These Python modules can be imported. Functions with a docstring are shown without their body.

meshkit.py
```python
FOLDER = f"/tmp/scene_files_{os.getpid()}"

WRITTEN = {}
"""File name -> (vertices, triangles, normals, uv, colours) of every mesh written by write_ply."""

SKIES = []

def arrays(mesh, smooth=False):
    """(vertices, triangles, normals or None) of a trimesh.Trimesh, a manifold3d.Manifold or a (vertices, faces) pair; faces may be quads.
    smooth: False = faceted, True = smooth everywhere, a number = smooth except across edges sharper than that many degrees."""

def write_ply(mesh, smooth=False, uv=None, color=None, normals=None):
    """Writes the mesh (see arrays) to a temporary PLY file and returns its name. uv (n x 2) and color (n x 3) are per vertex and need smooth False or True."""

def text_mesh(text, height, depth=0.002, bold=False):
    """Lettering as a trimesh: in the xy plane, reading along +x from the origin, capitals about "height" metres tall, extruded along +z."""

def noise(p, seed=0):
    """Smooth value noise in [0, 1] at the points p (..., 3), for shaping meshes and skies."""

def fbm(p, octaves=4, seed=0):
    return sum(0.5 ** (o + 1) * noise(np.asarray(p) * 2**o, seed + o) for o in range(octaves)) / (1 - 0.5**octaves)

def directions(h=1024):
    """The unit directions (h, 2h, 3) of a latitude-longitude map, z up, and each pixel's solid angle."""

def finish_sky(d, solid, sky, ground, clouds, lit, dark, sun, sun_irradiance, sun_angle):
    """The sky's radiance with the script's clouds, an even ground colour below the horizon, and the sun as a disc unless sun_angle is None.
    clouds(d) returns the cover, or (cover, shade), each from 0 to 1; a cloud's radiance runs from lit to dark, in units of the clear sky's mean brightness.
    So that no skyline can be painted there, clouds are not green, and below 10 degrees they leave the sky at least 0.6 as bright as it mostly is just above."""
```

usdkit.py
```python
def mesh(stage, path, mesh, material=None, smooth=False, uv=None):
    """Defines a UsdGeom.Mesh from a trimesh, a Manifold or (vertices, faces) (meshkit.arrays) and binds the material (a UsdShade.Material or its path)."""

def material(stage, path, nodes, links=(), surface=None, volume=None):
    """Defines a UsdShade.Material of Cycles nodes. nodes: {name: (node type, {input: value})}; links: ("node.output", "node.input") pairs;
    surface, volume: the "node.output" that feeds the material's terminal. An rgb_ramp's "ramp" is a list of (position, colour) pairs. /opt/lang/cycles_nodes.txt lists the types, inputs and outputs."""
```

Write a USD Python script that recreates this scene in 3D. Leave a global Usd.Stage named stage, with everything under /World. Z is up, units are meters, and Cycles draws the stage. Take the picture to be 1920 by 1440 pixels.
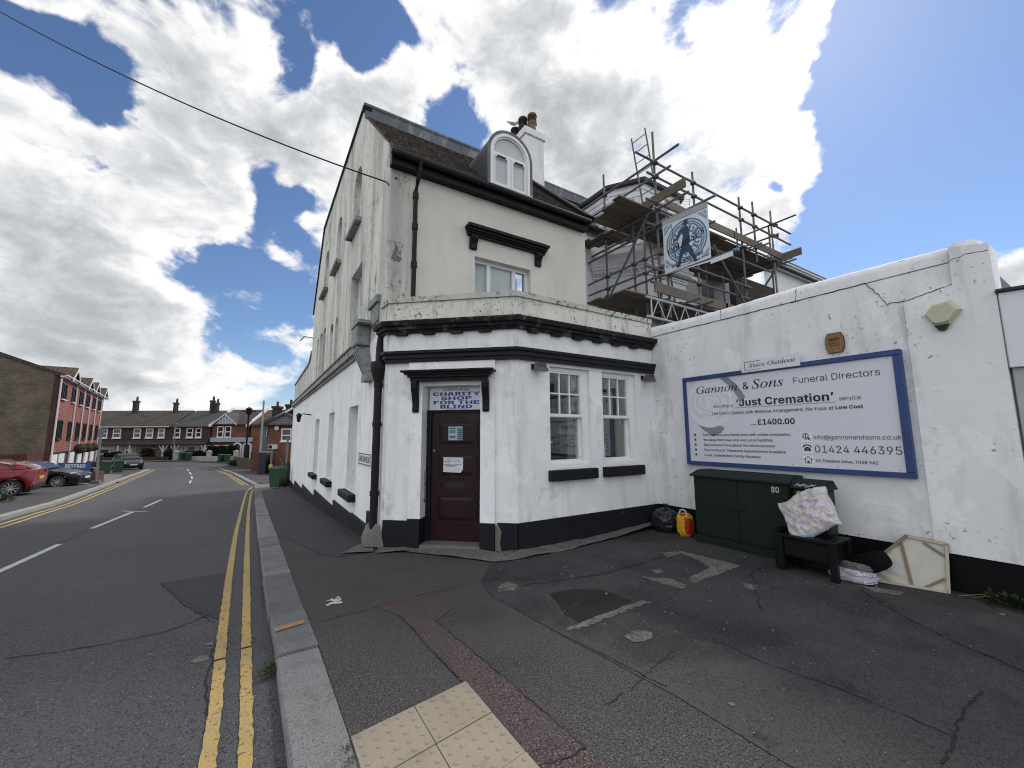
import glob, math, random
import numpy as np, trimesh, usdkit, meshkit
import shapely, shapely.affinity as aff
from shapely.geometry import Polygon, MultiPolygon, LineString, Point, box as sbox
from shapely.ops import unary_union
from pxr import Gf, Sdf, Usd, UsdGeom, UsdLux, UsdShade

stage = Usd.Stage.CreateInMemory()
UsdGeom.SetStageUpAxis(stage, 'Z')
UsdGeom.SetStageMetersPerUnit(stage, 1.0)
UsdGeom.Xform.Define(stage, '/World')
UsdGeom.Scope.Define(stage, '/World/Looks')

# ---------------------------------------------------------------- camera, sky, sun, exposure
YAW, PITCH, ROLL, EYE = 0.558, 0.1257, -0.0057, 1.6
FOCAL_OVER_WIDTH = 760.0 / 1920.0
EXPOSURE = 0.68
SKY_STRENGTH, SUN_INTENSITY, SUN_ANGLE = 0.075, 0.40, 12.0
SUN_ELEV, SUN_AZ = math.radians(44.0), math.radians(72.0)
CLOUD = 8.6
cam = UsdGeom.Camera.Define(stage, '/World/camera')
fw = np.array([math.sin(YAW) * math.cos(PITCH), math.cos(YAW) * math.cos(PITCH), math.sin(PITCH)])
rt = np.array([math.cos(YAW), -math.sin(YAW), 0.0]); upv = np.cross(rt, fw)
rt2 = rt * math.cos(ROLL) + upv * math.sin(ROLL); up2 = -rt * math.sin(ROLL) + upv * math.cos(ROLL)
cam.AddTransformOp().Set(Gf.Matrix4d(*rt2, 0, *up2, 0, *(-fw), 0, 0, 0, EYE, 1))
cam.CreateHorizontalApertureAttr(36.0); cam.CreateVerticalApertureAttr(27.0)
cam.CreateFocalLengthAttr(36.0 * FOCAL_OVER_WIDTH)
cam.CreateClippingRangeAttr(Gf.Vec2f(0.05, 2000)); cam.CreateExposureAttr(EXPOSURE)

SUN_DIR = np.array([math.sin(SUN_AZ) * math.cos(SUN_ELEV), math.cos(SUN_AZ) * math.cos(SUN_ELEV), math.sin(SUN_ELEV)])
# cloud cover over the dome: (direction, angular radius, weight)
GAPS = [(-0.311,0.778,0.546,0.039,1.2),(-0.269,0.802,0.533,0.058,1.3),(-0.222,0.805,0.551,0.039,1.0),(-0.242,0.827,0.508,0.033,0.8),(-0.013,0.728,0.685,0.042,1.0),(0.005,0.752,0.659,0.032,1.0),(0.055,0.688,0.723,0.054,0.9),(0.12,0.666,0.736,0.056,1.3),(0.193,0.652,0.733,0.034,0.6),(0.006,0.889,0.458,0.038,1.2),(0.061,0.88,0.471,0.035,1.1),(-0.01,0.907,0.422,0.029,0.6),(-0.093,0.939,0.331,0.036,1.1),(-0.042,0.937,0.348,0.048,1.3),(0.015,0.944,0.329,0.036,0.8),(0.058,0.911,0.408,0.031,0.8),(-0.07,0.972,0.226,0.043,1.1),(-0.017,0.971,0.239,0.04,0.9),(0.071,0.965,0.251,0.033,0.9),(0.056,0.949,0.309,0.032,0.9),(0.026,0.986,0.162,0.037,1.1),(-0.023,0.984,0.179,0.03,0.7),(-0.282,0.869,0.406,0.012,0.8),(-0.254,0.869,0.426,0.012,0.8),(0.052,0.774,0.631,0.014,0.7),(0.284,0.719,0.634,0.05,1.1),(0.34,0.708,0.619,0.026,0.8),(0.619,0.407,0.672,0.03,0.8),(0.646,0.371,0.666,0.018,0.6),(0.597,0.436,0.674,0.018,0.5),(0.787,0.146,0.6,0.075,1.6),(0.827,0.061,0.56,0.082,1.8),(0.776,0.201,0.598,0.048,1.2),(0.839,0.194,0.508,0.079,1.7),(0.892,0.104,0.44,0.107,1.9),(0.851,0.261,0.456,0.045,1.0),(0.902,0.203,0.381,0.083,1.7),(0.944,0.109,0.312,0.059,1.1),(0.887,0.282,0.365,0.06,1.4),(0.881,0.344,0.324,0.042,1.2),(0.932,0.191,0.307,0.034,1.0),(0.81,0.337,0.48,0.014,0.9),(0.765,0.257,0.59,0.019,0.6),(0.918,0.242,0.315,0.033,0.6),(-0.169,0.801,0.574,0.021,0.5),(-0.121,0.876,0.468,0.018,0.5),(-0.204,0.86,0.467,0.013,0.4),(0.159,0.81,0.565,0.022,0.5),(0.106,0.723,0.683,0.021,0.5),(0.166,0.694,0.701,0.019,0.4),(-0.148,0.928,0.341,0.021,0.5),(0.042,0.973,0.225,0.043,0.5),(0.477,0.494,0.727,0.022,0.35),(0.892,0.001,0.453,0.125,1.8),(0.955,0.021,0.297,0.082,1.5)]
BANKS = [(-0.308,0.826,0.472,0.042,0.5),(-0.313,0.862,0.4,0.069,0.6),(-0.237,0.904,0.356,0.118,0.5),(-0.193,0.773,0.604,0.111,0.6),(-0.062,0.819,0.57,0.098,0.6),(-0.15,0.864,0.481,0.086,0.5),(0.099,0.777,0.622,0.073,0.6),(0.164,0.719,0.676,0.081,0.6),(0.313,0.609,0.729,0.098,0.6),(0.47,0.549,0.691,0.112,0.6),(0.609,0.517,0.601,0.129,0.7),(0.707,0.383,0.595,0.097,0.7),(0.671,0.307,0.675,0.084,0.7),(0.735,0.274,0.62,0.03,0.5),(0.802,0.294,0.52,0.05,0.8),(0.825,0.368,0.43,0.065,0.6),(0.842,0.338,0.42,0.036,0.7),(0.728,0.23,0.646,0.028,0.4),(-0.235,0.942,0.238,0.115,0.6),(-0.28,0.95,0.141,0.108,0.6),(-0.123,0.984,0.132,0.109,0.5),(-0.028,0.963,0.269,0.035,0.7),(0.064,0.977,0.205,0.022,0.2),(0.963,0.096,0.251,0.035,1.4),(0.972,0.091,0.217,0.025,1.2),(0.915,0.283,0.288,0.034,1.1),(0.923,0.245,0.297,0.02,0.9),(0.902,0.278,0.33,0.012,0.7),(0.763,0.173,0.623,0.006,0.7),(0.063,0.836,0.545,0.057,0.6),(-0.037,0.909,0.415,0.042,0.5),(0.042,0.934,0.354,0.036,0.7),(0.081,0.737,0.671,0.038,0.4)]
GREY = [(-0.283,0.932,0.226,0.093,0.55),(-0.15,0.843,0.517,0.099,0.5),(-0.21,0.771,0.601,0.07,0.45),(-0.018,0.847,0.531,0.071,0.4),(0.553,0.618,0.558,0.131,0.6),(0.675,0.507,0.537,0.093,0.5),(0.487,0.588,0.646,0.08,0.4),(-0.273,0.955,0.115,0.066,0.35),(0.152,0.747,0.647,0.055,0.25),(0.756,0.419,0.503,0.058,0.4),(-0.315,0.893,0.32,0.046,0.2)]
BRIGHT = [(0.701,0.264,0.662,0.087,1.6),(0.705,0.329,0.629,0.098,0.6),(0.627,0.347,0.697,0.071,0.6),(-0.05,0.753,0.656,0.034,0.5),(-0.293,0.823,0.486,0.031,0.3),(-0.17,0.92,0.352,0.066,0.25),(0.806,0.297,0.513,0.05,0.4),(0.189,0.672,0.716,0.052,0.35),(0.536,0.418,0.734,0.081,0.3),(-0.047,0.991,0.128,0.059,0.3)]



def sky_material():
    n, l = {}, []
    n['tc'] = ('texture_coordinate', {})
    n['sky'] = ('sky_texture', {'sky_type': 'single_scattering', 'sun_disc': False, 'sun_elevation': SUN_ELEV, 'sun_rotation': SUN_AZ,
                                'altitude': 50.0, 'air_density': 1.0, 'aerosol_density': 0.25, 'ozone_density': 1.6})
    cnt = [0]

    def node(kind, inp, links=()):
        cnt[0] += 1
        nm = 'k%03d' % cnt[0]
        n[nm] = (kind, inp)
        for a, b in links:
            l.append((a, nm + '.' + b))
        return nm

    # domain-warped direction, so that blob edges are cauliflower-like and not round
    wn = node('noise_texture', {'scale': 5.0, 'detail': 5.0, 'roughness': 0.6}, [('tc.generated', 'vector')])
    wo = node('vector_math', {'math_type': 'subtract', 'vector2': (0.5, 0.5, 0.5)}, [(wn + '.color', 'vector1')])
    ws = node('vector_math', {'math_type': 'scale', 'scale': 0.16}, [(wo + '.vector', 'vector1')])
    wd = node('vector_math', {'math_type': 'add'}, [('tc.generated', 'vector1'), (ws + '.vector', 'vector2')])

    def field(blobs, sign, start):
        acc = start
        for (x, y, z, r, w) in blobs:
            d = node('vector_math', {'math_type': 'distance', 'vector2': (x, y, z)}, [(wd + '.vector', 'vector1')])
            m = node('map_range', {'range_type': 'smoothstep', 'from_min': 1.75 * r, 'from_max': 0.15 * r, 'to_min': 0.0, 'to_max': sign * w, 'clamp': True}, [(d + '.value', 'value')])
            acc = node('math', {'math_type': 'add'}, [(acc + '.value', 'value1'), (m + '.result', 'value2')])
        return acc

    # billow noise, stretched a little along the horizon; sampled again a step towards the sun, so that billows have a lit and a shaded side
    mp = node('mapping', {'scale': (1.0, 1.0, 1.6)}, [('tc.generated', 'vector')])
    mp2 = node('mapping', {'scale': (1.0, 1.0, 1.6), 'location': tuple(SUN_DIR * 0.030)}, [('tc.generated', 'vector')])
    n1 = node('noise_texture', {'scale': 4.0, 'detail': 4.0, 'roughness': 0.55, 'distortion': 0.2}, [(mp + '.vector', 'vector')])
    n2 = node('noise_texture', {'scale': 8.0, 'detail': 9.0, 'roughness': 0.60, 'distortion': 0.25}, [(mp + '.vector', 'vector')])
    n2b = node('noise_texture', {'scale': 8.0, 'detail': 7.0, 'roughness': 0.60, 'distortion': 0.25}, [(mp2 + '.vector', 'vector')])
    a = node('math', {'math_type': 'multiply_add', 'value2': 1.2, 'value3': -1.62}, [(n1 + '.fac', 'value1')])
    a = node('math', {'math_type': 'multiply_add', 'value2': 2.7}, [(n2 + '.fac', 'value1'), (a + '.value', 'value3')])
    dens = field(GAPS, -0.80, field(BANKS, 0.50, a))
    cover = node('map_range', {'range_type': 'smoothstep', 'from_min': -0.12, 'from_max': 0.42, 'to_min': 0.0, 'to_max': 1.0, 'clamp': True}, [(dens + '.value', 'value')])
    # grey bellies where the cloud is thick; bright rims where it is thin
    thick = node('map_range', {'range_type': 'smoothstep', 'from_min': 0.05, 'from_max': 1.25, 'to_min': 0.04, 'to_max': 0.46, 'clamp': True}, [(dens + '.value', 'value')])
    df = node('math', {'math_type': 'subtract'}, [(n2b + '.fac', 'value1'), (n2 + '.fac', 'value2')])
    t2 = node('math', {'math_type': 'multiply_add', 'value2': 1.7}, [(df + '.value', 'value1'), (thick + '.result', 'value3')])
    t3 = field(GREY, 0.40, t2)
    t4 = field(BRIGHT, -0.4, t3)
    ramp = node('rgb_ramp', {'ramp': [(0.0, (1.06, 1.05, 1.03)), (0.18, (0.94, 0.94, 0.94)), (0.40, (0.68, 0.70, 0.725)), (0.65, (0.50, 0.53, 0.56)), (1.0, (0.38, 0.41, 0.44))]}, [(t4 + '.value', 'fac')])
    # the sun glowing through the cloud in front of it
    sd = node('vector_math', {'math_type': 'distance', 'vector2': tuple(SUN_DIR)}, [('tc.generated', 'vector1')])
    gl = node('map_range', {'range_type': 'smootherstep', 'from_min': 0.45, 'from_max': 0.0, 'to_min': 1.0, 'to_max': 1.5, 'clamp': True}, [(sd + '.value', 'value')])
    cs = node('math', {'math_type': 'multiply', 'value2': CLOUD}, [(gl + '.result', 'value1')])
    cc = node('vector_math', {'math_type': 'scale'}, [(ramp + '.color', 'vector1'), (cs + '.value', 'scale')])
    n['mixc'] = ('mix', {'mix_type': 'mix'})
    n['tint'] = ('vector_math', {'math_type': 'multiply', 'vector2': (0.76, 0.86, 1.02)})
    l.append(('sky.color', 'tint.vector1'))
    l += [(cover + '.result', 'mixc.fac'), ('tint.vector', 'mixc.color1'), (cc + '.vector', 'mixc.color2')]
    n['bg'] = ('background_shader', {'strength': SKY_STRENGTH})
    l.append(('mixc.color', 'bg.color'))
    return usdkit.material(stage, '/World/Looks/sky', n, l, surface='bg.background')


dome = UsdLux.DomeLight.Define(stage, '/World/sky')
UsdShade.MaterialBindingAPI.Apply(dome.GetPrim()).Bind(sky_material())
dome.GetPrim().SetCustomDataByKey('kind', 'structure'); dome.GetPrim().SetCustomDataByKey('label', 'blue sky with broken white and grey cumulus clouds')
sun = UsdLux.DistantLight.Define(stage, '/World/sun')
sun.CreateIntensityAttr(SUN_INTENSITY); sun.CreateAngleAttr(SUN_ANGLE); sun.CreateNormalizeAttr(True); sun.CreateColorAttr(Gf.Vec3f(1.0, 0.95, 0.88))
zz = SUN_DIR; xx = np.cross([0, 0, 1.0], zz); xx /= np.linalg.norm(xx); yy = np.cross(zz, xx)
sun.AddTransformOp().Set(Gf.Matrix4d(*xx, 0, *yy, 0, *zz, 0, 0, 0, 60, 1))

# ---------------------------------------------------------------- helpers
W = '/World'
_count = {}


def numbered(parent, name):
    k = (parent, name); i = _count.get(k, -1) + 1; _count[k] = i
    return parent + '/' + (name if i == 0 else '%s_%03d' % (name, i))


def tag(path, label=None, cat=None, group=None, kind=None):
    p = stage.GetPrimAtPath(path)
    for k, v in (('label', label), ('category', cat), ('group', group), ('kind', kind)):
        if v:
            p.SetCustomDataByKey(k, v)
    return path


ORG = {}


def thing(name, label=None, cat=None, group=None, loc=(0, 0, 0), rz=0.0, kind=None):
    path = numbered(W, name)
    x = UsdGeom.Xform.Define(stage, path)
    x.AddTranslateOp().Set(Gf.Vec3d(*[float(v) for v in loc])); x.AddRotateZOp().Set(float(math.degrees(rz)))
    ORG[path] = (np.array(loc, float), rz)
    return tag(path, label, cat, group, kind)


def copy_of(src, name, label, cat, group, loc, rz=0.0):
    path = numbered(W, name)
    x = UsdGeom.Xform.Define(stage, path)
    x.AddTranslateOp().Set(Gf.Vec3d(*[float(v) for v in loc])); x.AddRotateZOp().Set(float(math.degrees(rz)))
    x.GetPrim().GetReferences().AddInternalReference(src); x.GetPrim().SetInstanceable(True)
    return tag(path, label, cat, group)


def tm(mesh):
    if isinstance(mesh, (list, tuple)) and len(mesh) and isinstance(mesh[0], trimesh.Trimesh):
        return trimesh.util.concatenate(list(mesh))
    return mesh


def obj(name, mesh, mat, parent=W, smooth=False, label=None):
    """One Mesh prim. Meshes are given in world coordinates unless their thing is turned or marked local."""
    path = numbered(parent, name)
    mesh = tm(mesh)
    if GROW is not None:
        mesh = mesh.copy(); mesh.apply_transform(GROW)
    top = '/'.join(path.split('/')[:3])
    if top in ORG and parent != W and top not in LOCAL:
        mesh = mesh.copy(); mesh.apply_translation(-ORG[top][0])
    usdkit.mesh(stage, path, mesh, mat, smooth=smooth)
    if label:
        tag(path, label)
    return path


LOCAL = set()
GROW = None


def local(path):
    LOCAL.add(path); return path


def bx(x0, x1, y0, y1, z0, z1):
    return trimesh.creation.box(bounds=[[min(x0, x1), min(y0, y1), min(z0, z1)], [max(x0, x1), max(y0, y1), max(z0, z1)]])


def cb(x0, x1, y0, y1, z0, z1, c=0.01):
    """A box with chamfered edges."""
    lo, hi = np.minimum([x0, y0, z0], [x1, y1, z1]), np.maximum([x0, y0, z0], [x1, y1, z1])
    c = min(c, 0.45 * (hi - lo).min()); pts = []
    for i in range(8):
        s = [(i >> k) & 1 for k in range(3)]
        for k in range(3):
            p = [hi[j] - c if s[j] else lo[j] + c for j in range(3)]; p[k] = hi[k] if s[k] else lo[k]; pts.append(p)
    return trimesh.convex.convex_hull(np.array(pts))


class Fr:
    """A flat frame: origin o, axis u along the face, v up, n out of the face towards the viewer."""
    def __init__(s, o, u, n=None, v=(0, 0, 1)):
        s.o = np.array(o, float); s.u = np.array(u, float) / np.linalg.norm(u); s.v = np.array(v, float) / np.linalg.norm(v)
        s.n = np.array(n, float) if n is not None else np.cross(s.u, s.v); s.n /= np.linalg.norm(s.n)
        s.m = np.eye(4); s.m[:3, 0] = s.u; s.m[:3, 1] = s.v; s.m[:3, 2] = s.n; s.m[:3, 3] = s.o
        s.flip = np.linalg.det(s.m[:3, :3]) < 0

    def put(s, mesh):
        mesh = tm(mesh).copy(); mesh.apply_transform(s.m)
        return mesh

    def box(s, u0, u1, v0, v1, n0, n1, c=0.0):
        return s.put(cb(u0, u1, v0, v1, n0, n1, c) if c else bx(u0, u1, v0, v1, n0, n1))

    def ext(s, poly, n0, n1):
        return s.put(extrude(poly, n0, n1))

    def at(s, u, v, n=0.0):
        return s.o + s.u * u + s.v * v + s.n * n


def extrude(poly, n0, n1):
    if not hasattr(poly, 'geom_type'):
        poly = Polygon(poly)
    if not poly.is_valid:
        poly = poly.buffer(0)
    out = []
    for g in getattr(poly, 'geoms', [poly]):
        if g.geom_type == 'Polygon' and g.area > 1e-9:
            m = trimesh.creation.extrude_polygon(g, n1 - n0, engine='earcut'); m.apply_translation([0, 0, n0]); out.append(m)
    return trimesh.util.concatenate(out)


def profile_along(profile, path, closed=False):
    """Sweeps profile [(out, up)] along a plan polyline [(x, y)], mitred; 'out' is to the right of the travel direction."""
    P = np.array(path, float); k = len(P); rows = []
    for i in range(k):
        a = P[i] - P[i - 1] if (i > 0 or closed) else P[1] - P[0]
        b = P[(i + 1) % k] - P[i] if (i < k - 1 or closed) else P[-1] - P[-2]
        a = a / np.linalg.norm(a); b = b / np.linalg.norm(b)
        na, nb = np.array([a[1], -a[0]]), np.array([b[1], -b[0]]); m = na + nb; m /= (m @ na)
        rows.append([[P[i][0] + m[0] * o, P[i][1] + m[1] * o, z] for o, z in profile])
    V = np.array(rows).reshape(-1, 3); n = len(profile); F = []
    for i in range(k if closed else k - 1):
        j = (i + 1) % k
        for q in range(n):
            r = (q + 1) % n
            F += [[i * n + q, j * n + q, j * n + r], [i * n + q, j * n + r, i * n + r]]
    if not closed:
        pl = Polygon(profile); vv, ff = trimesh.creation.triangulate_polygon(pl, engine='earcut')
        idx = [int(np.argmin(((np.array(profile) - v) ** 2).sum(1))) for v in vv]
        for t in ff:
            F.append([idx[t[0]], idx[t[1]], idx[t[2]]]); F.append([(k - 1) * n + idx[t[2]], (k - 1) * n + idx[t[1]], (k - 1) * n + idx[t[0]]])
    m = trimesh.Trimesh(V, np.array(F), process=False); m.fix_normals()
    return m


def tube(pts, r, sides=8, caps=True):
    p = np.array(pts, float); r = np.broadcast_to(r, (len(p),)).astype(float)
    t = np.gradient(p, axis=0); t /= np.linalg.norm(t, axis=1, keepdims=True) + 1e-12
    a = np.cross(t, [0.0123, 0.0321, 1.0]); bad = np.linalg.norm(a, axis=1) < 0.2
    a[bad] = np.cross(t[bad], [1.0, 0.02, 0.0]); a /= np.linalg.norm(a, axis=1, keepdims=True)
    b = np.cross(t, a); ang = np.arange(sides) * 2 * np.pi / sides
    V = (p[:, None] + r[:, None, None] * (np.cos(ang)[None, :, None] * a[:, None] + np.sin(ang)[None, :, None] * b[:, None])).reshape(-1, 3)
    F = []
    for i in range(len(p) - 1):
        for j in range(sides):
            k = (j + 1) % sides
            F += [[i * sides + j, i * sides + k, (i + 1) * sides + k], [i * sides + j, (i + 1) * sides + k, (i + 1) * sides + j]]
    if caps:
        for j in range(1, sides - 1):
            F.append([0, j + 1, j]); q = (len(p) - 1) * sides; F.append([q, q + j, q + j + 1])
    m = trimesh.Trimesh(V, np.array(F), process=False); m.fix_normals()
    return m


def lathe(profile, c=(0, 0, 0), sections=20):
    m = trimesh.creation.revolve(np.array(profile, float), sections=sections); m.apply_translation(c)
    return m


# the ground falls away down the street and rises a little towards the left
YB = [-400, 5, 6, 7, 8, 10, 12, 14, 16, 18, 20, 23, 26, 30, 35, 40, 46, 52, 60, 400]
ZB = [0, 0, -.02, -.065, -.12, -.24, -.36, -.48, -.59, -.70, -.80, -.93, -1.03, -1.18, -1.35, -1.5, -1.62, -1.7, -1.75, -1.75]
XB = [-400, -8, -3, 400]


def gz(x, y):
    return np.interp(y, YB, ZB) + 0.3 * np.clip((-np.asarray(x) - 3) / 5, 0, 1)


def drape(poly, off, thick=0.0, relief=None, cell=None):
    """A sheet lying on the ground at height off above it; optionally cut into cells with a little relief."""
    if not hasattr(poly, 'geom_type'):
        poly = Polygon(poly)
    poly = poly.buffer(0); x0, y0, x1, y1 = poly.bounds
    xs = sorted({x0, x1} | {v for v in XB if x0 < v < x1} | (set(np.arange(math.ceil(x0 / cell) * cell, x1, cell)) if cell else set()))
    ys = sorted({y0, y1} | {v for v in YB if y0 < v < y1} | (set(np.arange(math.ceil(y0 / cell) * cell, y1, cell)) if cell else set()))
    V, F = [], []
    for i in range(len(xs) - 1):
        for j in range(len(ys) - 1):
            if xs[i + 1] - xs[i] < 1e-6 or ys[j + 1] - ys[j] < 1e-6:
                continue
            g = poly.intersection(sbox(xs[i], ys[j], xs[i + 1], ys[j + 1]))
            for q in getattr(g, 'geoms', [g]):
                if q.geom_type == 'Polygon' and q.area > 1e-7:
                    v, f = trimesh.creation.triangulate_polygon(q, engine='earcut')
                    F.append(np.array(f) + sum(map(len, V))); V.append(v)
    V = np.vstack(V); F = np.vstack(F)
    z = gz(V[:, 0], V[:, 1]) + off
    if relief:
        z = z + relief(V)
    m = trimesh.Trimesh(np.column_stack([V, z]), F, process=False); m.merge_vertices()
    if m.face_normals[:, 2].mean() < 0:
        m.invert()
    return m


def ribbon(pts, w, rnd, jag=0.35, step=0.08):
    """A jagged strip polygon along a polyline."""
    L = LineString(pts); n = max(2, int(L.length / step)); P = np.array([L.interpolate(i / n, normalized=True).coords[0] for i in range(n + 1)])
    t = np.gradient(P, axis=0); t /= np.linalg.norm(t, axis=1, keepdims=True) + 1e-9; nn = np.column_stack([-t[:, 1], t[:, 0]])
    mid = P + nn * np.array([rnd.uniform(-1, 1) for _ in P])[:, None] * step * jag
    ww = np.array([w * rnd.uniform(0.35, 1.3) for _ in P])[:, None] / 2
    return Polygon(np.vstack([mid + nn * ww, (mid - nn * ww)[::-1]])).buffer(0)


FONTS = glob.glob('/opt/blender-*/*/datafiles/fonts/')[0]


def lettering(text, height, style='regular', width=None, res=72):
    """Flat letter outlines as a shapely shape: capitals about height tall, from the origin along +x. width squeezes or stretches the line."""
    from PIL import Image, ImageDraw, ImageFont
    if style in ('italic', 'serif'):
        up, lo = (0x1D434, 0x1D44E) if style == 'italic' else (0x1D400, 0x1D41A)
        out = ''
        for ch in text:
            out += ('\u210e' if (ch == 'h' and style == 'italic') else chr(up + ord(ch) - 65) if 'A' <= ch <= 'Z' else chr(lo + ord(ch) - 97) if 'a' <= ch <= 'z' else chr(0x1D7CE + ord(ch) - 48) if (ch.isdigit() and style == 'serif') else ch)
        text = out
        font = ImageFont.truetype(FONTS + 'NotoSansMath-Regular.woff2', res)
    else:
        font = ImageFont.truetype(FONTS + 'Inter.woff2', res)
        font.set_variation_by_axes([14, {'regular': 430, 'light': 330, 'bold': 720, 'black': 860}[style]])
    x0, y0, x1, y1 = font.getbbox(text, anchor='ls')
    im = Image.new('L', (int(x1 - x0) + 12, int(y1 - y0) + 12))
    ImageDraw.Draw(im).text((6 - x0, 6 - y0), text, 255, font, anchor='ls')
    on = np.pad(np.asarray(im) > 127, ((0, 0), (1, 1))).astype(np.int8)
    rows, a = np.nonzero(np.diff(on, axis=1) == 1); b = np.nonzero(np.diff(on, axis=1) == -1)[1]
    g = unary_union(shapely.box(a, -rows - 1, b, -rows)).buffer(0.5).buffer(-0.5).simplify(0.45)
    s = height / (res * 0.72)
    sx = s if width is None else width / max(1, (x1 - x0))
    return aff.affine_transform(g, [sx, 0, 0, s, -6 * sx, (6 - y0) * s])


def text(fr, s, u, v, h, mat, parent, style='regular', width=None, n0=0.0, n1=0.003, name='lettering', centre=False, res=72):
    g = lettering(s, h, style, width, res)
    if centre:
        b = g.bounds; g = aff.translate(g, -(b[0] + b[2]) / 2, 0)
    return obj(name, fr.ext(aff.translate(g, u, v), n0, n1), mat, parent)


# ---------------------------------------------------------------- materials
_mats = {}


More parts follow.
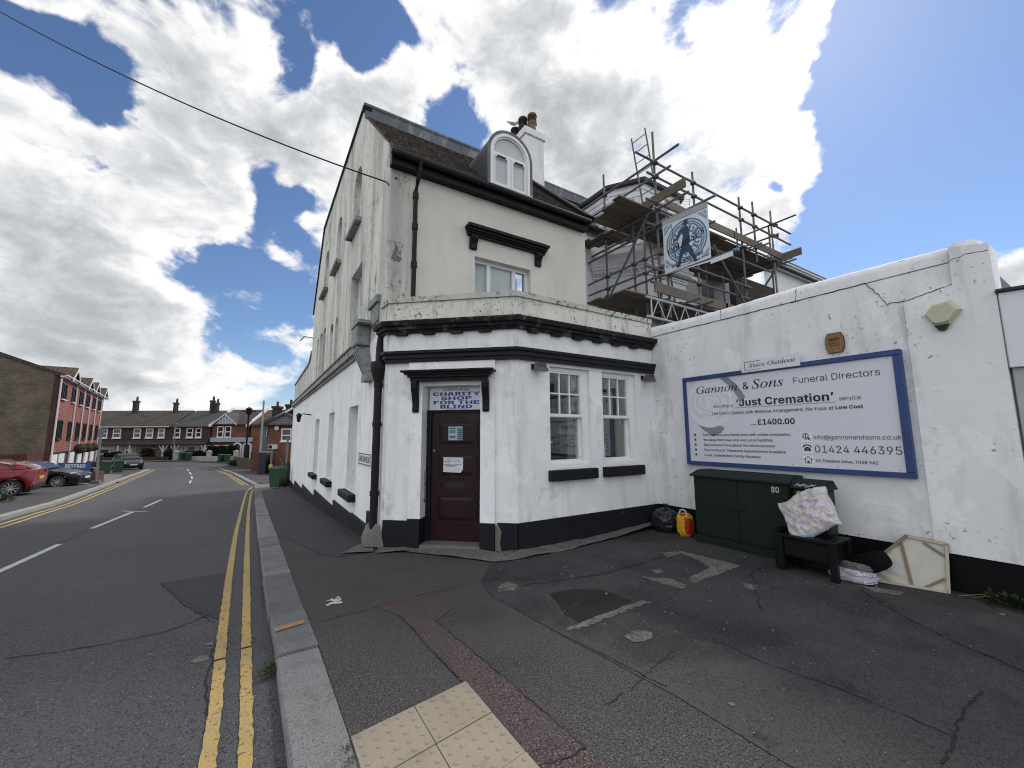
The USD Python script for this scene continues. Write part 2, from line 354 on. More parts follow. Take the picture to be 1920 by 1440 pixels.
def mat(name, base, rough=0.75, var=0.12, scale=3.0, layers=(), bump=0.0, bscale=60.0, spec=0.4, metallic=0.0, speck=None, coat=0.0, extra=None, objvar=0.0, bdist=0.01):
    """Principled surface: base colour with broad tone variation, then layers of stains, specks and cracks (colour only), and fine relief."""
    if name in _mats:
        return _mats[name]
    n, l, c = {}, [], [0]

    def node(kind, inp, links=()):
        c[0] += 1; nm = 'k%02d' % c[0]; n[nm] = (kind, inp)
        for a, b in links:
            l.append((a, nm + '.' + b))
        return nm
    n['g'] = ('geometry', {})
    base = np.array(base, float)
    nz = node('noise_texture', {'scale': scale, 'detail': 5.0, 'roughness': 0.6}, [('g.position', 'vector')])
    cur = node('rgb_ramp', {'ramp': [(0.25, tuple(base * (1 - var))), (0.5, tuple(base)), (0.75, tuple(np.minimum(base * (1 + var), 1)))]}, [(nz + '.fac', 'fac')]) + '.color'
    if objvar:
        oi = node('object_info', {}); v = node('map_range', {'from_min': 0.0, 'from_max': 1.0, 'to_min': 1 - objvar, 'to_max': 1 + objvar}, [(oi + '.random', 'value')])
        cur = node('vector_math', {'math_type': 'scale'}, [(cur, 'vector1'), (v + '.result', 'scale')]) + '.vector'
    for L in layers:
        kind, col, amt = L['kind'], L['color'], L.get('amount', 0.5)
        sc = L.get('scale', 2.0); lo, hi = L.get('range', (0.5, 0.7))
        if kind == 'stain':
            mp = node('mapping', {'scale': tuple(L.get('stretch', (1, 1, 1))), 'location': tuple(L.get('shift', (0, 0, 0)))}, [('g.position', 'vector')])
            t = node('noise_texture', {'scale': sc, 'detail': L.get('detail', 7.0), 'roughness': L.get('roughness', 0.65), 'distortion': L.get('distortion', 0.2)}, [(mp + '.vector', 'vector')]) + '.fac'
        elif kind == 'crack':
            w = node('noise_texture', {'scale': sc * 1.7, 'detail': 4.0}, [('g.position', 'vector')])
            wv = node('vector_math', {'math_type': 'scale', 'scale': L.get('warp', 0.25)}, [(w + '.color', 'vector1')])
            ad = node('vector_math', {'math_type': 'add'}, [('g.position', 'vector1'), (wv + '.vector', 'vector2')])
            t = node('voronoi_texture', {'feature': 'distance_to_edge', 'scale': sc}, [(ad + '.vector', 'vector')]) + '.distance'
        elif kind == 'cells':
            t = node('voronoi_texture', {'feature': 'f1', 'scale': sc, 'randomness': 1.0}, [('g.position', 'vector')]) + '.distance'
        elif kind == 'wave':
            mp = node('mapping', {'scale': tuple(L.get('stretch', (1, 1, 1)))}, [('g.position', 'vector')])
            t = node('wave_texture', {'bands_direction': L.get('dir', 'z'), 'scale': sc, 'distortion': L.get('distortion', 1.0), 'detail': 3.0, 'detail_scale': 2.0}, [(mp + '.vector', 'vector')]) + '.fac'
        m = node('map_range', {'range_type': 'smoothstep', 'from_min': lo, 'from_max': hi, 'to_min': 0.0, 'to_max': amt, 'clamp': True}, [(t, 'value')]) + '.result'
        if 'mask' in L:      # broken up by a second, larger noise
            ms, mlo, mhi = L['mask']
            t2 = node('noise_texture', {'scale': ms, 'detail': 3.0}, [('g.position', 'vector')])
            m2 = node('map_range', {'range_type': 'smoothstep', 'from_min': mlo, 'from_max': mhi, 'to_min': 0.0, 'to_max': 1.0, 'clamp': True}, [(t2 + '.fac', 'value')])
            m = node('math', {'math_type': 'multiply'}, [(m, 'value1'), (m2 + '.result', 'value2')]) + '.value'
        mx = node('mix', {'mix_type': 'mix', 'color2': tuple(col)}, [(m, 'fac'), (cur, 'color1')])
        cur = mx + '.color'
    n['p'] = ('principled_bsdf', {'roughness': rough, 'specular_ior_level': spec, 'metallic': metallic, 'coat_weight': coat, **(extra or {})})
    l.append((cur, 'p.base_color'))
    if bump:
        bn = node('noise_texture', {'scale': bscale, 'detail': 4.0, 'roughness': 0.6}, [('g.position', 'vector')])
        bp = node('bump', {'strength': bump, 'distance': bdist}, [(bn + '.fac', 'height')])
        l.append((bp + '.normal', 'p.normal'))
    _mats[name] = usdkit.material(stage, '/World/Looks/' + name, n, l, surface='p.BSDF')
    return _mats[name]


def plain(name, col, rough=0.5, spec=0.5, **k):
    return mat(name, col, rough, var=k.pop('var', 0.06), scale=k.pop('scale', 4.0), spec=spec, **k)


def glass_pane(name, tint=(0.9, 0.93, 0.93), rough=0.0):
    n = {'f': ('fresnel', {'IOR': 1.52}), 't': ('transparent_bsdf', {'color': tint}), 'r': ('glossy_bsdf', {'color': (1, 1, 1), 'roughness': rough}),
         'g': ('geometry', {}), 'nz': ('noise_texture', {'scale': 1.3, 'detail': 2.0}), 'b': ('bump', {'strength': 0.08, 'distance': 0.02}),
         'a': ('math', {'math_type': 'multiply_add', 'value2': 0.8, 'value3': 0.006, 'use_clamp': True}), 'm': ('mix_closure', {})}
    l = [('g.position', 'nz.vector'), ('nz.fac', 'b.height'), ('b.normal', 'r.normal'), ('f.fac', 'a.value1'), ('a.value', 'm.fac'), ('t.BSDF', 'm.closure1'), ('r.BSDF', 'm.closure2')]
    return usdkit.material(stage, '/World/Looks/' + name, n, l, surface='m.closure')


def leaf_mat(name, a, b):
    n = {'o': ('geometry', {}), 'r': ('rgb_ramp', {'ramp': [(0, a), (1, b)]}), 'd': ('principled_bsdf', {'roughness': 0.55}), 't': ('translucent_bsdf', {}), 'm': ('mix_closure', {'fac': 0.25})}
    l = [('o.random_per_island', 'r.fac'), ('r.color', 'd.base_color'), ('r.color', 't.color'), ('d.BSDF', 'm.closure1'), ('t.BSDF', 'm.closure2')]
    return usdkit.material(stage, '/World/Looks/' + name, n, l, surface='m.closure')


def brick_mat(name, c1, c2, mortar, along, bw=0.225, rh=0.075, rough=0.85, bias=0.0, stain=None):
    """Small far-off brickwork; along is the plan direction of the wall."""
    n = {'g': ('geometry', {}), 'dx': ('vector_math', {'math_type': 'dot_product', 'vector2': (along[0], along[1], 0)}), 'sp': ('separate_xyz', {}), 'cv': ('combine_xyz', {}),
         'b': ('brick_texture', {'color1': c1, 'color2': c2, 'mortar': mortar, 'scale': 1.0, 'mortar_size': 0.010, 'mortar_smooth': 0.2, 'bias': bias, 'brick_width': bw, 'row_height': rh}),
         'nz': ('noise_texture', {'scale': 1.1, 'detail': 6.0}), 'mr': ('map_range', {'from_min': 0.3, 'from_max': 0.7, 'to_min': 0.7, 'to_max': 1.25}),
         's': ('vector_math', {'math_type': 'scale'}), 'bp': ('bump', {'strength': 0.5, 'distance': 0.01, 'invert': True}), 'p': ('principled_bsdf', {'roughness': rough})}
    l = [('g.position', 'dx.vector1'), ('g.position', 'sp.vector'), ('dx.value', 'cv.x'), ('sp.z', 'cv.y'), ('cv.vector', 'b.vector'), ('g.position', 'nz.vector'), ('nz.fac', 'mr.value'),
         ('b.color', 's.vector1'), ('mr.result', 's.scale'), ('s.vector', 'p.base_color'), ('b.fac', 'bp.height'), ('bp.normal', 'p.normal')]
    return usdkit.material(stage, '/World/Looks/' + name, n, l, surface='p.BSDF')


def rows_mat(name, a, b, step, rough=0.8, gap=(0.02, 0.015, 0.012), gapw=0.16):
    """Far-off tile courses: level rows along z with a dark lap line and tone changing along the row."""
    n = {'g': ('geometry', {}), 'sp': ('separate_xyz', {}), 'd': ('math', {'math_type': 'multiply', 'value2': 1.0 / step}), 'fr': ('math', {'math_type': 'fraction'}), 'lt': ('math', {'math_type': 'less_than', 'value2': gapw}),
         'mp': ('mapping', {'scale': (5.0, 5.0, 1.0 / step)}), 'nz': ('noise_texture', {'scale': 1.0, 'detail': 1.0}), 'nb': ('noise_texture', {'scale': 0.7, 'detail': 4.0}), 'ad': ('math', {'math_type': 'multiply_add', 'value2': 0.6}),
         'r': ('rgb_ramp', {'ramp': [(0.55, a), (1.0, b)]}), 'mx': ('mix', {'color2': gap}), 'p': ('principled_bsdf', {'roughness': rough})}
    l = [('g.position', 'sp.vector'), ('sp.z', 'd.value1'), ('d.value', 'fr.value1'), ('fr.value', 'lt.value1'), ('g.position', 'mp.vector'), ('mp.vector', 'nz.vector'), ('g.position', 'nb.vector'),
         ('nb.fac', 'ad.value1'), ('nz.fac', 'ad.value3'), ('ad.value', 'r.fac'), ('lt.value', 'mx.fac'), ('r.color', 'mx.color1'), ('mx.color', 'p.base_color')]
    return usdkit.material(stage, '/World/Looks/' + name, n, l, surface='p.BSDF')


BLACKDIRT = (0.035, 0.037, 0.032)
WHITE = mat('white_masonry_paint', (0.79, 0.80, 0.82), 0.8, 0.05, 2.5, bump=0.5, bscale=14, bdist=0.012, layers=[
    dict(kind='stain', color=(0.44, 0.445, 0.44), amount=0.55, scale=3.5, stretch=(1, 1, 0.10), range=(0.48, 0.74)),
    dict(kind='stain', color=(0.90, 0.90, 0.91), amount=0.5, scale=2.2, range=(0.55, 0.60), distortion=0.6),
    dict(kind='stain', color=(0.46, 0.46, 0.45), amount=0.5, scale=5.0, stretch=(1, 1, 0.6), range=(0.52, 0.66), mask=(1.1, 0.46, 0.6)),
    dict(kind='stain', color=(0.26, 0.26, 0.25), amount=0.65, scale=16.0, stretch=(1, 1, 0.5), range=(0.63, 0.70), mask=(1.6, 0.5, 0.62))])
SCUFFED = mat('scuffed_white_paint', (0.78, 0.79, 0.81), 0.8, 0.06, 1.8, bump=0.3, bscale=14, bdist=0.012, layers=[
    dict(kind='stain', color=(0.44, 0.45, 0.455), amount=0.6, scale=2.6, stretch=(1, 1, 0.22), range=(0.46, 0.72)),
    dict(kind='stain', color=(0.90, 0.90, 0.91), amount=0.5, scale=1.7, range=(0.55, 0.60), distortion=0.6),
    dict(kind='stain', color=(0.22, 0.22, 0.21), amount=0.7, scale=7.0, stretch=(1, 0.6, 1.8), range=(0.62, 0.72), mask=(1.1, 0.5, 0.62)),
    dict(kind='stain', color=(0.14, 0.14, 0.135), amount=0.75, scale=18.0, range=(0.60, 0.66), detail=8.0, mask=(1.4, 0.5, 0.60))])
CREAM = mat('cream_render', (0.665, 0.655, 0.59), 0.85, 0.06, 1.4, bump=0.25, bscale=30, layers=[
    dict(kind='stain', color=(0.46, 0.46, 0.41), amount=0.32, scale=2.0, stretch=(1, 1, 0.2), range=(0.52, 0.76)),
    dict(kind='crack', color=(0.26, 0.25, 0.21), amount=0.7, scale=1.0, warp=0.4, range=(0.004, 0.001), mask=(0.8, 0.52, 0.62)),
    dict(kind='stain', color=(0.22, 0.21, 0.18), amount=0.8, scale=5.0, range=(0.7, 0.73), mask=(0.9, 0.55, 0.7))])
STAINED = mat('algae_stained_render', (0.65, 0.65, 0.59), 0.88, 0.08, 1.2, bump=0.3, bscale=30, layers=[
    dict(kind='stain', color=(0.26, 0.27, 0.245), amount=0.65, scale=2.0, stretch=(1, 1, 0.12), range=(0.42, 0.66)),
    dict(kind='stain', color=BLACKDIRT, amount=0.88, scale=4.5, stretch=(1, 1, 0.25), range=(0.51, 0.63), detail=10.0, roughness=0.78, mask=(0.6, 0.46, 0.60)),
    dict(kind='stain', color=(0.05, 0.05, 0.045), amount=0.75, scale=15.0, stretch=(1, 1, 0.5), range=(0.54, 0.62), detail=9.0, roughness=0.8, mask=(0.8, 0.42, 0.54)),
    dict(kind='crack', color=(0.12, 0.12, 0.11), amount=0.8, scale=0.9, warp=0.4, range=(0.006, 0.0015), mask=(0.8, 0.47, 0.57))])
PARAPET = mat('lichened_parapet', (0.63, 0.635, 0.57), 0.9, 0.1, 2.5, bump=0.4, bscale=40, layers=[
    dict(kind='stain', color=(0.25, 0.25, 0.22), amount=0.6, scale=4.0, stretch=(1, 1, 0.35), range=(0.48, 0.7)),
    dict(kind='stain', color=BLACKDIRT, amount=0.85, scale=22.0, range=(0.57, 0.64), mask=(2.2, 0.44, 0.58)),
    dict(kind='crack', color=(0.10, 0.10, 0.09), amount=0.8, scale=1.6, warp=0.3, range=(0.008, 0.002), mask=(1.4, 0.45, 0.55))])
COPING = mat('weathered_coping', (0.46, 0.465, 0.42), 0.9, 0.12, 3.0, bump=0.5, bscale=40, layers=[
    dict(kind='stain', color=BLACKDIRT, amount=0.85, scale=16.0, range=(0.5, 0.62), mask=(2.0, 0.35, 0.55))])
BLACK = mat('black_gloss_paint', (0.007, 0.007, 0.009), 0.45, 0.2, 5.0, spec=0.22, bump=0.15, bscale=40, layers=[dict(kind='stain', color=(0.16, 0.16, 0.15), amount=0.6, scale=12, range=(0.68, 0.74))])
CORNICE = mat('flaking_black_cornice', (0.010, 0.010, 0.012), 0.6, 0.25, 5.0, spec=0.2, bump=0.4, bscale=40, layers=[
    dict(kind='stain', color=(0.13, 0.14, 0.12), amount=0.7, scale=7.0, range=(0.52, 0.68)), dict(kind='stain', color=(0.42, 0.42, 0.40), amount=0.85, scale=13, range=(0.68, 0.71))])
PLINTH = mat('navy_black_plinth', (0.009, 0.0095, 0.014), 0.55, 0.2, 4.0, spec=0.2, bump=0.2, bscale=30, layers=[
    dict(kind='stain', color=(0.10, 0.10, 0.10), amount=0.6, scale=6, range=(0.62, 0.75)), dict(kind='stain', color=(0.3, 0.29, 0.27), amount=0.7, scale=14, range=(0.7, 0.74), mask=(1.2, 0.5, 0.65))])
MOULD = mat('grey_side_moulding', (0.30, 0.305, 0.29), 0.85, 0.15, 3.0, bump=0.4, bscale=40, layers=[dict(kind='stain', color=BLACKDIRT, amount=0.8, scale=6.0, stretch=(1, 1, 0.6), range=(0.48, 0.66))])
DOOR = mat('maroon_door_paint', (0.014, 0.004, 0.005), 0.38, 0.2, 3.0, spec=0.3, bump=0.08, bscale=20, layers=[dict(kind='stain', color=(0.05, 0.03, 0.028), amount=0.5, scale=8, stretch=(1, 1, 0.3), range=(0.58, 0.75))])
GLOSSWHITE = mat('white_window_paint', (0.79, 0.80, 0.81), 0.45, 0.05, 5.0, bump=0.15, bscale=40, layers=[dict(kind='stain', color=(0.35, 0.34, 0.32), amount=0.6, scale=11, range=(0.62, 0.74)), dict(kind='stain', color=(0.2, 0.19, 0.17), amount=0.7, scale=38, range=(0.66, 0.7), mask=(3, 0.45, 0.6))])
UPVC = plain('white_plastic_frame', (0.74, 0.76, 0.79), 0.35, var=0.03)
PANE = glass_pane('window_glass')
DARKROOM = plain('dim_interior', (0.06, 0.055, 0.05), 0.9, var=0.3)
CURTAIN = mat('grey_curtain', (0.42, 0.42, 0.42), 0.9, 0.1, 6.0, layers=[dict(kind='wave', color=(0.16, 0.16, 0.16), amount=0.7, scale=5.0, dir='x', distortion=1.5, range=(0.45, 0.9))])
NET = plain('white_net_blind', (0.72, 0.73, 0.75), 0.9, var=0.06)
TILE = mat('brown_roof_tile', (0.078, 0.064, 0.056), 0.8, 0.3, 9.0, bump=0.4, bscale=60, objvar=0.35, layers=[dict(kind='stain', color=(0.22, 0.21, 0.195), amount=0.8, scale=14.0, range=(0.52, 0.64)), dict(kind='stain', color=(0.09, 0.05, 0.035), amount=0.5, scale=4.0, range=(0.5, 0.7))])
LEAD = mat('grey_lead', (0.11, 0.12, 0.14), 0.5, 0.25, 3.0, bump=0.1, bscale=12, layers=[dict(kind='stain', color=(0.34, 0.36, 0.39), amount=0.7, scale=4.0, stretch=(1, 1, 0.3), range=(0.5, 0.75))])
DKLEAD = mat('dark_lead_cheek', (0.020, 0.022, 0.029), 0.5, 0.2, 3.0, layers=[dict(kind='stain', color=(0.11, 0.12, 0.14), amount=0.5, scale=6.0, range=(0.55, 0.75))])
CASTIRON = mat('black_rainwater_pipe', (0.008, 0.008, 0.009), 0.5, 0.2, 6.0, spec=0.25, layers=[dict(kind='stain', color=(0.30, 0.30, 0.28), amount=0.8, scale=18.0, range=(0.66, 0.70)), dict(kind='stain', color=(0.10, 0.05, 0.03), amount=0.4, scale=6, range=(0.6, 0.75))])
STONE = mat('painted_stone_bracket', (0.24, 0.25, 0.25), 0.8, 0.15, 5.0, bump=0.3, bscale=40, layers=[dict(kind='stain', color=BLACKDIRT, amount=0.7, scale=8.0, range=(0.52, 0.68))])

GALV = mat('galvanised_tube', (0.15, 0.155, 0.16), 0.6, 0.25, 8.0, metallic=0.2, objvar=0.25, layers=[dict(kind='stain', color=(0.09, 0.075, 0.06), amount=0.7, scale=6.0, range=(0.5, 0.7))])
ALU = plain('aluminium_beam', (0.50, 0.51, 0.52), 0.4, metallic=0.5, var=0.1)
COUPLER = mat('rusty_coupler', (0.07, 0.06, 0.055), 0.6, 0.3, 20.0, metallic=0.3, objvar=0.3)
BOARD = mat('scaffold_board_wood', (0.15, 0.122, 0.095), 0.85, 0.2, 4.0, bump=0.2, bscale=40, objvar=0.25, layers=[dict(kind='stain', color=(0.09, 0.075, 0.06), amount=0.6, scale=7.0, stretch=(0.15, 1, 1), range=(0.5, 0.7)), dict(kind='stain', color=(0.21, 0.19, 0.165), amount=0.5, scale=5.0, range=(0.58, 0.75))])

ROAD = mat('road_asphalt', (0.080, 0.082, 0.087), 0.88, 0.12, 0.35, bump=0.7, bscale=95, spec=0.3, bdist=0.008, layers=[
    dict(kind='stain', color=(0.055, 0.056, 0.061), amount=0.6, scale=0.5, stretch=(1, 0.25, 1), range=(0.48, 0.68)),
    dict(kind='stain', color=(0.105, 0.107, 0.112), amount=0.6, scale=0.8, range=(0.52, 0.7)),
    dict(kind='cells', color=(0.15, 0.15, 0.155), amount=0.7, scale=75.0, range=(0.42, 0.24)),
    dict(kind='stain', color=(0.014, 0.014, 0.016), amount=0.75, scale=75.0, range=(0.53, 0.63), detail=2.0),
    dict(kind='cells', color=(0.38, 0.37, 0.36), amount=0.8, scale=30.0, range=(0.16, 0.10), mask=(45.0, 0.52, 0.57))])
FOOTWAY = mat('coarse_footway_asphalt', (0.080, 0.075, 0.077), 0.9, 0.14, 0.7, bump=1.0, bscale=85, spec=0.3, bdist=0.010, layers=[
    dict(kind='stain', color=(0.042, 0.040, 0.042), amount=0.6, scale=0.9, range=(0.48, 0.68)),
    dict(kind='cells', color=(0.17, 0.16, 0.165), amount=0.75, scale=72.0, range=(0.40, 0.22)),
    dict(kind='stain', color=(0.012, 0.011, 0.012), amount=0.8, scale=80.0, range=(0.50, 0.60), detail=2.0)])
FORE = mat('old_forecourt_tarmac', (0.060, 0.060, 0.063), 0.85, 0.2, 0.8, bump=0.6, bscale=90, spec=0.3, bdist=0.008, layers=[
    dict(kind='stain', color=(0.026, 0.027, 0.030), amount=0.8, scale=0.7, range=(0.46, 0.60)),
    dict(kind='stain', color=(0.080, 0.078, 0.076), amount=0.6, scale=1.6, range=(0.54, 0.70)),
    dict(kind='stain', color=(0.018, 0.018, 0.019), amount=0.6, scale=5.0, range=(0.58, 0.68), mask=(1.0, 0.48, 0.6)),
    dict(kind='cells', color=(0.12, 0.12, 0.122), amount=0.55, scale=80.0, range=(0.40, 0.24)),
    dict(kind='stain', color=(0.013, 0.013, 0.014), amount=0.7, scale=85.0, range=(0.52, 0.62), detail=2.0),
    dict(kind='cells', color=(0.26, 0.25, 0.24), amount=0.85, scale=17.0, range=(0.10, 0.055), mask=(40.0, 0.5, 0.57))])
REDSTRIP = mat('reddish_trench_asphalt', (0.090, 0.063, 0.065), 0.9, 0.15, 1.0, bump=1.0, bscale=85, spec=0.3, bdist=0.010, layers=[
    dict(kind='cells', color=(0.25, 0.205, 0.21), amount=0.8, scale=72.0, range=(0.40, 0.22)),
    dict(kind='stain', color=(0.014, 0.010, 0.011), amount=0.8, scale=80.0, range=(0.50, 0.60), detail=2.0),
    dict(kind='stain', color=(0.07, 0.062, 0.063), amount=0.6, scale=1.4, range=(0.46, 0.64))])
PATCHTAR = mat('smooth_dark_tarmac', (0.042, 0.043, 0.047), 0.8, 0.15, 1.2, bump=0.3, bscale=120, spec=0.3, layers=[dict(kind='stain', color=(0.06, 0.06, 0.06), amount=0.5, scale=150.0, range=(0.6, 0.72), detail=1.0)])
WETTAR = plain('damp_tarmac', (0.024, 0.022, 0.020), 0.75, spec=.2, var=0.3)
CONC = mat('worn_concrete', (0.17, 0.163, 0.15), 0.9, 0.15, 3.0, bump=0.5, bscale=90, layers=[dict(kind='stain', color=(0.08, 0.075, 0.07), amount=0.7, scale=110.0, range=(0.54, 0.66), detail=1.0), dict(kind='stain', color=(0.10, 0.095, 0.085), amount=0.5, scale=4.0, range=(0.5, 0.7))])
CONCP = mat('sunken_concrete_patch', (0.175, 0.168, 0.156), 0.92, 0.25, 4.0, bump=0.8, bscale=60, bdist=0.01, layers=[dict(kind='stain', color=(0.045, 0.045, 0.045), amount=0.85, scale=55.0, range=(0.48, 0.6), detail=5.0), dict(kind='stain', color=(0.24, 0.23, 0.21), amount=0.6, scale=6.0, range=(0.52, 0.68)), dict(kind='stain', color=(0.045, 0.045, 0.046), amount=0.9, scale=7.0, range=(0.59, 0.65), detail=8.0, roughness=0.7)])
CRACK = plain('dark_crack', (0.016, 0.016, 0.016), 0.95)
GRANITE = mat('grey_granite_kerb', (0.17, 0.17, 0.175), 0.85, 0.15, 4.0, bump=0.9, bscale=70, objvar=0.36, bdist=0.008, layers=[
    dict(kind='stain', color=(0.075, 0.075, 0.078), amount=0.8, scale=75.0, range=(0.52, 0.64), detail=3.0), dict(kind='stain', color=(0.32, 0.32, 0.33), amount=0.6, scale=90.0, range=(0.56, 0.66), detail=3.0),
    dict(kind='stain', color=(0.10, 0.10, 0.098), amount=0.6, scale=3.0, range=(0.48, 0.66))])
PALEKERB = mat('pale_concrete_kerb', (0.27, 0.265, 0.25), 0.9, 0.12, 3.0, objvar=0.12)
TACTILE = mat('buff_tactile_tile', (0.30, 0.258, 0.20), 0.9, 0.08, 3.0, bump=0.3, bscale=130, objvar=0.06, layers=[
    dict(kind='stain', color=(0.22, 0.185, 0.14), amount=0.5, scale=120.0, range=(0.54, 0.66), detail=1.0), dict(kind='stain', color=(0.17, 0.15, 0.12), amount=0.5, scale=5.0, range=(0.54, 0.7))])
YELLOW = mat('worn_yellow_line', (0.50, 0.345, 0.125), 0.8, 0.12, 2.0, bump=0.4, bscale=90, layers=[
    dict(kind='stain', color=(0.055, 0.055, 0.055), amount=0.9, scale=26.0, range=(0.57, 0.62), detail=6.0, roughness=0.7), dict(kind='stain', color=(0.33, 0.27, 0.15), amount=0.6, scale=1.2, range=(0.45, 0.65)), dict(kind='stain', color=(0.10, 0.09, 0.07), amount=0.6, scale=120.0, range=(0.58, 0.68), detail=1.0)])
LINEWHITE = mat('worn_white_line', (0.50, 0.50, 0.49), 0.8, 0.1, 3.0, layers=[dict(kind='stain', color=(0.08, 0.08, 0.08), amount=0.8, scale=22.0, range=(0.6, 0.68))])
EARTH = plain('dark_ground', (0.05, 0.05, 0.045), 0.95, var=0.3)
LEAF = leaf_mat('dusty_weed_leaf', (0.025, 0.042, 0.014), (0.065, 0.085, 0.032))
MOSS = leaf_mat('moss_tuft', (0.045, 0.065, 0.018), (0.09, 0.11, 0.035))

# ---------------------------------------------------------------- ground, road, pavements, kerbs
FORECOURT_EDGE = [(2.087,3.76),(2.185,2.725),(2.286,1.76),(2.289,1.187)]
L_SLAB = [(4.751,3.809),(5.048,3.717),(5.093,2.929),(4.078,2.874),(4.23,3.016),(4.727,3.087),(4.853,3.317),(4.943,3.618),(4.64,3.64)]
WHITE_STRIP = [(3.783,3.319),(3.997,3.114),(3.966,2.873),(3.829,2.839),(3.796,3.098)]
KERB_SCRAP = [(2.273,2.813),(2.871,2.866),(3.261,2.861),(3.303,2.788),(2.852,2.783),(2.41,2.75),(2.272,2.79)]
WET = [(2.605,3.484),(2.891,3.448),(3.136,3.272),(3.174,2.916),(2.928,2.855),(2.593,2.85),(2.44,2.85),(2.433,3.021),(2.524,3.226)]
SCRAP_A = [(2.277,3.95),(2.427,4.023),(2.46,3.836),(2.351,3.738),(2.22,3.819)]
SCRAP_B = [(4.062,3.406),(4.192,3.373),(4.129,3.294),(3.988,3.286)]
SCRAP_C = [(4.537,2.611),(4.597,2.503),(4.465,2.419),(4.401,2.482)]
FRAME_SLAB = [(5.496,1.894),(5.573,1.75),(5.645,1.564),(5.491,1.564),(5.397,1.742)]
ROUND = [(2.782,2.353),(2.74,2.332),(2.681,2.32),(2.628,2.329),(2.587,2.355),(2.566,2.392),(2.572,2.436),(2.594,2.47),(2.634,2.493),(2.675,2.49),(2.73,2.48),(2.772,2.453),(2.795,2.415),(2.805,2.386)]
SPLAT = [(0.664,4.53),(0.739,4.554),(0.791,4.475),(0.772,4.415),(0.686,4.42)]
TAR_PATCH = [(0.441,18.105),(0.384,8.961),(0.663,7.491),(0.848,6.465),(1.061,6.067),(1.215,6.162),(1.546,6.719),(1.521,22.642)]
RED = [(1.032,4.158),(1.595,4.257),(1.659,3.719),(1.414,3.539),(1.47,2.815),(1.51,2.197),(1.534,1.754),(1.552,1.553),(1.26,1.592),(1.246,1.98),(1.233,2.607),(1.181,3.803)]
PLINTH_SKIRT = [(1.551,5.999),(1.873,5.869),(2.367,5.154),(2.677,4.699),(3.014,4.655),(3.762,4.64),(4.794,4.732),(5.956,4.838),(6.383,5.262),(4.442,4.951),(3.241,4.87),(2.837,4.979),(2.249,6.038),(1.661,6.193)]
SKIRT2 = [(1.094,6.262),(1.413,6.086),(1.485,6.088),(1.624,6.886),(1.28,6.504)]
CRACKS = [[(0.455,4.043),(0.736,4.081),(1.0,4.105),(1.227,4.131),(1.444,4.162),(1.911,4.179),(2.428,4.141),(2.711,3.918)],
          [(0.389,6.059),(0.683,6.161),(0.976,6.168),(1.417,6.107)],
          [(2.231,3.86),(2.63,3.801),(2.988,3.697),(3.482,3.626),(4.136,3.645),(4.821,3.693)],
          [(5.422,2.771),(4.909,2.712),(4.423,2.397),(3.979,2.127)],
          [(3.126,2.066),(3.118,1.833),(3.114,1.717),(3.159,1.499),(3.203,1.306),(3.228,1.076),(3.212,0.848),(3.223,0.77)],
          [(5.386,1.868),(4.965,1.465),(4.72,1.142),(4.579,0.946),(4.559,0.839),(4.464,0.684)],
          [(2.917,0.748),(3.164,0.758),(3.453,0.793),(3.919,0.788)],
          [(1.233,2.607),(1.213,3.023),(1.192,3.582),(1.181,3.803)],
          [(1.414,3.539),(1.47,2.815),(1.51,2.197),(1.534,1.754)],
          [(1.534,1.754),(1.402,1.764),(1.288,1.789)],
          [(2.188,2.722),(2.239,2.358),(2.31,1.862)],
          [(1.835,1.947),(2.137,1.97),(2.453,2.059),(2.72,2.106)],
          [(3.815,2.848),(3.441,2.725),(3.286,2.774)]]
ROAD_CRACKS = [[(-1.53,4.889),(-1.19,4.796),(-0.842,4.769),(-0.604,4.763),(-0.401,4.897),(-0.254,5.043)],
          [(-0.87,6.503),(-0.492,5.359),(-0.234,4.77)],
          [(-0.115,2.794),(-0.187,3.552),(-0.194,4.007),(-0.188,4.289)],
          [(-2.299,10.854),(-1.483,10.58),(-0.267,10.174)],
          [(-3.052,11.28),(-3.181,13.59)],
          [(-3.183,17.449),(-3.183,19.054)],
          [(-3.168,22.321),(-3.158,25.588),(-3.602,34.32)]]
RPATCH = [(-0.87,6.503),(-0.195,6.509),(-0.157,5.484),(-0.198,4.819),(-0.376,5.119)]
RLIGHT = [(-0.328,4.067),(-0.27,4.126),(-0.211,4.089),(-0.211,4.018),(-0.291,4.021)]
RLIGHT2 = [(-0.271,4.317),(-0.203,4.346),(-0.204,4.276)]

rnd = random.Random(11)
E2 = np.array([0.848, -0.530]); N2 = np.array([0.530, 0.848])     # along and away along the far terrace


def far(t, d):
    """Plan point: t metres along the far terrace, d metres deep along the view down the street."""
    p = N2 * d + E2 * (t - FAR0)
    return (float(p[0]), float(p[1]))


FAR0 = 58.8
KERB_R = [(0.32, -30), (0.30, 0.0), (0.24, 2.44), (0.22, 3.64), (0.18, 4.76), (0.15, 6.11), (0.12, 9.72), (0.08, 16.0), (0.06, 20.5), (0.04, 23.0)]
KERB_R2 = [(0.0, 28.6), (-0.17, 30.0), (-0.75, 36.0), (-1.6, 44.0), (-3.2, 53.0)]
KERB_L = [(-4.3, -30), (-4.6, 0), (-5.0, 10), (-5.48, 16.1), (-5.68, 18.2), (-5.8, 20.5), (-6.18, 24.5), (-6.79, 30.8), (-7.59, 39.2), (-8.03, 45.6), (-8.52, 52.0)]
main_strip = Polygon(KERB_R + [(1.6, 23.6), (1.6, 28.2)] + KERB_R2 + [(-2.5, 58)] + [(-9.5, 58)] + KERB_L[::-1])
cross = Polygon([far(-40, 41.0), far(110, 41.0), far(110, 53.0), far(-40, 53.0)])
road_poly = main_strip.union(cross).buffer(0)
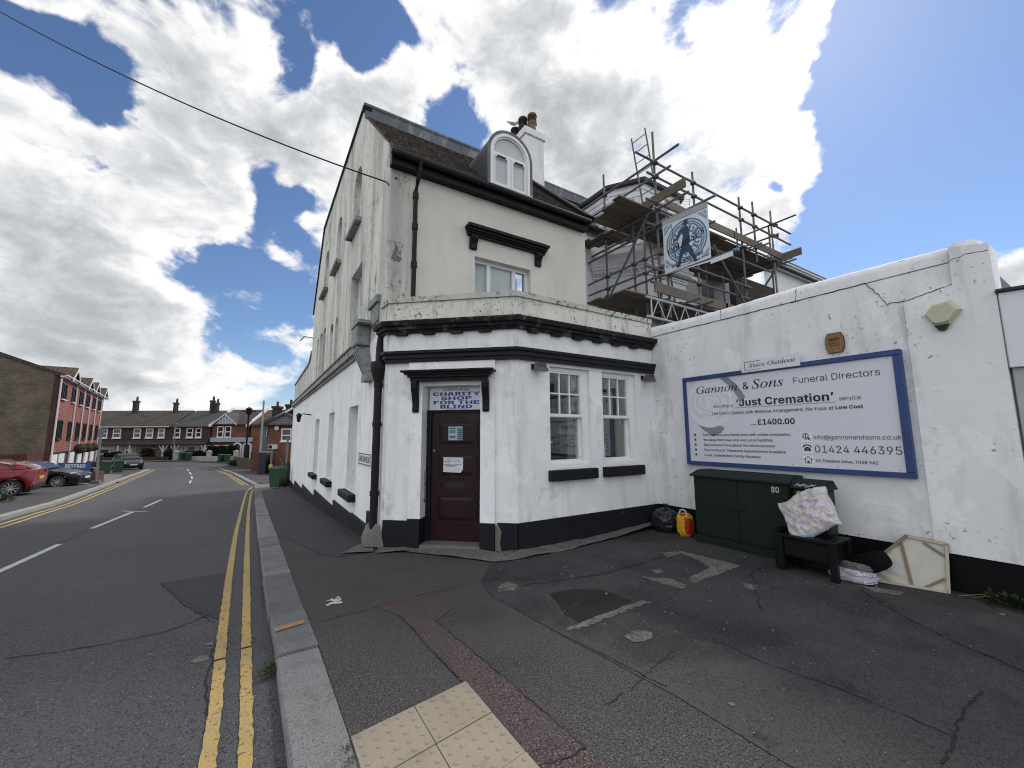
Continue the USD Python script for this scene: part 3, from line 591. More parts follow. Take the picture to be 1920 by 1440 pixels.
terrain = Polygon([(-300, -200), (300, -200), (300, 380), (-300, 380)])
tag(obj('ground', drape(terrain, -0.14), EARTH), 'flat dark ground beyond the roads and houses', kind='structure')

road = thing('road', 'dark asphalt road running down the hill past the corner house', kind='structure')
obj('surface', drape(road_poly, -0.075), ROAD, road)
obj('patch', drape(RPATCH, -0.071), PATCHTAR, road)
obj('patch', drape(RLIGHT, -0.071), CONC, road); obj('patch', drape(RLIGHT2, -0.071), CONC, road)
for c in ROAD_CRACKS:
    obj('crack', drape(ribbon(c, 0.011, rnd, 0.25, 0.05), -0.070), CRACK, road)


def line_pieces(pts, w, cuts, m, name, off=-0.069):
    L = LineString(pts); last = 0.0
    for c in list(cuts) + [L.length]:
        if c > last:
            n = max(2, int((c - last) / 0.05) if w < 0.2 and c < 12 else int((c - last) / 0.8) + 2); n = min(n, 160)
            P = np.array([L.interpolate(last + (c - last) * i / n).coords[0] for i in range(n + 1)])
            t = np.gradient(P, axis=0); t /= np.linalg.norm(t, axis=1, keepdims=True); nn = np.column_stack([-t[:, 1], t[:, 0]])
            jig = lambda: np.array([w / 2 + rnd.uniform(-1, 1) * 0.005 for _ in P])[:, None]
            pl = Polygon(np.vstack([P + nn * jig(), (P - nn * jig())[::-1]])).buffer(0)
            obj(name, drape(pl, off), m, road)
        last = c + 0.03


line_pieces([(-0.10, 0.2), (-0.115, 3.2), (-0.15, 4.5), (-0.19, 6.4), (-0.245, 10.0), (-0.27, 14.7), (-0.29, 20.5), (-0.26, 24.2), (-0.04, 27.0), (0.55, 28.6), (1.3, 29.0)], 0.072, [3.76, 9.0, 14.4, 19.0], YELLOW, 'yellow_line')
line_pieces([(0.06, 0.2), (0.047, 3.2), (0.02, 4.5), (-0.01, 6.4), (-0.05, 10.0), (-0.085, 14.7), (-0.09, 20.5), (-0.05, 24.0), (0.15, 26.2), (0.65, 27.6), (1.3, 27.9)], 0.068, [3.86, 9.2, 14.1, 19.2], YELLOW, 'yellow_line')
for dx in (0.22, 0.42):
    line_pieces([(x + dx, y) for x, y in KERB_L[2:]], 0.075, [], YELLOW, 'yellow_line')
    line_pieces([(x - dx - 0.05, y) for x, y in KERB_R2], 0.075, [], YELLOW, 'yellow_line')
for a, b in (((-2.84, 6.6), (-3.03, 11.25)), ((-3.17, 13.6), (-3.19, 17.5)), ((-3.19, 19.1), (-3.2, 22.3)), ((-3.5, 33.5), (-3.75, 36.5)), ((-3.9, 38.5), (-4.3, 42.0)), ((-4.6, 44.5), (-5.1, 48.0)), ((-5.3, 49.5), (-5.75, 52.3))):
    line_pieces([a, b], 0.10, [], LINEWHITE, 'centre_line')
line_pieces([(-3.52, 17.98), (-2.82, 17.35)], 0.09, [], LINEWHITE, 'centre_line')
for i in range(4):
    line_pieces([(-8.2 + i * 1.25, 53.3), (-7.4 + i * 1.25, 53.3)], 0.12, [], LINEWHITE, 'give_way_line')

KERB_IN = [(x + w, y) for (x, y), w in zip(KERB_R, [0.28] * len(KERB_R))]
pav_poly = Polygon(KERB_IN + [(1.6, 23.0), (30, 23.0), (30, -30)])
pavement = thing('pavement', 'worn asphalt pavement and forecourt in front of the corner shop', kind='structure')
rel = lambda V: 0.006 * (meshkit.fbm(np.column_stack([V * 1.3, V[:, :1] * 0]), 3, 5) - 0.5) * (V[:, 1] < 9) * (V[:, 1] > -2) * (V[:, 0] < 9)
obj('surface', drape(pav_poly.difference(sbox(0.4, -2, 7, 9)), 0.0), FOOTWAY, pavement)
obj('near_surface', drape(pav_poly.intersection(sbox(0.4, -2, 7, 9)), 0.0), FOOTWAY, pavement)
fore_poly = Polygon([(2.35, -1.5)] + FORECOURT_EDGE[::-1] + [(2.2, 4.2), (2.72, 4.85), (3.0, 5.3), (6.3, 5.3), (6.3, -1.5)])
obj('forecourt', drape(fore_poly, 0.004), FORE, pavement)
obj('tarmac_patch', drape(TAR_PATCH, 0.004), PATCHTAR, pavement)
obj('trench_strip', drape(RED, 0.004), REDSTRIP, pavement)
obj('damp_patch', drape(Polygon(WET).buffer(0.03).buffer(-0.03), 0.008), WETTAR, pavement)
for poly, n in ((L_SLAB, 'concrete_patch'), (WHITE_STRIP, 'concrete_patch'), (KERB_SCRAP, 'concrete_patch'), (SCRAP_A, 'concrete_patch'), (SCRAP_B, 'concrete_patch'), (SCRAP_C, 'concrete_patch'), (FRAME_SLAB, 'concrete_patch'), (ROUND, 'round_patch')):
    g = Polygon(poly).buffer(0)
    P = np.array(g.exterior.segmentize(0.035).coords)[:-1]; P = P + np.array([[rnd.uniform(-1, 1), rnd.uniform(-1, 1)] for _ in P]) * 0.016
    obj(n, drape(Polygon(P).buffer(0), 0.0075), CONCP, pavement)
obj('paint_splash', drape(unary_union([Point(0.66 + rnd.uniform(0, .13), 4.41 + rnd.uniform(0, .15)).buffer(rnd.uniform(.008, .03)) for _ in range(16)]), 0.006), LINEWHITE, pavement)
for i, c in enumerate(CRACKS):
    obj('crack', drape(ribbon(c, 0.014 if i in (2, 3, 5, 6) else 0.008, rnd, 0.5 if i < 4 else 0.3, 0.04), 0.0085), CRACK, pavement)
# grit and chips lying about on the forecourt
grit = []
for _ in range(260):
    x, y = rnd.uniform(2.3, 6.0), rnd.uniform(0.8, 5.0)
    s = rnd.uniform(0.003, 0.010) * (1.8 if rnd.random() < 0.1 else 1)
    g = trimesh.creation.icosphere(0, s); g.apply_scale([rnd.uniform(.7, 1.5), rnd.uniform(.7, 1.5), .6]); g.apply_translation([x, y, 0.005 + s * .3]); grit.append(g)
g = obj('grit', grit, CONC, pavement); tag(g, kind='stuff')

skirt = Polygon(PLINTH_SKIRT).buffer(0)


def skirt_rel(V):
    return 0.035 * meshkit.fbm(np.column_stack([V * 5, V[:, :1] * 0]), 4, 2) + 0.07 * np.clip((V[:, 0] - 4.5) / 1.5, 0, 1)


obj('concrete_fillet', drape(unary_union([skirt.buffer(0.05), Polygon(SKIRT2)]), 0.004, relief=skirt_rel, cell=0.07), CONCP, pavement, smooth=40)

# tactile tiles at the crossing
TA = np.array([1.255, 2.60]); e1 = np.array([-0.985, -0.16]); e1 /= np.linalg.norm(e1); e2 = np.array([0.0, -1.0]); e2 = e2 - e1 * 0.0
for i in range(2):
    for j in range(5):
        o = TA + e1 * 0.372 * i + e2 * 0.352 * j
        parts = []
        c4 = [o + e1 * 0.003 + e2 * 0.003, o + e1 * 0.369 + e2 * 0.003, o + e1 * 0.369 + e2 * 0.349, o + e1 * 0.003 + e2 * 0.349]
        dz = rnd.uniform(-0.002, 0.003)
        t = extrude(Polygon(c4), -0.03, 0.009 + dz); parts.append(t)
        for a in range(5):
            for b in range(5):
                q = o + e1 * (0.037 + 0.0745 * a) + e2 * (0.035 + 0.0705 * b)
                parts.append(lathe([(0, .0062), (.008, .006), (.0125, .004), (.0145, 0)], (q[0], q[1], 0.009 + dz), 12))
        obj('tactile_tile', parts, TACTILE, pavement, smooth=25)

# kerbs
kerb = thing('kerb', 'row of grey granite kerb stones along the near pavement', kind='structure')


def stones(pts, cuts, w, m, parent, top=0.004, gap=0.013, jit=0.009):
    L = LineString(pts)
    for a, b in zip(cuts[:-1], cuts[1:]):
        p, q = np.array(L.interpolate(a + gap / 2).coords[0]), np.array(L.interpolate(b - gap / 2).coords[0])
        t = (q - p) / np.linalg.norm(q - p); nn = np.array([t[1], -t[0]])
        tops = top + rnd.uniform(-jit, jit); k = rnd.uniform(-0.006, 0.006); ch = 0.014; V = []
        for base in (p, q):
            z = float(gz(*base))
            for o, dz in ((k, -.2), (k, tops - ch), (k + ch, tops), (w - .004, tops), (w - .004, -.2)):
                V.append([base[0] + nn[0] * o, base[1] + nn[1] * o, z + dz])
        mm = trimesh.convex.convex_hull(np.array(V))
        obj('kerb_stone', mm, m, parent)


Lr = LineString(KERB_R); s0 = lambda y: Lr.project(Point(np.interp(y, [p[1] for p in KERB_R], [p[0] for p in KERB_R]), y))
ys = [0.6, 1.75, 2.12, 3.62, 3.80, 4.42, 5.72, 5.86, 7.03, 7.7, 8.5, 10.4, 12.3, 14.25, 16.4, 18.5, 20.7, 23.0]
stones(KERB_R, [s0(y) for y in ys], 0.28, GRANITE, kerb, top=0.006)
obj('paint_mark', drape(Polygon([(0.22, 4.12), (0.44, 4.16), (0.445, 4.08), (0.22, 4.03)]), 0.0185), mat('orange_spray_paint', (0.42, 0.22, 0.085), 0.85, layers=[dict(kind='stain', color=(0.2, 0.2, 0.2), amount=0.9, scale=40, range=(0.5, 0.58))]), kerb)
kerb2 = thing('kerb', 'pale kerb stones curving along the far left side of the road', kind='structure')
PL = [(x - 0.30, y) for x, y in KERB_L]; LL = LineString(PL); c = list(np.arange(LL.project(Point(-5.3, 11)), LL.length - 0.5, 1.1)) + [LL.length]
stones(PL, c, 0.30, PALEKERB, kerb2, top=0.004, jit=0.004)
kerb3 = thing('kerb', 'kerb stones beyond the dropped kerb on the right of the road', kind='structure')
c = list(np.arange(0, LineString(KERB_R2).length, 1.2)) + [LineString(KERB_R2).length]
stones(KERB_R2, c, 0.22, PALEKERB, kerb3)
kf = thing('kerb', 'long straight kerb in front of the far terrace', kind='structure')
obj('kerb_line', drape(Polygon([far(-40, 53.0), far(110, 53.0), far(110, 53.25), far(-40, 53.25)]), 0.006), PALEKERB, kf)

lp = thing('pavement', 'asphalt parking forecourt and pavement on the left of the road', kind='structure')
obj('surface', drape(Polygon([(x - 0.3, y) for x, y in KERB_L] + [(-60, 52), (-60, -30)]), 0.0), FOOTWAY, lp)
obj('concrete_path', drape(Polygon([(-7.4, 30.5), (-7.0, 34.5), (-7.9, 38), (-8.6, 43), (-12, 48), (-14.0, 46), (-11.5, 38), (-9.6, 36.2)]), 0.004), CONC, lp)
rp = thing('pavement', 'pavement and concrete crossover beyond the dropped kerb on the right', kind='structure')
obj('surface', drape(Polygon([(x + 0.2, y) for x, y in KERB_R2] + [(20, 42), (20, 28.6)]), 0.0), FOOTWAY, rp)
obj('concrete_crossover', drape(Polygon([(0.06, 23.0), (3, 23.0), (3, 28.6), (0.0, 28.6)]), -0.03), CONC, rp)
fp = thing('pavement', 'pavement in front of the far terrace', kind='structure')
obj('surface', drape(Polygon([far(-40, 53.25), far(110, 53.25), far(110, 70), far(-40, 70)]), 0.0), FOOTWAY, fp)

# ---------------------------------------------------------------- the corner house with the charity shop
SIDE = Fr((1.53, 0, 0), (0, 1, 0), (-1, 0, 0))
SIDET = Fr((1.53, 0, 0), (0, -1, 0))
FRONT = Fr((0, 6.0, 0), (1, 0, 0))
PA, PB, PC = np.array([1.66, 6.27]), np.array([3.17, 4.95]), np.array([6.17, 4.95])
dd = (PB - PA) / np.linalg.norm(PB - PA); DL = float(np.linalg.norm(PB - PA))
DOORF = Fr((*PA, 0), (*dd, 0))
WINF = Fr((0, 4.95, 0), (1, 0, 0))
house = thing('corner_house', 'three storey cream rendered corner house with white single storey shop front and black cornice', 'house', loc=(1.53, 6.0, 0))


def arch(u0, u1, v0, v1, n=10):
    r = (u1 - u0) / 2; c = (u0 + u1) / 2
    return [(u0, v0), (u1, v0)] + [(c + r * math.cos(a), v1 - r + r * math.sin(a)) for a in np.linspace(0, math.pi, n)]


def rect(u0, u1, v0, v1):
    return [(u0, v0), (u1, v0), (u1, v1), (u0, v1)]


def holed(outer, holes):
    p = Polygon(outer)
    for h in holes:
        p = p.difference(Polygon(h))
    return p


def sash(fr, parent, u0, u1, v0, v1, n, m, bars=(0, 0), rails=(0.5,), fw=0.055, back=None, backmat=None, shape=None, mull=(), bw=0.022, upper_bars=None):
    """A window set at depth n in its opening: frame, pane, bars and what hangs behind the glass."""
    outer = Polygon(shape) if shape else Polygon(rect(u0, u1, v0, v1))
    fm = [fr.ext(outer.difference(outer.buffer(-fw, join_style=2)), n - 0.05, n + 0.035)]
    for r in rails:
        v = v0 + (v1 - v0) * r
        fm.append(fr.box(u0 + fw * .7, u1 - fw * .7, v - .022, v + .022, n - 0.035, n + 0.03))
    for q in mull:
        u = u0 + (u1 - u0) * q
        fm.append(fr.box(u - .035, u + .035, v0 + fw * .8, v1 - fw * .8 if not shape else v0 + (v1 - v0) * .62, n - 0.04, n + 0.032))
    w = obj('window', fm, m, parent)
    obj('pane', fr.ext(outer.buffer(-fw * .8, join_style=2), n - 0.006, n - 0.002), PANE, w)
    if upper_bars:
        k, r_, va = upper_bars; vb = v1 - fw
        for i in range(1, k):
            u = u0 + fw + (u1 - u0 - 2 * fw) * i / k
            obj('glazing_bar', fr.box(u - bw / 2, u + bw / 2, va, vb, n - .02, n + .016), m, w)
        for i in range(1, r_):
            v = va + (vb - va) * i / r_
            obj('glazing_bar', fr.box(u0 + fw * .9, u1 - fw * .9, v - bw / 2, v + bw / 2, n - .019, n + .0165), m, w)
    if back is not None:
        obj('curtain', fr.ext(outer.buffer(-fw * .5, join_style=2), n - back - .01, n - back), backmat, w)
    return w


# side wall: white below, stained cream above (the tall part stands a little behind the canted shop front, and is drawn 6 per cent up in size)
HS = 1.06; GROW = np.diag([HS, HS, HS, 1.0]); GROW[2, 3] = -0.096
ZB_ = 3.18
low = [(6.15, -0.2), (6.15, ZB_), (24.2, ZB_), (24.2, -1.6), (16, -1.2)]
gw = [(7.75, 8.62, .58, 2.17), (10.45, 11.30, .56, 2.18), (13.2, 14.15, .50, 2.12)]
obj('side_wall_lower', SIDE.ext(holed(low, [rect(*g) for g in gw]), -0.32, 0), WHITE, house)
upper = [(6.302, ZB_), (6.302, 6.40), (8.36, 8.37), (8.42, 8.6), (14.4, 8.6), (16.43, 6.2), (16.43, 4.9)] + [(16.43 + 1.1 * (1 - math.cos(a)), 4.33 + .55 * (1 - math.sin(a))) for a in np.linspace(.1, math.pi / 2, 7)] + [(24.0, 4.24), (24.0, ZB_)]
arches = [(8.35, 9.15), (10.72, 11.52), (13.0, 13.85)]
slits = [(12.86, 13.32), (13.62, 14.12), (14.46, 14.92)]
pairs = [(10.62, 11.06), (11.38, 11.82)]
holes = [arch(a, b, 6.05, 7.42) for a, b in arches] + [rect(7.92, 9.02, 3.30, 5.0)] + [arch(a, b, 3.42, 4.61) for a, b in pairs] + [rect(a, b, 3.30, 4.82) for a, b in slits]
obj('side_wall_upper', SIDE.ext(holed(upper, holes), -0.30, 0), STAINED, house)
obj('rear_parapet_coping', SIDE.ext([(16.5, 4.74)] + [(16.43 + 1.1 * (1 - math.cos(a)), 4.33 + .55 * (1 - math.sin(a))) for a in np.linspace(.35, math.pi / 2, 6)] + [(24.03, 4.25), (24.03, 4.31)] + [(16.47 + 1.1 * (1 - math.cos(a)), 4.41 + .55 * (1 - math.sin(a))) for a in np.linspace(math.pi / 2, .35, 6)], -.32, .04), MOULD, house)
for a, b in arches:
    obj('arched_sill', SIDE.box(a - .14, b + .14, 5.95, 6.05, -.1, .13, .01), MOULD, house)
    s = arch(a, b, 6.05, 7.42); sash(SIDE, house, a, b, 6.05, 7.42, -.17, GLOSSWHITE, shape=s, back=.08, backmat=NET)
sash(SIDE, house, 7.92, 9.02, 3.30, 5.0, -.19, GLOSSWHITE, back=.1, backmat=NET, rails=(.48,))
for a, b in pairs:
    s = arch(a, b, 3.42, 4.61); sash(SIDE, house, a, b, 3.42, 4.61, -.15, GLOSSWHITE, shape=s, back=.08, backmat=NET, rails=())
for a, b in slits:
    sash(SIDE, house, a, b, 3.30, 4.82, -.17, GLOSSWHITE, back=.08, backmat=NET, rails=(.5,))
for i, (a, b, c, d) in enumerate(gw):
    sash(SIDE, house, a, b, c, d, -.22, GLOSSWHITE, back=.15, backmat=CURTAIN if i != 1 else NET, rails=(.5,))
    obj('window_sill', SIDE.box(a - .08, b + .12, c - .13, c - .002, -.2, .13, .012), PLINTH, house)
obj('side_moulding', [SIDE.ext(rect(7.2, 24.1, 3.06, 3.13), 0, .05), SIDE.ext(rect(7.2, 24.1, 3.13, 3.27), 0, .11), SIDE.ext(rect(7.2, 24.1, 3.27, 3.31), 0, .14)], MOULD, house)
for a, b, z in ((6.42, 6.66, .46), (6.66, 7.9, .24), (7.9, 9.9, .21), (9.9, 13.4, .06), (13.4, 17.0, -.14), (17.0, 20.5, -.32), (20.5, 24.2, -.55)):
    obj('side_plinth', SIDE.ext([(a + .002, gz(0, a) - .25), (b - .002, gz(0, b) - .25), (b - .002, z), (a + .002, z)], 0, .035), PLINTH, house)
for k in range(6):
    y = 6.9 + k * 2.7 + rnd.uniform(-.2, .2); L_ = rnd.uniform(1.5, 2.6); g = SIDE.ext([(y, -.03), (y + L_, -.03), (y + L_ * .8, rnd.uniform(.01, .03)), (y + L_ * .2, rnd.uniform(.01, .03))], .03, .07 + rnd.uniform(0, .06))
    g.apply_translation([0, 0, float(gz(0, y + L_ / 2))]); obj('concrete_fillet', g, CONC, house)

# front wall of the house
wx0, wx1, wz0, wz1 = 3.0, 4.17, 3.72, 4.68
obj('front_wall', FRONT.ext(holed([(1.836, 3.3), (5.56, 3.3), (5.56, 5.79), (1.836, 5.79)], [rect(wx0, wx1, wz0, wz1)]), -.3, 0), CREAM, house)
obj('corner_pier', [FRONT.ext(rect(1.53, 1.834, 3.182, 5.93), -.3, 0)], STAINED, house)
obj('gable_end_triangle', SIDE.ext([(6.0, 5.932), (6.0, 6.10), (6.30, 6.385), (6.30, 5.932)], -.3, 0), STAINED, house)
wf = sash(FRONT, house, wx0, wx1, wz0, wz1, -.14, UPVC, rails=(), mull=(.285, .74), fw=.06)
for a, b, m_ in ((.02, .27, NET), (.31, .72, NET)):
    obj('blind', FRONT.box(wx0 + (wx1 - wx0) * a, wx0 + (wx1 - wx0) * b, wz0, wz1 - .05, -.21, -.2), m_, wf)
obj('blind', FRONT.box(wx0 + .6, wx1, wz0, wz1, -.5, -.49), DARKROOM, wf)  # dark sheet painted in for the unlit room, no real blind
hood = obj('window_hood', [FRONT.ext(rect(2.85, 4.47, 5.02, 5.055), 0, .07), FRONT.ext(rect(2.84, 4.48, 5.055, 5.085), 0, .10), FRONT.ext(rect(2.83, 4.49, 5.085, 5.13), 0, .13), FRONT.ext(rect(2.81, 4.51, 5.13, 5.18), 0, .17), FRONT.ext(rect(2.9, 4.42, 5.18, 5.20), 0, .14)], BLACK, house)


def scroll(fr, u, w, v0, v1, d):
    """A console bracket: S-shaped side profile."""
    h = v1 - v0
    pr = [(0, v0), (d * .34, v0 + .01 * h), (d * .42, v0 + .08 * h), (d * .38, v0 + .2 * h), (d * .46, v0 + .42 * h), (d * .70, v0 + .62 * h), (d * .95, v0 + .76 * h), (d, v0 + .9 * h), (d * .94, v1), (0, v1)]
    f2 = Fr(fr.at(u - w / 2, 0), fr.n, fr.u)
    ms = [f2.ext(pr, 0, w)]
    f3 = Fr(fr.at(u - w / 2 - .008, 0), fr.n, fr.u); ms.append(f3.ext([(p[0] * .85, v0 + (p[1] - v0) * .9 + .03 * h) for p in pr], 0, w + .016))
    return ms


for u in (2.96, 4.33):
    obj('hood_bracket', scroll(FRONT, u, .12, 4.78, 5.02, .11), BLACK, house)
obj('window_sill', FRONT.box(2.95, 4.22, 3.64, 3.72, -.1, .08, .01), COPING, house)
obj('wall_patch', FRONT.ext([(1.57, 4.30), (1.63, 4.52), (1.60, 4.60), (1.68, 4.50), (1.66, 4.38), (1.74, 4.33), (1.70, 4.27)], 0, .004), CONC, house)

# roof: mansard slope with separate tiles, lead roll at the top, flat roof behind
rx0, rx1 = 1.56, 5.62
S0, S1 = np.array([5.86, 6.00]), np.array([8.37, 8.40]); sl = S1 - S0; SLEN = float(np.linalg.norm(sl)); sl = sl / SLEN
ROOF = Fr((0, S0[0], S0[1]), (1, 0, 0), None, (0, sl[0], sl[1]))
roof = obj('roof', ROOF.box(rx0, rx1, 0, SLEN, -.12, -.02), DKLEAD, house)
obj('flat_roof', bx(rx0, rx1, 8.37, 14.4, 8.36, 8.42), DKLEAD, house)
obj('rear_flat_roof', bx(1.8, 9.0, 16.3, 23.9, 4.0, 4.1), DKLEAD, house)
bp = SIDE.ext([(14.4, 8.6), (16.43, 6.2), (16.43, 6.05), (14.3, 8.45)], -4.0, -.02); obj('rear_slope', bp, DKLEAD, house)
DU0, DU1 = 3.30, 4.17
cells = []
course = 0.118
nrow = int(SLEN / course)
for r in range(nrow):
    off = 0.085 if r % 2 else 0.0; u = rx0 + .02 - off
    while u < rx1 - .02:
        a, b = max(u, rx0 + .02), min(u + .166, rx1 - .02); u += .17
        if b - a < .03:
            continue
        v = r * course
        if DU0 - .02 < (a + b) / 2 < DU1 + .02 and v > .36 and v < 1.62:
            continue
        cells.append((r, a, b, v))
big, rest = [], []
order = sorted(cells, key=lambda c: ((c[1] - 0) ** 2 + 0) ** .5 + c[3] * .8)
chosen = set(map(id, order[:300]))
for c in cells:
    r, a, b, v = c; t = rnd.uniform(0, .014); k = rnd.uniform(-.004, .004)
    f2 = Fr(ROOF.at(0, v, 0), ROOF.u, None, ROOF.v * math.cos(.12) - ROOF.n * math.sin(.12))
    mm = f2.box(a + .003, b - .003, k, course + .05, .004 + t, .022 + t)
    if id(c) in chosen:
        obj('roof_tile', mm, TILE, roof)
    else:
        rest.append(mm)
tag(obj('roof_tiles', rest, TILE, roof), kind='stuff')
obj('lead_ridge_upstand', [FRONT.put(bx(rx0 - .02, rx1 - .5, 8.36, 8.66, -2.42, -2.36)), tube([(rx0 - .05, 8.38, 8.69), (rx1 - .5, 8.38, 8.69)], .05, 10), ROOF.box(rx0, rx1 - .5, SLEN - .16, SLEN - .01, .02, .035)], LEAD, house)
for i in range(1, 5):
    obj('lead_seam', bx(rx0 + i * .75 - .015, rx0 + i * .75 + .015, 8.345, 8.37, 8.36, 8.66), LEAD, house)
obj('verge_trim', [SIDE.ext([(8.30, 8.62), (14.45, 8.68), (16.47, 6.22), (16.47, 6.12), (14.4, 8.60), (8.46, 8.60), (8.40, 8.52)], -.14, .045)], DKLEAD, house)
fas = obj('eaves_fascia', [bx(1.50, 5.52, 5.86, 5.997, 5.78, 5.97)], BLACK, house)
gut = [tube([(1.47, 5.80, 5.94), (5.54, 5.80, 5.94)], .058, 10)]
obj('gutter', gut, CASTIRON, house)
verge = Fr((5.56, S0[0], S0[1]), (0, sl[0], sl[1]), (1, 0, 0), (0, -sl[1], sl[0]))
obj('party_wall_capping', verge.box(.02, SLEN + .05, -.02, .10, -.12, .12), plain('black_bitumen', (.012, .012, .013), .95, spec=.08, var=.3), house)
# rainwater pipe on the front wall
pp = [(1.93, 5.79, 5.90), (1.93, 5.79, 5.76), (1.915, 5.85, 5.62), (1.91, 5.93, 5.46), (1.91, 5.93, 3.5)]
rp_ = obj('rain_pipe', tube(pp, .036, 10), CASTIRON, house)
for z in (5.40, 4.88, 4.25):
    obj('pipe_collar', tube([(1.91, 5.93, z - .05), (1.91, 5.93, z + .05)], .047, 10), CASTIRON, rp_)

# round-headed dormer
DZ0 = 6.10; DF = Fr((0, 6.03, 0), (1, 0, 0))
dsh = arch(DU0, DU1, DZ0, 7.26, 18)
dorm = obj('dormer', [DF.ext(Polygon(dsh).difference(Polygon(dsh).buffer(-.055)), -.06, .05), DF.ext(Polygon(dsh).buffer(-.05).difference(Polygon(arch(DU0 + .085, DU1 - .085, DZ0 + .07, 7.175, 18))), -.05, .02),
                      DF.box((DU0 + DU1) / 2 - .034, (DU0 + DU1) / 2 + .034, DZ0 + .05, 6.80, -.05, .015), DF.box(DU0 + .08, DU1 - .08, 6.77, 6.83, -.05, .018), DF.box(DU0 - .03, DU1 + .03, DZ0 - .05, DZ0 + .03, -.05, .09)], GLOSSWHITE, house)
LITBLIND = plain('obscured_glass', (.50, .54, .545), .06, spec=.6, var=.1)  # pale colour stands in for the daylit blind behind clear glass
for a, b in ((DU0 + .08, (DU0 + DU1) / 2 - .035), ((DU0 + DU1) / 2 + .035, DU1 - .08)):
    s = obj('casement', [DF.ext(Polygon(rect(a, b, DZ0 + .08, 6.76)).difference(Polygon(rect(a + .032, b - .032, DZ0 + .115, 6.725))), -.03, .03)], UPVC, dorm)
    obj('pane', DF.box(a + .02, b - .02, DZ0 + .10, 6.74, -.014, -.008), LITBLIND, dorm)
    obj('vent', DF.box(a + .07, b - .07, 6.725, 6.75, .03, .05), CASTIRON, dorm)
obj('pane', DF.ext(arch(DU0 + .09, DU1 - .09, 6.83, 7.17, 18)[2:] + [(DU0 + .09, 6.835), (DU1 - .09, 6.835)], -.014, -.008), LITBLIND, dorm)
obj('blind', DF.ext(arch(DU0 + .06, DU1 - .06, DZ0, 7.22, 18), -.1, -.09), NET, dorm)
shell = Polygon(arch(DU0 - .045, DU1 + .045, DZ0 - .02, 7.305, 22)).difference(Polygon(arch(DU0 + .0, DU1 - .0, DZ0 - .1, 7.262, 22)))
obj('dormer_shell', DF.ext(shell, -1.28, .03), DKLEAD, house, smooth=30)
obj('dormer_front_edge', DF.ext(Polygon(arch(DU0 - .055, DU1 + .055, DZ0 - .02, 7.315, 22)).difference(Polygon(arch(DU0 - .004, DU1 + .004, DZ0 - .1, 7.266, 22))), .031, .055), LEAD, house)

# chimney on the party wall
ch = obj('chimney', [cb(5.45, 6.05, 8.0, 8.92, 7.3, 9.42, .015), cb(5.41, 6.09, 7.96, 8.96, 9.42, 9.62, .015)], mat('chimney_white_render', (0.78, 0.79, 0.80), 0.85, 0.06, 2.0, layers=[dict(kind='stain', color=(0.4, 0.41, 0.42), amount=0.5, scale=3, stretch=(1, 1, .2), range=(.5, .75))]), house)
for (x, y, c_, h, s) in ((5.60, 8.72, (0.05, 0.026, 0.018), .52, 0), (5.66, 8.42, (0.045, 0.024, 0.019), .66, 1), (5.80, 8.18, (0.15, 0.105, 0.065), .66, 2)):
    pm_ = mat('clay_pot_%d' % s, c_, 0.7, 0.2, 8.0)
    pot = obj('chimney_pot', lathe([(0, 0), (.135, 0), (.14, .06), (.115, .1), (.105, h * .45), (.13, h * .5), (.13, h * .56), (.115, h * .58), (.115, h * .82), (.135, h * .84), (.13, h * .92), (.085, h * .99), (0, h)], (x, y, 9.6), 18), pm_, ch, smooth=35)
    obj('pot_louvre', [lathe([(.117, h * (.62 + .055 * k)), (.125, h * (.62 + .055 * k)), (.125, h * (.64 + .055 * k)), (.117, h * (.64 + .055 * k))], (x, y, 9.6), 18) for k in range(4)], CASTIRON, ch)
tag(obj('gull', [trimesh.convex.convex_hull(np.vstack([np.array([[-.16, 0, .02], [-.2, .01, .05], [.12, .05, .06], [.12, -.05, .06], [.2, 0, .12], [0, 0, -.02], [0, .06, .04], [0, -.06, .04], [.1, 0, .14]])])).apply_translation([5.52, 8.76, 10.22]), trimesh.creation.icosphere(1, .05).apply_translation([5.70, 8.76, 10.37]), trimesh.creation.cone(.015, .06).apply_translation([5.76, 8.76, 10.37])], mat('gull_grey', (0.5, 0.5, 0.52), 0.8)), 'grey and white gull perched on the left chimney pot', 'bird')

GROWN = GROW; GROW = None
# ---- single-storey shop front: canted door face and window face
SH = 3.18
do0, do1, dz1 = 0.565, 1.47, 2.36
obj('door_face_wall', DOORF.ext(holed([(0, -.15), (DL, -.15), (DL, SH), (0, SH)], [rect(do0, do1, -.15, dz1)]), -.30, 0), WHITE, house)
ws = [(3.77, 4.60), (4.88, 5.70)]
obj('window_face_wall', WINF.ext(holed([(3.17, -.15), (6.16, -.15), (6.16, SH), (3.17, SH)], [rect(a, b, 1.09, 2.66) for a, b in ws]), -.26, 0), WHITE, house)
obj('corner_return', [bx(1.62, 1.72, 6.29, 7.0, -.15, 3.4)], WHITE, house)
obj('shop_roof', extrude([(1.7, 6.3), (3.17, 5.05), (6.1, 5.05), (6.1, 6.0), (1.7, 6.4)], 3.2, 3.3), DKLEAD, house)
FP = [(1.63, 6.60), tuple(PA), tuple(PB), tuple(PC)]
FPR = FP          # walked so that the street is on the right-hand side
obj('fascia_band', profile_along([(-.02, 2.71), (.055, 2.71), (.055, 2.76), (.075, 2.77), (.075, 2.82), (.10, 2.845), (.10, 2.885), (-.02, 2.885)], FPR), BLACK, house)
obj('cornice', profile_along([(-.02, 3.17), (.05, 3.17), (.065, 3.205), (.10, 3.22), (.105, 3.26), (.15, 3.275), (.165, 3.32), (.165, 3.345), (-.02, 3.365)], FPR), CORNICE, house)
k = 0
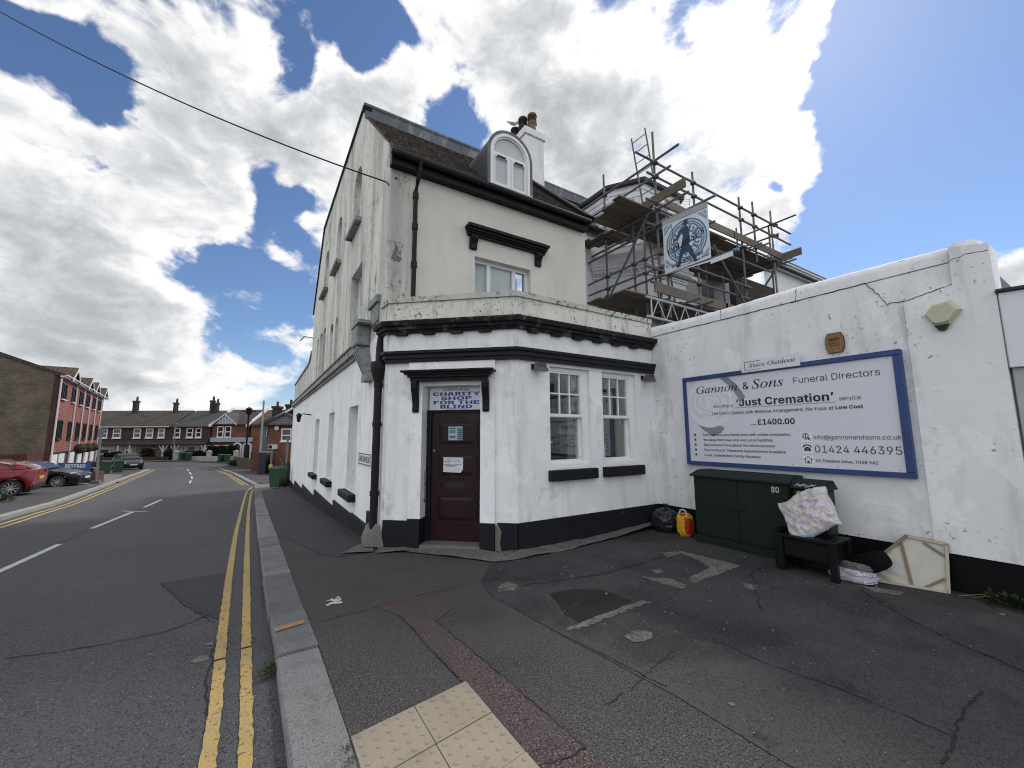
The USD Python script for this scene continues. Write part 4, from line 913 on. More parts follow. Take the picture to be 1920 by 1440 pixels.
for fr, L_, st in ((DOORF, DL, .12), (WINF, 6.1, 3.36)):
    u = st
    while u < L_ - .15:
        obj('modillion', fr.box(u, u + .19, 3.135, 3.172, .0, .075, .006), CORNICE, house); u += .44
obj('parapet', profile_along([(-.22, 3.30), (.02, 3.30), (.02, 3.665), (-.22, 3.665)], FPR), PARAPET, house)
obj('parapet_coping', profile_along([(-.26, 3.667), (.045, 3.667), (.045, 3.75), (-.10, 3.775), (-.26, 3.76)], FPR), COPING, house)
GROW = GROWN
obj('parapet_end_block', [cb(1.50, 1.66, 6.42, 6.95, 3.42, 3.72, .012), cb(1.46, 1.70, 6.38, 6.99, 3.72, 3.84, .012)], STONE, house)
obj('corner_console', [cb(1.30, 1.53, 6.98, 7.42, 3.12, 3.46, .02), SIDE.ext([(6.8, 3.46), (7.45, 3.46), (7.40, 3.52), (6.9, 3.54)], 0, .24), trimesh.convex.convex_hull([(1.53, 7.40, 3.1), (1.32, 7.40, 3.1), (1.53, 7.02, 3.1), (1.32, 7.02, 3.1), (1.53, 6.95, 2.58), (1.42, 6.95, 2.58), (1.53, 6.72, 2.58), (1.42, 6.72, 2.58)])] + [trimesh.convex.convex_hull([(1.315, 7.36 - .13 * q, 3.05), (1.315, 7.31 - .13 * q, 3.05), (1.405, 6.93 - .085 * q, 2.62), (1.405, 6.895 - .085 * q, 2.62), (1.35, 7.36 - .13 * q, 3.05), (1.44, 6.93 - .085 * q, 2.62)]) for q in range(3)] + [cb(1.40, 1.53, 6.68, 6.98, 2.48, 2.58, .01)], STONE, house)
GROW = None
# downpipe in the corner
dp = obj('downpipe', [tube([(1.54, 6.38, 0.02), (1.54, 6.38, 2.42)], .058, 14), lathe([(0, 0), (.062, 0), (.07, .05), (.115, .22), (.12, .26), (.12, .34), (0, .34)], (1.54, 6.40, 2.40), 14), tube([(1.55, 6.42, 2.7), (1.57, 6.5, 3.0), (1.60, 6.55, 3.2)], .055, 10)], CASTIRON, house, smooth=40)
for z in (1.78, .75, 2.38):
    obj('pipe_collar', [tube([(1.54, 6.38, z - .035), (1.54, 6.38, z + .035)], .068, 14), bx(1.48, 1.64, 6.40, 6.42, z - .015, z + .015)], CASTIRON, dp)
obj('concrete_fillet', [trimesh.convex.convex_hull([(1.42, 6.36, 0), (1.42, 6.5, 0), (1.66, 6.22, 0), (1.60, 6.25, .3), (1.52, 6.42, .34), (1.45, 6.44, .30), (1.38, 6.42, .12)])], CONC, house)

# plinths
obj('plinth', DOORF.ext(rect(-.0, .39, -.15, .37), .0, .035), PLINTH, house)
obj('plinth', [DOORF.ext(rect(.39, do0 + .012, -.15, .40), .0, .06), DOORF.box(do0 - .0, do0 + .012, -.15, .40, -.21, 0)], PLINTH, house)
obj('plinth', DOORF.ext(rect(do1, 1.685, -.15, .37), .0, .06), PLINTH, house)
obj('plinth', DOORF.ext(rect(1.72, DL, -.15, .375), .0, .028), PLINTH, house)
obj('plinth', WINF.ext(rect(3.17, 6.155, -.15, .375), .0, .028), PLINTH, house)
obj('air_brick', [WINF.box(4.06, 4.27, .20, .30, .028, .036)] + [WINF.box(4.07 + i * .032, 4.085 + i * .032, .21, .29, .036, .040) for i in range(6)], PLINTH, house)
obj('exposed_render', DOORF.ext([(1.69, -.1), (1.80, -.1), (1.76, .1), (1.78, .26), (1.73, .36), (1.69, .33)], .028, .036), CONC, house)
obj('door_step', DOORF.box(do0 + .01, do1 + .05, -.1, .05, -.28, .06, .015), CONC, house)
# architrave, header board, hood and brackets
obj('architrave', [DOORF.ext(rect(.39, do0, .402, 2.43), .0, .035)], WHITE, house)
obj('architrave', [DOORF.ext(rect(do1, 1.685, .372, 2.43), .0, .035)], WHITE, house)
obj('header_board', DOORF.ext([(.355, 2.43), (1.69, 2.43), (1.69, 2.752), (1.385, 2.752), (1.38, 2.745), (.355, 2.742)], .0, .04), SCUFFED, house)
obj('reveal_lining', [DOORF.box(do0 - .001, do0 + .010, .402, dz1 - .001, -.22, .034), DOORF.box(do0, do1, dz1 - .012, dz1, -.22, .0)], GLOSSWHITE, house)
obj('door_hood', [DOORF.box(.30, 1.70, 2.53, 2.56, .0, .25, .004), DOORF.ext(rect(.34, 1.66, 2.50, 2.531), .0, .20), DOORF.ext(rect(.38, 1.62, 2.46, 2.501), .0, .16), DOORF.ext(rect(.41, 1.59, 2.41, 2.461), .0, .12)], BLACK, house)
for u in (.475, 1.555):
    obj('hood_bracket', scroll(DOORF, u, .085, 1.94, 2.41, .15), BLACK, house)
# door
DN = -.20
u0, u1 = do0 + .055, do1 - .002
door = obj('door', [DOORF.box(u0 + .03, u1 - .012, .055, 1.955, DN - .04, DN, .004)], DOOR, house)
for (v0, v1) in ((1.42, 1.83), (.96, 1.34), (.30, .73)):
    a, b = u0 + .12, u1 - .10
    ring = Polygon(rect(a, b, v0, v1)).difference(Polygon(rect(a + .03, b - .03, v0 + .03, v1 - .03)))
    obj('door_panel', [DOORF.ext(ring, DN, DN + .014), trimesh.convex.convex_hull(np.array([DOORF.at(u, v, DN) for u in (a + .045, b - .045) for v in (v0 + .045, v1 - .045)] + [DOORF.at(u, v, DN + .016) for u in (a + .10, b - .10) for v in (v0 + .095, v1 - .095)]))], DOOR, door)
obj('letterbox', [DOORF.box(u0 + .26, u0 + .56, .80, .90, DN, DN + .006, .002), DOORF.box(u0 + .28, u0 + .54, .82, .88, DN + .006, DN + .011, .002)], plain('dark_brass', (.03, .022, .018), .4, metallic=.5), door)
for u in (u0 + .085, u0 + .175):
    obj('door_knob', DOORF.put(lathe([(0, .035), (.012, .033), (.018, .024), (.012, .012), (.018, .0), (0, 0)], (u, .875, DN), 12)), plain('dark_brass', (.03, .022, .018), .4), door)
obj('lock', DOORF.put(lathe([(0, .01), (.018, .008), (.02, 0), (0, 0)], (u0 + .07, 1.37, DN), 12)), plain('brass_lock', (.25, .2, .1), .35, metallic=.6), door)
obj('door_frame', [DOORF.box(do0 + .012, u0 + .03, .05, 1.985, DN - .05, DN + .03), DOORF.box(u1 - .012, do1 + .02, .05, 1.985, DN - .05, DN + .02), DOORF.box(do0 + .012, do1, 1.955, 1.99, DN - .05, DN + .025)], BLACK, house)
obj('worn_jamb_timber', [DOORF.box(do0 + .0105, do0 + .016, .62, 1.08, -.17, -.10)], mat('bare_chipped_timber', (.42, .40, .36), .8, .4, 20.0, layers=[dict(kind='stain', color=(.06, .05, .05), amount=.9, scale=14, range=(.5, .6))]), house)
# sash windows
for i, (a, b) in enumerate(ws):
    outer = rect(a, b, 1.09, 2.66)
    obj('window_box', [WINF.ext(Polygon(rect(a + .002, b - .002, 1.092, 2.658)).difference(Polygon(rect(a + (.015 if i == 0 else .01), b - .13, 1.17, 2.60))), -.20, -.055)], GLOSSWHITE, house)
    w = sash(WINF, house, a + .005, b - .11, 1.88, 2.62, -.10, GLOSSWHITE, rails=(), fw=.05, upper_bars=(3, 2, 1.93))
    w2 = sash(WINF, house, a + .005, b - .11, 1.16, 1.925, -.15, GLOSSWHITE, rails=(), fw=.055)
    obj('bottom_rail', [WINF.box(a + .003, b - .003, 1.092, 1.15, -.20, -.02, .006)], GLOSSWHITE, house)
    obj('meeting_rail', [WINF.box(a + .01, b - .115, 1.885, 1.93, -.13, -.062, .004)], GLOSSWHITE, w)
    obj('window_sill', WINF.box(a - .05, b + .06, .915, 1.075, -.2, .095, .012), PLINTH, house)
# the shop behind the glass
room = obj('shop_interior', [WINF.box(3.3, 6.1, .3, .32, -1.4, -.27), WINF.box(3.3, 6.1, .3, 3.0, -1.42, -1.4), WINF.box(3.28, 3.3, .3, 3.0, -1.4, -.27), WINF.box(6.1, 6.12, .3, 3.0, -1.4, -.27), WINF.box(3.3, 6.1, 2.98, 3.0, -1.4, -.27)], DARKROOM, house)


def drapes(u0, u1, v0, v1, n, folds):
    us = np.linspace(u0, u1, folds * 6 + 1); pts = [(u, n + .018 * math.sin((u - u0) / (u1 - u0) * folds * 2 * math.pi)) for u in us]
    poly = Polygon(pts + [(p[0], p[1] - .006) for p in pts[::-1]])
    m = extrude(poly, v0, v1)
    return Fr(WINF.o, WINF.u, (0, 0, 1), WINF.n).put(m)


CURT = plain('grey_white_curtain', (.36, .36, .35), .9, var=.15)
for a, b in ((4.30, 4.50), (4.88, 4.99), (5.30, 5.62)):
    obj('curtain', drapes(a, b, 1.1, 2.62, -.24, 4), CURT, room)
n_ = {'e': ('emission', {'color': (1.0, 0.55, 0.22), 'strength': 1.5})}
obj('lit_tube', WINF.box(3.86, 4.26, 2.02, 2.045, -1.1, -1.07), usdkit.material(stage, '/World/Looks/warm_tube', n_, [], surface='e.emission'), room)
PAPER = plain('white_paper', (.62, .64, .66), .8); PALEBLUE = plain('pale_blue_paper', (.30, .46, .54), .8)
obj('notice', WINF.box(5.04, 5.13, 1.25, 1.42, -.215, -.213), PAPER, room); obj('notice', WINF.box(5.035, 5.14, 1.10, 1.23, -.215, -.213), PAPER, room)
obj('notice', WINF.box(4.91, 4.97, 1.55, 1.75, -.215, -.213), PALEBLUE, room); obj('notice', WINF.box(5.06, 5.12, 1.15, 1.2, -.2125, -.2115), plain('brown_print', (.2, .12, .1), .8), room)
obj('sticker', WINF.put(extrude(Point(5.15, 2.42).buffer(.09).difference(Polygon(rect(5.13, 5.26, 2.43, 2.52))), -.112, -.110)), plain('tan_disc', (.5, .45, .36), .7), room)
obj('price_card', WINF.box(3.96, 4.04, 1.47, 1.50, -.30, -.298), PAPER, room); obj('sticker', WINF.box(4.06, 4.18, 1.62, 1.72, -.1575, -.1565), plain('blue_sticker', (.10, .16, .24), .6), room)
obj('shelf', [WINF.box(3.35, 4.3, z, z + .03, -1.38, -.8) for z in (.9, 1.3, 1.7)], plain('shelf_brown', (.10, .07, .05), .8), room)

# ---- signs and fittings on the house
SIGNW = plain('white_sign_board', (.68, .70, .74), .45, var=.03); INKBLUE = plain('blue_lettering', (.030, .032, .30), .5); INK = plain('black_lettering', (.012, .012, .015), .5); GREYINK = plain('grey_lettering', (.10, .10, .11), .5)
cs = thing('shop_sign', 'white board lettered CHARITY SHOP FOR THE BLIND in blue above the maroon door', 'sign', loc=DOORF.at((do0 + do1) / 2, 2.16, DN + .03))
SN = DN + .035
obj('panel', DOORF.box(do0 + .05, do1 - .004, 1.99, 2.345, DN, SN, .003), SIGNW, cs)
mid = (do0 + .05 + do1) / 2
for s, v, h, w_, st, m_ in (('HRVAB', 2.278, .043, .40, 'regular', GREYINK), ('CHARITY', 2.208, .055, .76, 'black', INKBLUE), ('SHOP', 2.142, .055, .50, 'black', INKBLUE), ('FOR THE', 2.076, .055, .74, 'black', INKBLUE), ('BLIND', 2.012, .055, .52, 'black', INKBLUE), ('Charity No. 1150538', 1.997, .011, .33, 'regular', INKBLUE)):
    text(DOORF, s, mid, v, h, m_, cs, st, w_, SN, SN + .002, centre=True)
for u in (do0 + .075, mid, do1 - .03):
    obj('screw', DOORF.put(lathe([(0, .004), (.006, .003), (.007, 0), (0, 0)], (u, 2.332, SN), 8)), GREYINK, cs)
p1 = thing('poster', 'small pale blue poster stuck on the top panel of the maroon door', 'poster', loc=DOORF.at(u0 + .4, 1.63, DN + .03))
obj('sheet', DOORF.box(u0 + .30, u0 + .52, 1.53, 1.735, DN + .0165, DN + .0185), PALEBLUE, p1)
obj('print', [DOORF.box(u0 + .44, u0 + .515, 1.54 + .03 * i, 1.56 + .03 * i, DN + .0185, DN + .0195) for i in range(6)], plain('dark_teal_print', (.03, .05, .06), .8), p1)
obj('print', [DOORF.box(u0 + .32, u0 + .41, v, v + .012, DN + .0185, DN + .0195) for v in (1.70, 1.665, 1.645, 1.58, 1.56)], INK, p1)
p2 = thing('notice', 'white handwritten paper notice taped to the middle panel of the maroon door', 'notice', loc=DOORF.at(u0 + .4, 1.15, DN + .03))
obj('sheet', DOORF.ext([(u0 + .225, 1.055), (u0 + .50, 1.045), (u0 + .535, 1.10), (u0 + .535, 1.27), (u0 + .23, 1.275)], DN + .0165, DN + .0185), PAPER, p2)
obj('writing', [DOORF.box(u0 + .24 + q, u0 + .24 + q + l_, v, v + .007, DN + .0185, DN + .0193) for v, q, l_ in ((1.245, .03, .10), (1.245, .16, .03), (1.215, .0, .12), (1.215, .14, .11), (1.20, .0, .09), (1.165, .0, .13), (1.165, .15, .12), (1.147, .01, .20), (1.13, .04, .12))], INKBLUE, p2)


def floodlight(u, label, rz, name='floodlight'):
    t = thing(name, label, 'floodlight', loc=WINF.at(u, 2.62, .05))
    obj('bracket', [WINF.box(u - .07, u - .04, 2.58, 2.66, 0, .03), WINF.put(tube([(u - .055, 2.63, .03), (u - .03, 2.635, .09)], .014, 8))], CASTIRON, t)
    f = Fr(WINF.at(u, 2.60, .10), (math.cos(rz), math.sin(rz) * -.3, 0), None, (0, 0, 1))
    obj('housing', f.put(trimesh.convex.convex_hull([(-.085, -.055, -.03), (.115, -.055, -.03), (-.085, -.055, .10), (.115, -.055, .10), (-.05, .075, -.02), (.08, .075, -.02), (-.05, .07, .05), (.08, .07, .05)])), plain('weathered_grey_housing', (.09, .092, .095), .6, var=.35, scale=20.0), t)
    obj('lens', f.put(trimesh.creation.box((.17, .012, .11)).apply_translation([.015, -.060, .035])), plain('dirty_lens', (.28, .29, .30), .3), t)
    obj('cooling_fin', [f.box(-.05 + .03 * k, -.042 + .03 * k, -.02, .06, .05, .085) for k in range(5)], plain('weathered_grey_housing', (.09, .092, .095), .6), t)
    return t


floodlight(3.50, 'grey floodlight under the black band left of the sash windows', .0)
floodlight(5.92, 'grey floodlight under the black band in the corner right of the sash windows', .0)
GROW = GROWN
nm = thing('street_sign', 'white street nameplate lettered in black on the side wall beside the downpipe', 'street sign', loc=SIDE.at(7.05, 1.22))
obj('plate', SIDET.box(-7.52, -6.58, 1.12, 1.325, 0, .012, .003), SIGNW, nm)
obj('border', SIDET.ext(Polygon(rect(-7.505, -6.595, 1.132, 1.313)).difference(Polygon(rect(-7.49, -6.61, 1.145, 1.300))), .012, .014), INK, nm)
text(SIDET, 'JONATHAN ROAD', -7.05, 1.172, .10, INK, nm, 'regular', .80, .012, .014, centre=True)
wl = thing('wall_lamp', 'small lantern on a bracket high on the white side wall', 'wall lamp', loc=SIDE.at(15.4, 2.3))
obj('arm', SIDE.put(tube([(15.4, 2.33, 0), (15.42, 2.36, .25), (15.42, 2.33, .38)], .018, 8)), CASTIRON, wl)
obj('lantern', SIDE.put(lathe([(0, -.25), (.05, -.24), (.08, -.05), (.10, -.04), (.03, .05), (0, .06)], (0, 0, 0), 10).apply_transform(trimesh.transformations.rotation_matrix(-math.pi / 2, [1, 0, 0])).apply_translation([15.42, 2.33, .38])), CASTIRON, wl)
ae = thing('bracket_light', 'small dark fitting high at the far end of the cream side wall', 'wall fitting', loc=SIDE.at(16.3, 5.2))
obj('arm', SIDE.put(tube([(16.3, 5.2, 0), (16.3, 5.22, .3), (16.3, 5.05, .42)], .02, 6)), CASTIRON, ae)
cable = thing('overhead_cable', 'black overhead cable running from the sky to the house corner', 'cable', loc=(1.5, 6.0, 5.7))
CA, CBp = np.array([-4.88, 10.5, 9.50]), np.array([1.50, 6.15, 5.62])
cpts = [CA + (CBp - CA) * t - np.array([0, 0, .22 * 4 * t * (1 - t)]) for t in np.linspace(0, 1, 24)]
obj('wire', tube(cpts, .011, 6), CASTIRON, cable); obj('loop', tube([CBp, CBp + [.03, -.05, -.08], CBp + [.06, -.1, -.02], (1.62, 5.98, 5.64)], .012, 6), CASTIRON, cable)

GROW = None

# ---------------------------------------------------------------- the white wall on the right with its billboard
RW = Fr((6.16, 0, 0), (0, -1, 0))
wallb = thing('side_building', 'long white painted blank side wall with black base carrying the blue framed billboard', 'building', loc=(6.16, 2.8, 0))
wy0, wy1 = -5.15, -.76
obj('wall', RW.ext([(wy0, -.2), (wy1, -.2), (wy1, 3.40), (wy0, 3.40)], -.3, 0), SCUFFED, wallb)
tops = [(wy0, 3.615), (-4.2, 3.60), (-3.3, 3.61), (-2.2, 3.60), (-1.46, 3.612), (-1.03, 3.60)]
us = np.linspace(wy0, -1.03, 60); rr = random.Random(5); V = []; prof = [(-.34, 3.41), (-.34, 3.56), (-.28, 3.605), (-.15, 3.62), (-.05, 3.595), (-.006, 3.55), (.004, 3.50), (.004, 3.41)]
for u in us:
    dz = .012 * math.sin(u * 2.1) + rr.uniform(-.004, .004)
    for q, zq in prof:
        V.append(RW.at(u, zq + (dz if zq > 3.45 else 0), q))
F = []; n_ = len(prof)
for i in range(len(us) - 1):
    for k in range(n_ - 1):
        F += [[i * n_ + k, (i + 1) * n_ + k, (i + 1) * n_ + k + 1], [i * n_ + k, (i + 1) * n_ + k + 1, i * n_ + k + 1]]
cm = trimesh.Trimesh(np.array(V), np.array(F), process=False); cm.fix_normals()
obj('coping', cm, SCUFFED, wallb, smooth=50)
obj('joint_crack', RW.ext(unary_union([ribbon([(wy0, 3.40), (-4.4, 3.415), (-3.6, 3.40), (-3.0, 3.405), (-2.4, 3.40), (-1.75, 3.41)], .006, rnd, .22, .04), ribbon([(-1.75, 3.42), (-1.63, 3.22), (-1.56, 3.08)], .006, rnd, .2, .04), ribbon([(-1.56, 3.10), (-1.40, 3.09), (-1.03, 3.16)], .007, rnd, .2, .04), ribbon([(-2.48, 3.58), (-2.5, 3.40)], .006, rnd, .2, .04), ribbon([(-3.55, 3.58), (-3.57, 3.40)], .005, rnd, .2, .04)]), 0.0, .0065), CRACK, wallb)
pil = obj('pilaster', RW.put(extrude([(-1.42, -.2), (-.745, -.2), (-.745, 3.50), (-1.02, 3.56), (-1.03, 3.15), (-1.42, 3.06)], -.31, .035)), SCUFFED, wallb)
obj('pilaster_cap', RW.put(trimesh.convex.convex_hull([(u, v, n) for u, v in ((-1.03, 3.50), (-.748, 3.42)) for n in (-.36, .034)] + [(u, v, n) for u, v in ((-1.0, 3.615), (-.86, 3.60), (-.79, 3.55)) for n in (-.30, -.03)])), SCUFFED, wallb)
obj('pilaster_crack', RW.ext(unary_union([ribbon([(-1.03, 3.42), (-.88, 3.44), (-.75, 3.43)], .006, rnd, .3, .04)]), .036, .038), CRACK, wallb)
obj('black_base', RW.ext(rect(wy0, -1.425, -.2, .375), 0, .018), plain('black_wall_base', (.005, .005, .006), .7, spec=.12), wallb)
obj('black_base', RW.ext(rect(-1.43, -.742, -.2, .37), .0, .052), plain('black_wall_base', (.010, .010, .012), .6), wallb)
obj('flat_roof', bx(6.2, 14.0, .8, 5.2, 3.2, 3.34), DKLEAD, wallb)
obj('back_wall', bx(6.5, 14.0, 5.0, 5.2, -.2, 3.3), WHITE, wallb)

bb = thing('billboard', 'wide blue framed billboard for funeral directors on the white wall', 'billboard', loc=(6.13, 2.9, 1.1))
BL = plain('blue_billboard_frame', (.018, .045, .16), .45, var=.15)
b0, b1, bz0, bz1 = -4.275, -1.49, 1.105, 2.545
obj('frame', RW.box(b0, b1, bz1 - .065, bz1, .0, .075, .006), BL, bb)
obj('frame', RW.box(b0, b1, bz0, bz0 + .06, .0, .075, .006), BL, bb)
obj('frame', RW.box(b0, b0 + .06, bz0 + .061, bz1 - .066, .0, .075, .006), BL, bb)
obj('frame', RW.box(b1 - .075, b1, bz0 + .061, bz1 - .066, .0, .075, .006), BL, bb)
PANEL = plain('lilac_white_print', (.66, .67, .75), .35, var=.02)
obj('panel', RW.box(b0 + .05, b1 - .06, bz0 + .05, bz1 - .055, .0, .050), PANEL, bb)
NB, TB = .0505, .0525
# the pale rose and its grey ribbon printed on the left of the board
ROSE1, ROSE2, RIB = plain('rose_pale', (.73, .735, .79), .4, var=.03), plain('rose_shade', (.62, .63, .71), .4, var=.05), plain('grey_ribbon_print', (.21, .24, .28), .4, var=.05)
obj('ribbon_print', RW.ext([(-3.62, 2.47), (-3.50, 2.47), (-3.38, 2.36), (-3.25, 2.15), (-3.34, 2.05), (-3.36, 2.14), (-3.45, 2.30)], NB, NB + .0006), RIB, bb)
obj('ribbon_print', RW.ext([(-4.08, 1.79), (-3.98, 1.83), (-3.86, 1.73), (-3.74, 1.78), (-3.60, 1.69), (-3.66, 1.62), (-3.80, 1.56), (-3.95, 1.66)], NB, NB + .0006), RIB, bb)
rr = random.Random(3)
pet = [Point(-3.83, 2.10).buffer(.36)]
for k in range(9):
    a = k * .7 + .3; pet.append(aff.rotate(aff.scale(Point(-3.83 + .23 * math.cos(a), 2.10 + .24 * math.sin(a)).buffer(.2), 1.25, .8), math.degrees(a) + 90))
rose = unary_union(pet).intersection(sbox(b0 + .075, bz0 + .1, -3.36, bz1 - .08))
obj('rose_print', RW.ext(rose, NB, NB + .0010), ROSE1, bb)
for k in range(11):
    a = k * 2.4; r0 = .06 + .024 * k; arc = LineString([(-3.83 + r0 * math.cos(a + t) * 1.05, 2.10 + r0 * math.sin(a + t) * .9) for t in np.linspace(0, 1.5, 14)]).buffer(.010 + .0012 * k, cap_style=1).intersection(rose)
    if arc.area > 1e-5:
        obj('petal_shade', RW.ext(arc, NB + .0010, NB + .0014 + .00002 * k), ROSE2, bb)


def bt(s, u, v, h, style, width, m_=INK):
    text(RW, s, u, v, h, m_, bb, style, width, NB + .0016, TB + .001)


bt('Gannon', -4.045, 2.256, .118, 'italic', .70); bt('&', -3.285, 2.256, .105, 'regular', .095); bt('Sons', -3.145, 2.256, .135, 'italic', .43)
bt('Funeral Directors', -2.61, 2.272, .078, 'light', .925)
bt('We offer a', -3.76, 2.006, .048, 'light', .315); bt('\u2018Just Cremation\u2019', -3.405, 2.012, .105, 'bold', 1.25); bt('service', -2.112, 2.006, .048, 'light', .22)
obj('underline', RW.box(-3.42, -2.14, 1.988, 1.992, NB + .0015, TB), INK, bb)
bt('The Direct Option with Minimal Arrangement, No Fuss at', -3.797, 1.898, .043, 'regular', 1.62); bt('Low Cost', -2.16, 1.899, .043, 'bold', .278)
bt('From', -3.20, 1.732, .012, 'bold', .07); bt('\u00a31400.00', -3.11, 1.729, .078, 'bold', .49)
for i, (s, w_) in enumerate((("Don't entrust your loved ones with online companies.", 1.28), ('We keep them near and use Local Facilities', 1.045), ('Stay informed throughout the whole process', 1.07), ('Face to face or Telephone Appointments Available', 1.20), ('Local, Independent Family Business', .867))):
    v = 1.572 - .0795 * i
    bt(s, -3.967, v, .036, 'regular', w_)
    obj('bullet', RW.ext(Point(-4.108, v + .018).buffer(.018, 10), NB + .0016, TB), INK, bb)
bt('info@gannonandsons.co.uk', -2.43, 1.528, .050, 'light', .858); bt('01424 446395', -2.43, 1.360, .086, 'light', .856); bt('1A Theaklen Drive, TN38 9AZ', -2.43, 1.240, .034, 'regular', .63)
ICONW = plain('icon_white', (.76, .77, .82), .4)
for v in (1.545, 1.395, 1.246):
    obj('icon_ground', RW.box(-2.575, -2.445, v - .055, v + .07, NB, NB + .0012), ICONW, bb)
gl = [Point(-2.515, 1.565).buffer(.042).difference(Point(-2.515, 1.565).buffer(.037))] + [LineString([(-2.515 + .042 * k * math.cos(t), 1.565 + .042 * math.sin(t)) for t in np.linspace(0, 2 * math.pi, 24)]).buffer(.0022) for k in (.05, .5)] + [LineString([(-2.555, 1.565 + d), (-2.475, 1.565 + d)]).buffer(.0022) for d in (-.02, 0, .02)] + [Polygon([(-2.495, 1.55), (-2.462, 1.535), (-2.475, 1.53), (-2.46, 1.512), (-2.468, 1.506), (-2.482, 1.524), (-2.49, 1.515)])]
obj('globe_icon', RW.ext(unary_union(gl), NB + .0014, TB), INK, bb)
ph = unary_union([Polygon([(-2.55, 1.375), (-2.465, 1.375), (-2.472, 1.405), (-2.49, 1.425), (-2.525, 1.425), (-2.543, 1.405)]), LineString([(-2.552, 1.425), (-2.54, 1.447), (-2.508, 1.453), (-2.476, 1.447), (-2.464, 1.425)]).buffer(.008)]).difference(unary_union([Point(-2.52 + .012 * i, 1.390 + .011 * j).buffer(.003) for i in range(3) for j in range(2)]))
obj('telephone_icon', RW.ext(ph, NB + .0014, TB), INK, bb)
hs = unary_union([LineString([(-2.562, 1.262), (-2.509, 1.303), (-2.456, 1.262)]).buffer(.004), Polygon([(-2.548, 1.215), (-2.47, 1.215), (-2.47, 1.27), (-2.548, 1.27)]).difference(Polygon([(-2.541, 1.222), (-2.522, 1.222), (-2.522, 1.25), (-2.496, 1.25), (-2.496, 1.222), (-2.477, 1.222), (-2.477, 1.268), (-2.541, 1.268)]))])
obj('house_icon', RW.ext(hs, NB + .0014, TB), INK, bb)
for u in (-4.15, -3.4, -2.7, -2.2, -1.62):
    for v in (1.19, 2.455):
        obj('screw', RW.put(lathe([(0, .003), (.005, .002), (.006, 0), (0, 0)], (u, v, NB), 6)), GREYINK, bb)
pq = thing('plaque', 'small white plaque lettered Stace Outdoor on the top edge of the billboard', 'plaque', loc=(6.08, 2.87, 2.58))
P2 = Fr(RW.at(0, 0, .078), RW.u)
obj('plate', P2.box(-3.26, -2.485, 2.50, 2.685, 0, .008, .003), SIGNW, pq)
text(P2, 'Stace Outdoor', -3.15, 2.565, .062, INK, pq, 'italic', .62, .008, .010)
obj('border', P2.ext(Polygon(rect(-3.21, -2.99, 2.525, 2.655)).difference(Polygon(rect(-3.203, -2.997, 2.532, 2.648))).difference(sbox(-3.13, 2.53, -2.9, 2.645)), .008, .0095), INK, pq)
bs = thing('barrel_sign', 'small wooden barrel shaped sign with burnt lettering above the billboard', 'sign', loc=(6.1, 2.1, 2.6))
WOODS = mat('varnished_wood', (.26, .135, .05), .5, .2, 6.0, bump=.1, layers=[dict(kind='wave', color=(.15, .07, .025), amount=.7, scale=12, dir='y', distortion=3.0, range=(.4, .8))])
bar = [(-2.175, 2.615), (-2.035, 2.615), (-2.01, 2.68), (-2.005, 2.74), (-2.01, 2.80), (-2.035, 2.865), (-2.175, 2.865), (-2.20, 2.80), (-2.205, 2.74), (-2.20, 2.68)]
obj('board', RW.ext(bar, .004, .034), WOODS, bs)
obj('edge', RW.ext(Polygon(bar).buffer(.003).difference(Polygon(bar).buffer(-.006)), .003, .030), plain('dark_wood_edge', (.05, .025, .012), .6), bs)
text(RW, 'MGP', -2.105, 2.765, .032, plain('burnt_brown', (.05, .022, .01), .7), bs, 'black', .115, .034, .036, centre=True)
for v, w_ in ((2.725, .12), (2.695, .10)):
    text(RW, 'BARRELS' if v > 2.7 else 'CRAFTED', -2.105, v, .017, plain('burnt_brown', (.05, .022, .01), .7), bs, 'regular', w_, .034, .036, centre=True)
al = thing('alarm_box', 'cream hexagonal burglar alarm box high on the white pilaster', 'alarm box', loc=(6.1, 1.1, 2.8))
hexa = [(-1.265, 2.865), (-1.19, 2.965), (-1.055, 2.985), (-.985, 2.87), (-1.08, 2.735), (-1.20, 2.735)]
ctr = np.mean(hexa, 0); hp = [(*(np.array(p)), .036) for p in hexa] + [(*(np.array(p)), .07) for p in hexa] + [(*(ctr + (np.array(p) - ctr) * .78), .105) for p in hexa]
obj('cover', RW.put(trimesh.convex.convex_hull(np.array(hp))), plain('aged_cream_plastic', (.50, .49, .36), .4, var=.08), al)
obj('strobe', RW.put(trimesh.convex.convex_hull([(u, v, n) for u, v, n in ((-1.195, 2.735, .036), (-1.085, 2.735, .036), (-1.165, 2.675, .036), (-1.115, 2.675, .036), (-1.195, 2.735, .08), (-1.085, 2.735, .08), (-1.165, 2.68, .07), (-1.115, 2.68, .07))])), plain('dark_green_lens', (.01, .035, .025), .2), al)
for u, v in ((-1.19, 2.76), (-1.09, 2.765)):
    obj('screw', RW.put(lathe([(0, .006), (.007, .004), (.008, 0), (0, 0)], (u, v, .10), 8)), INK, al)

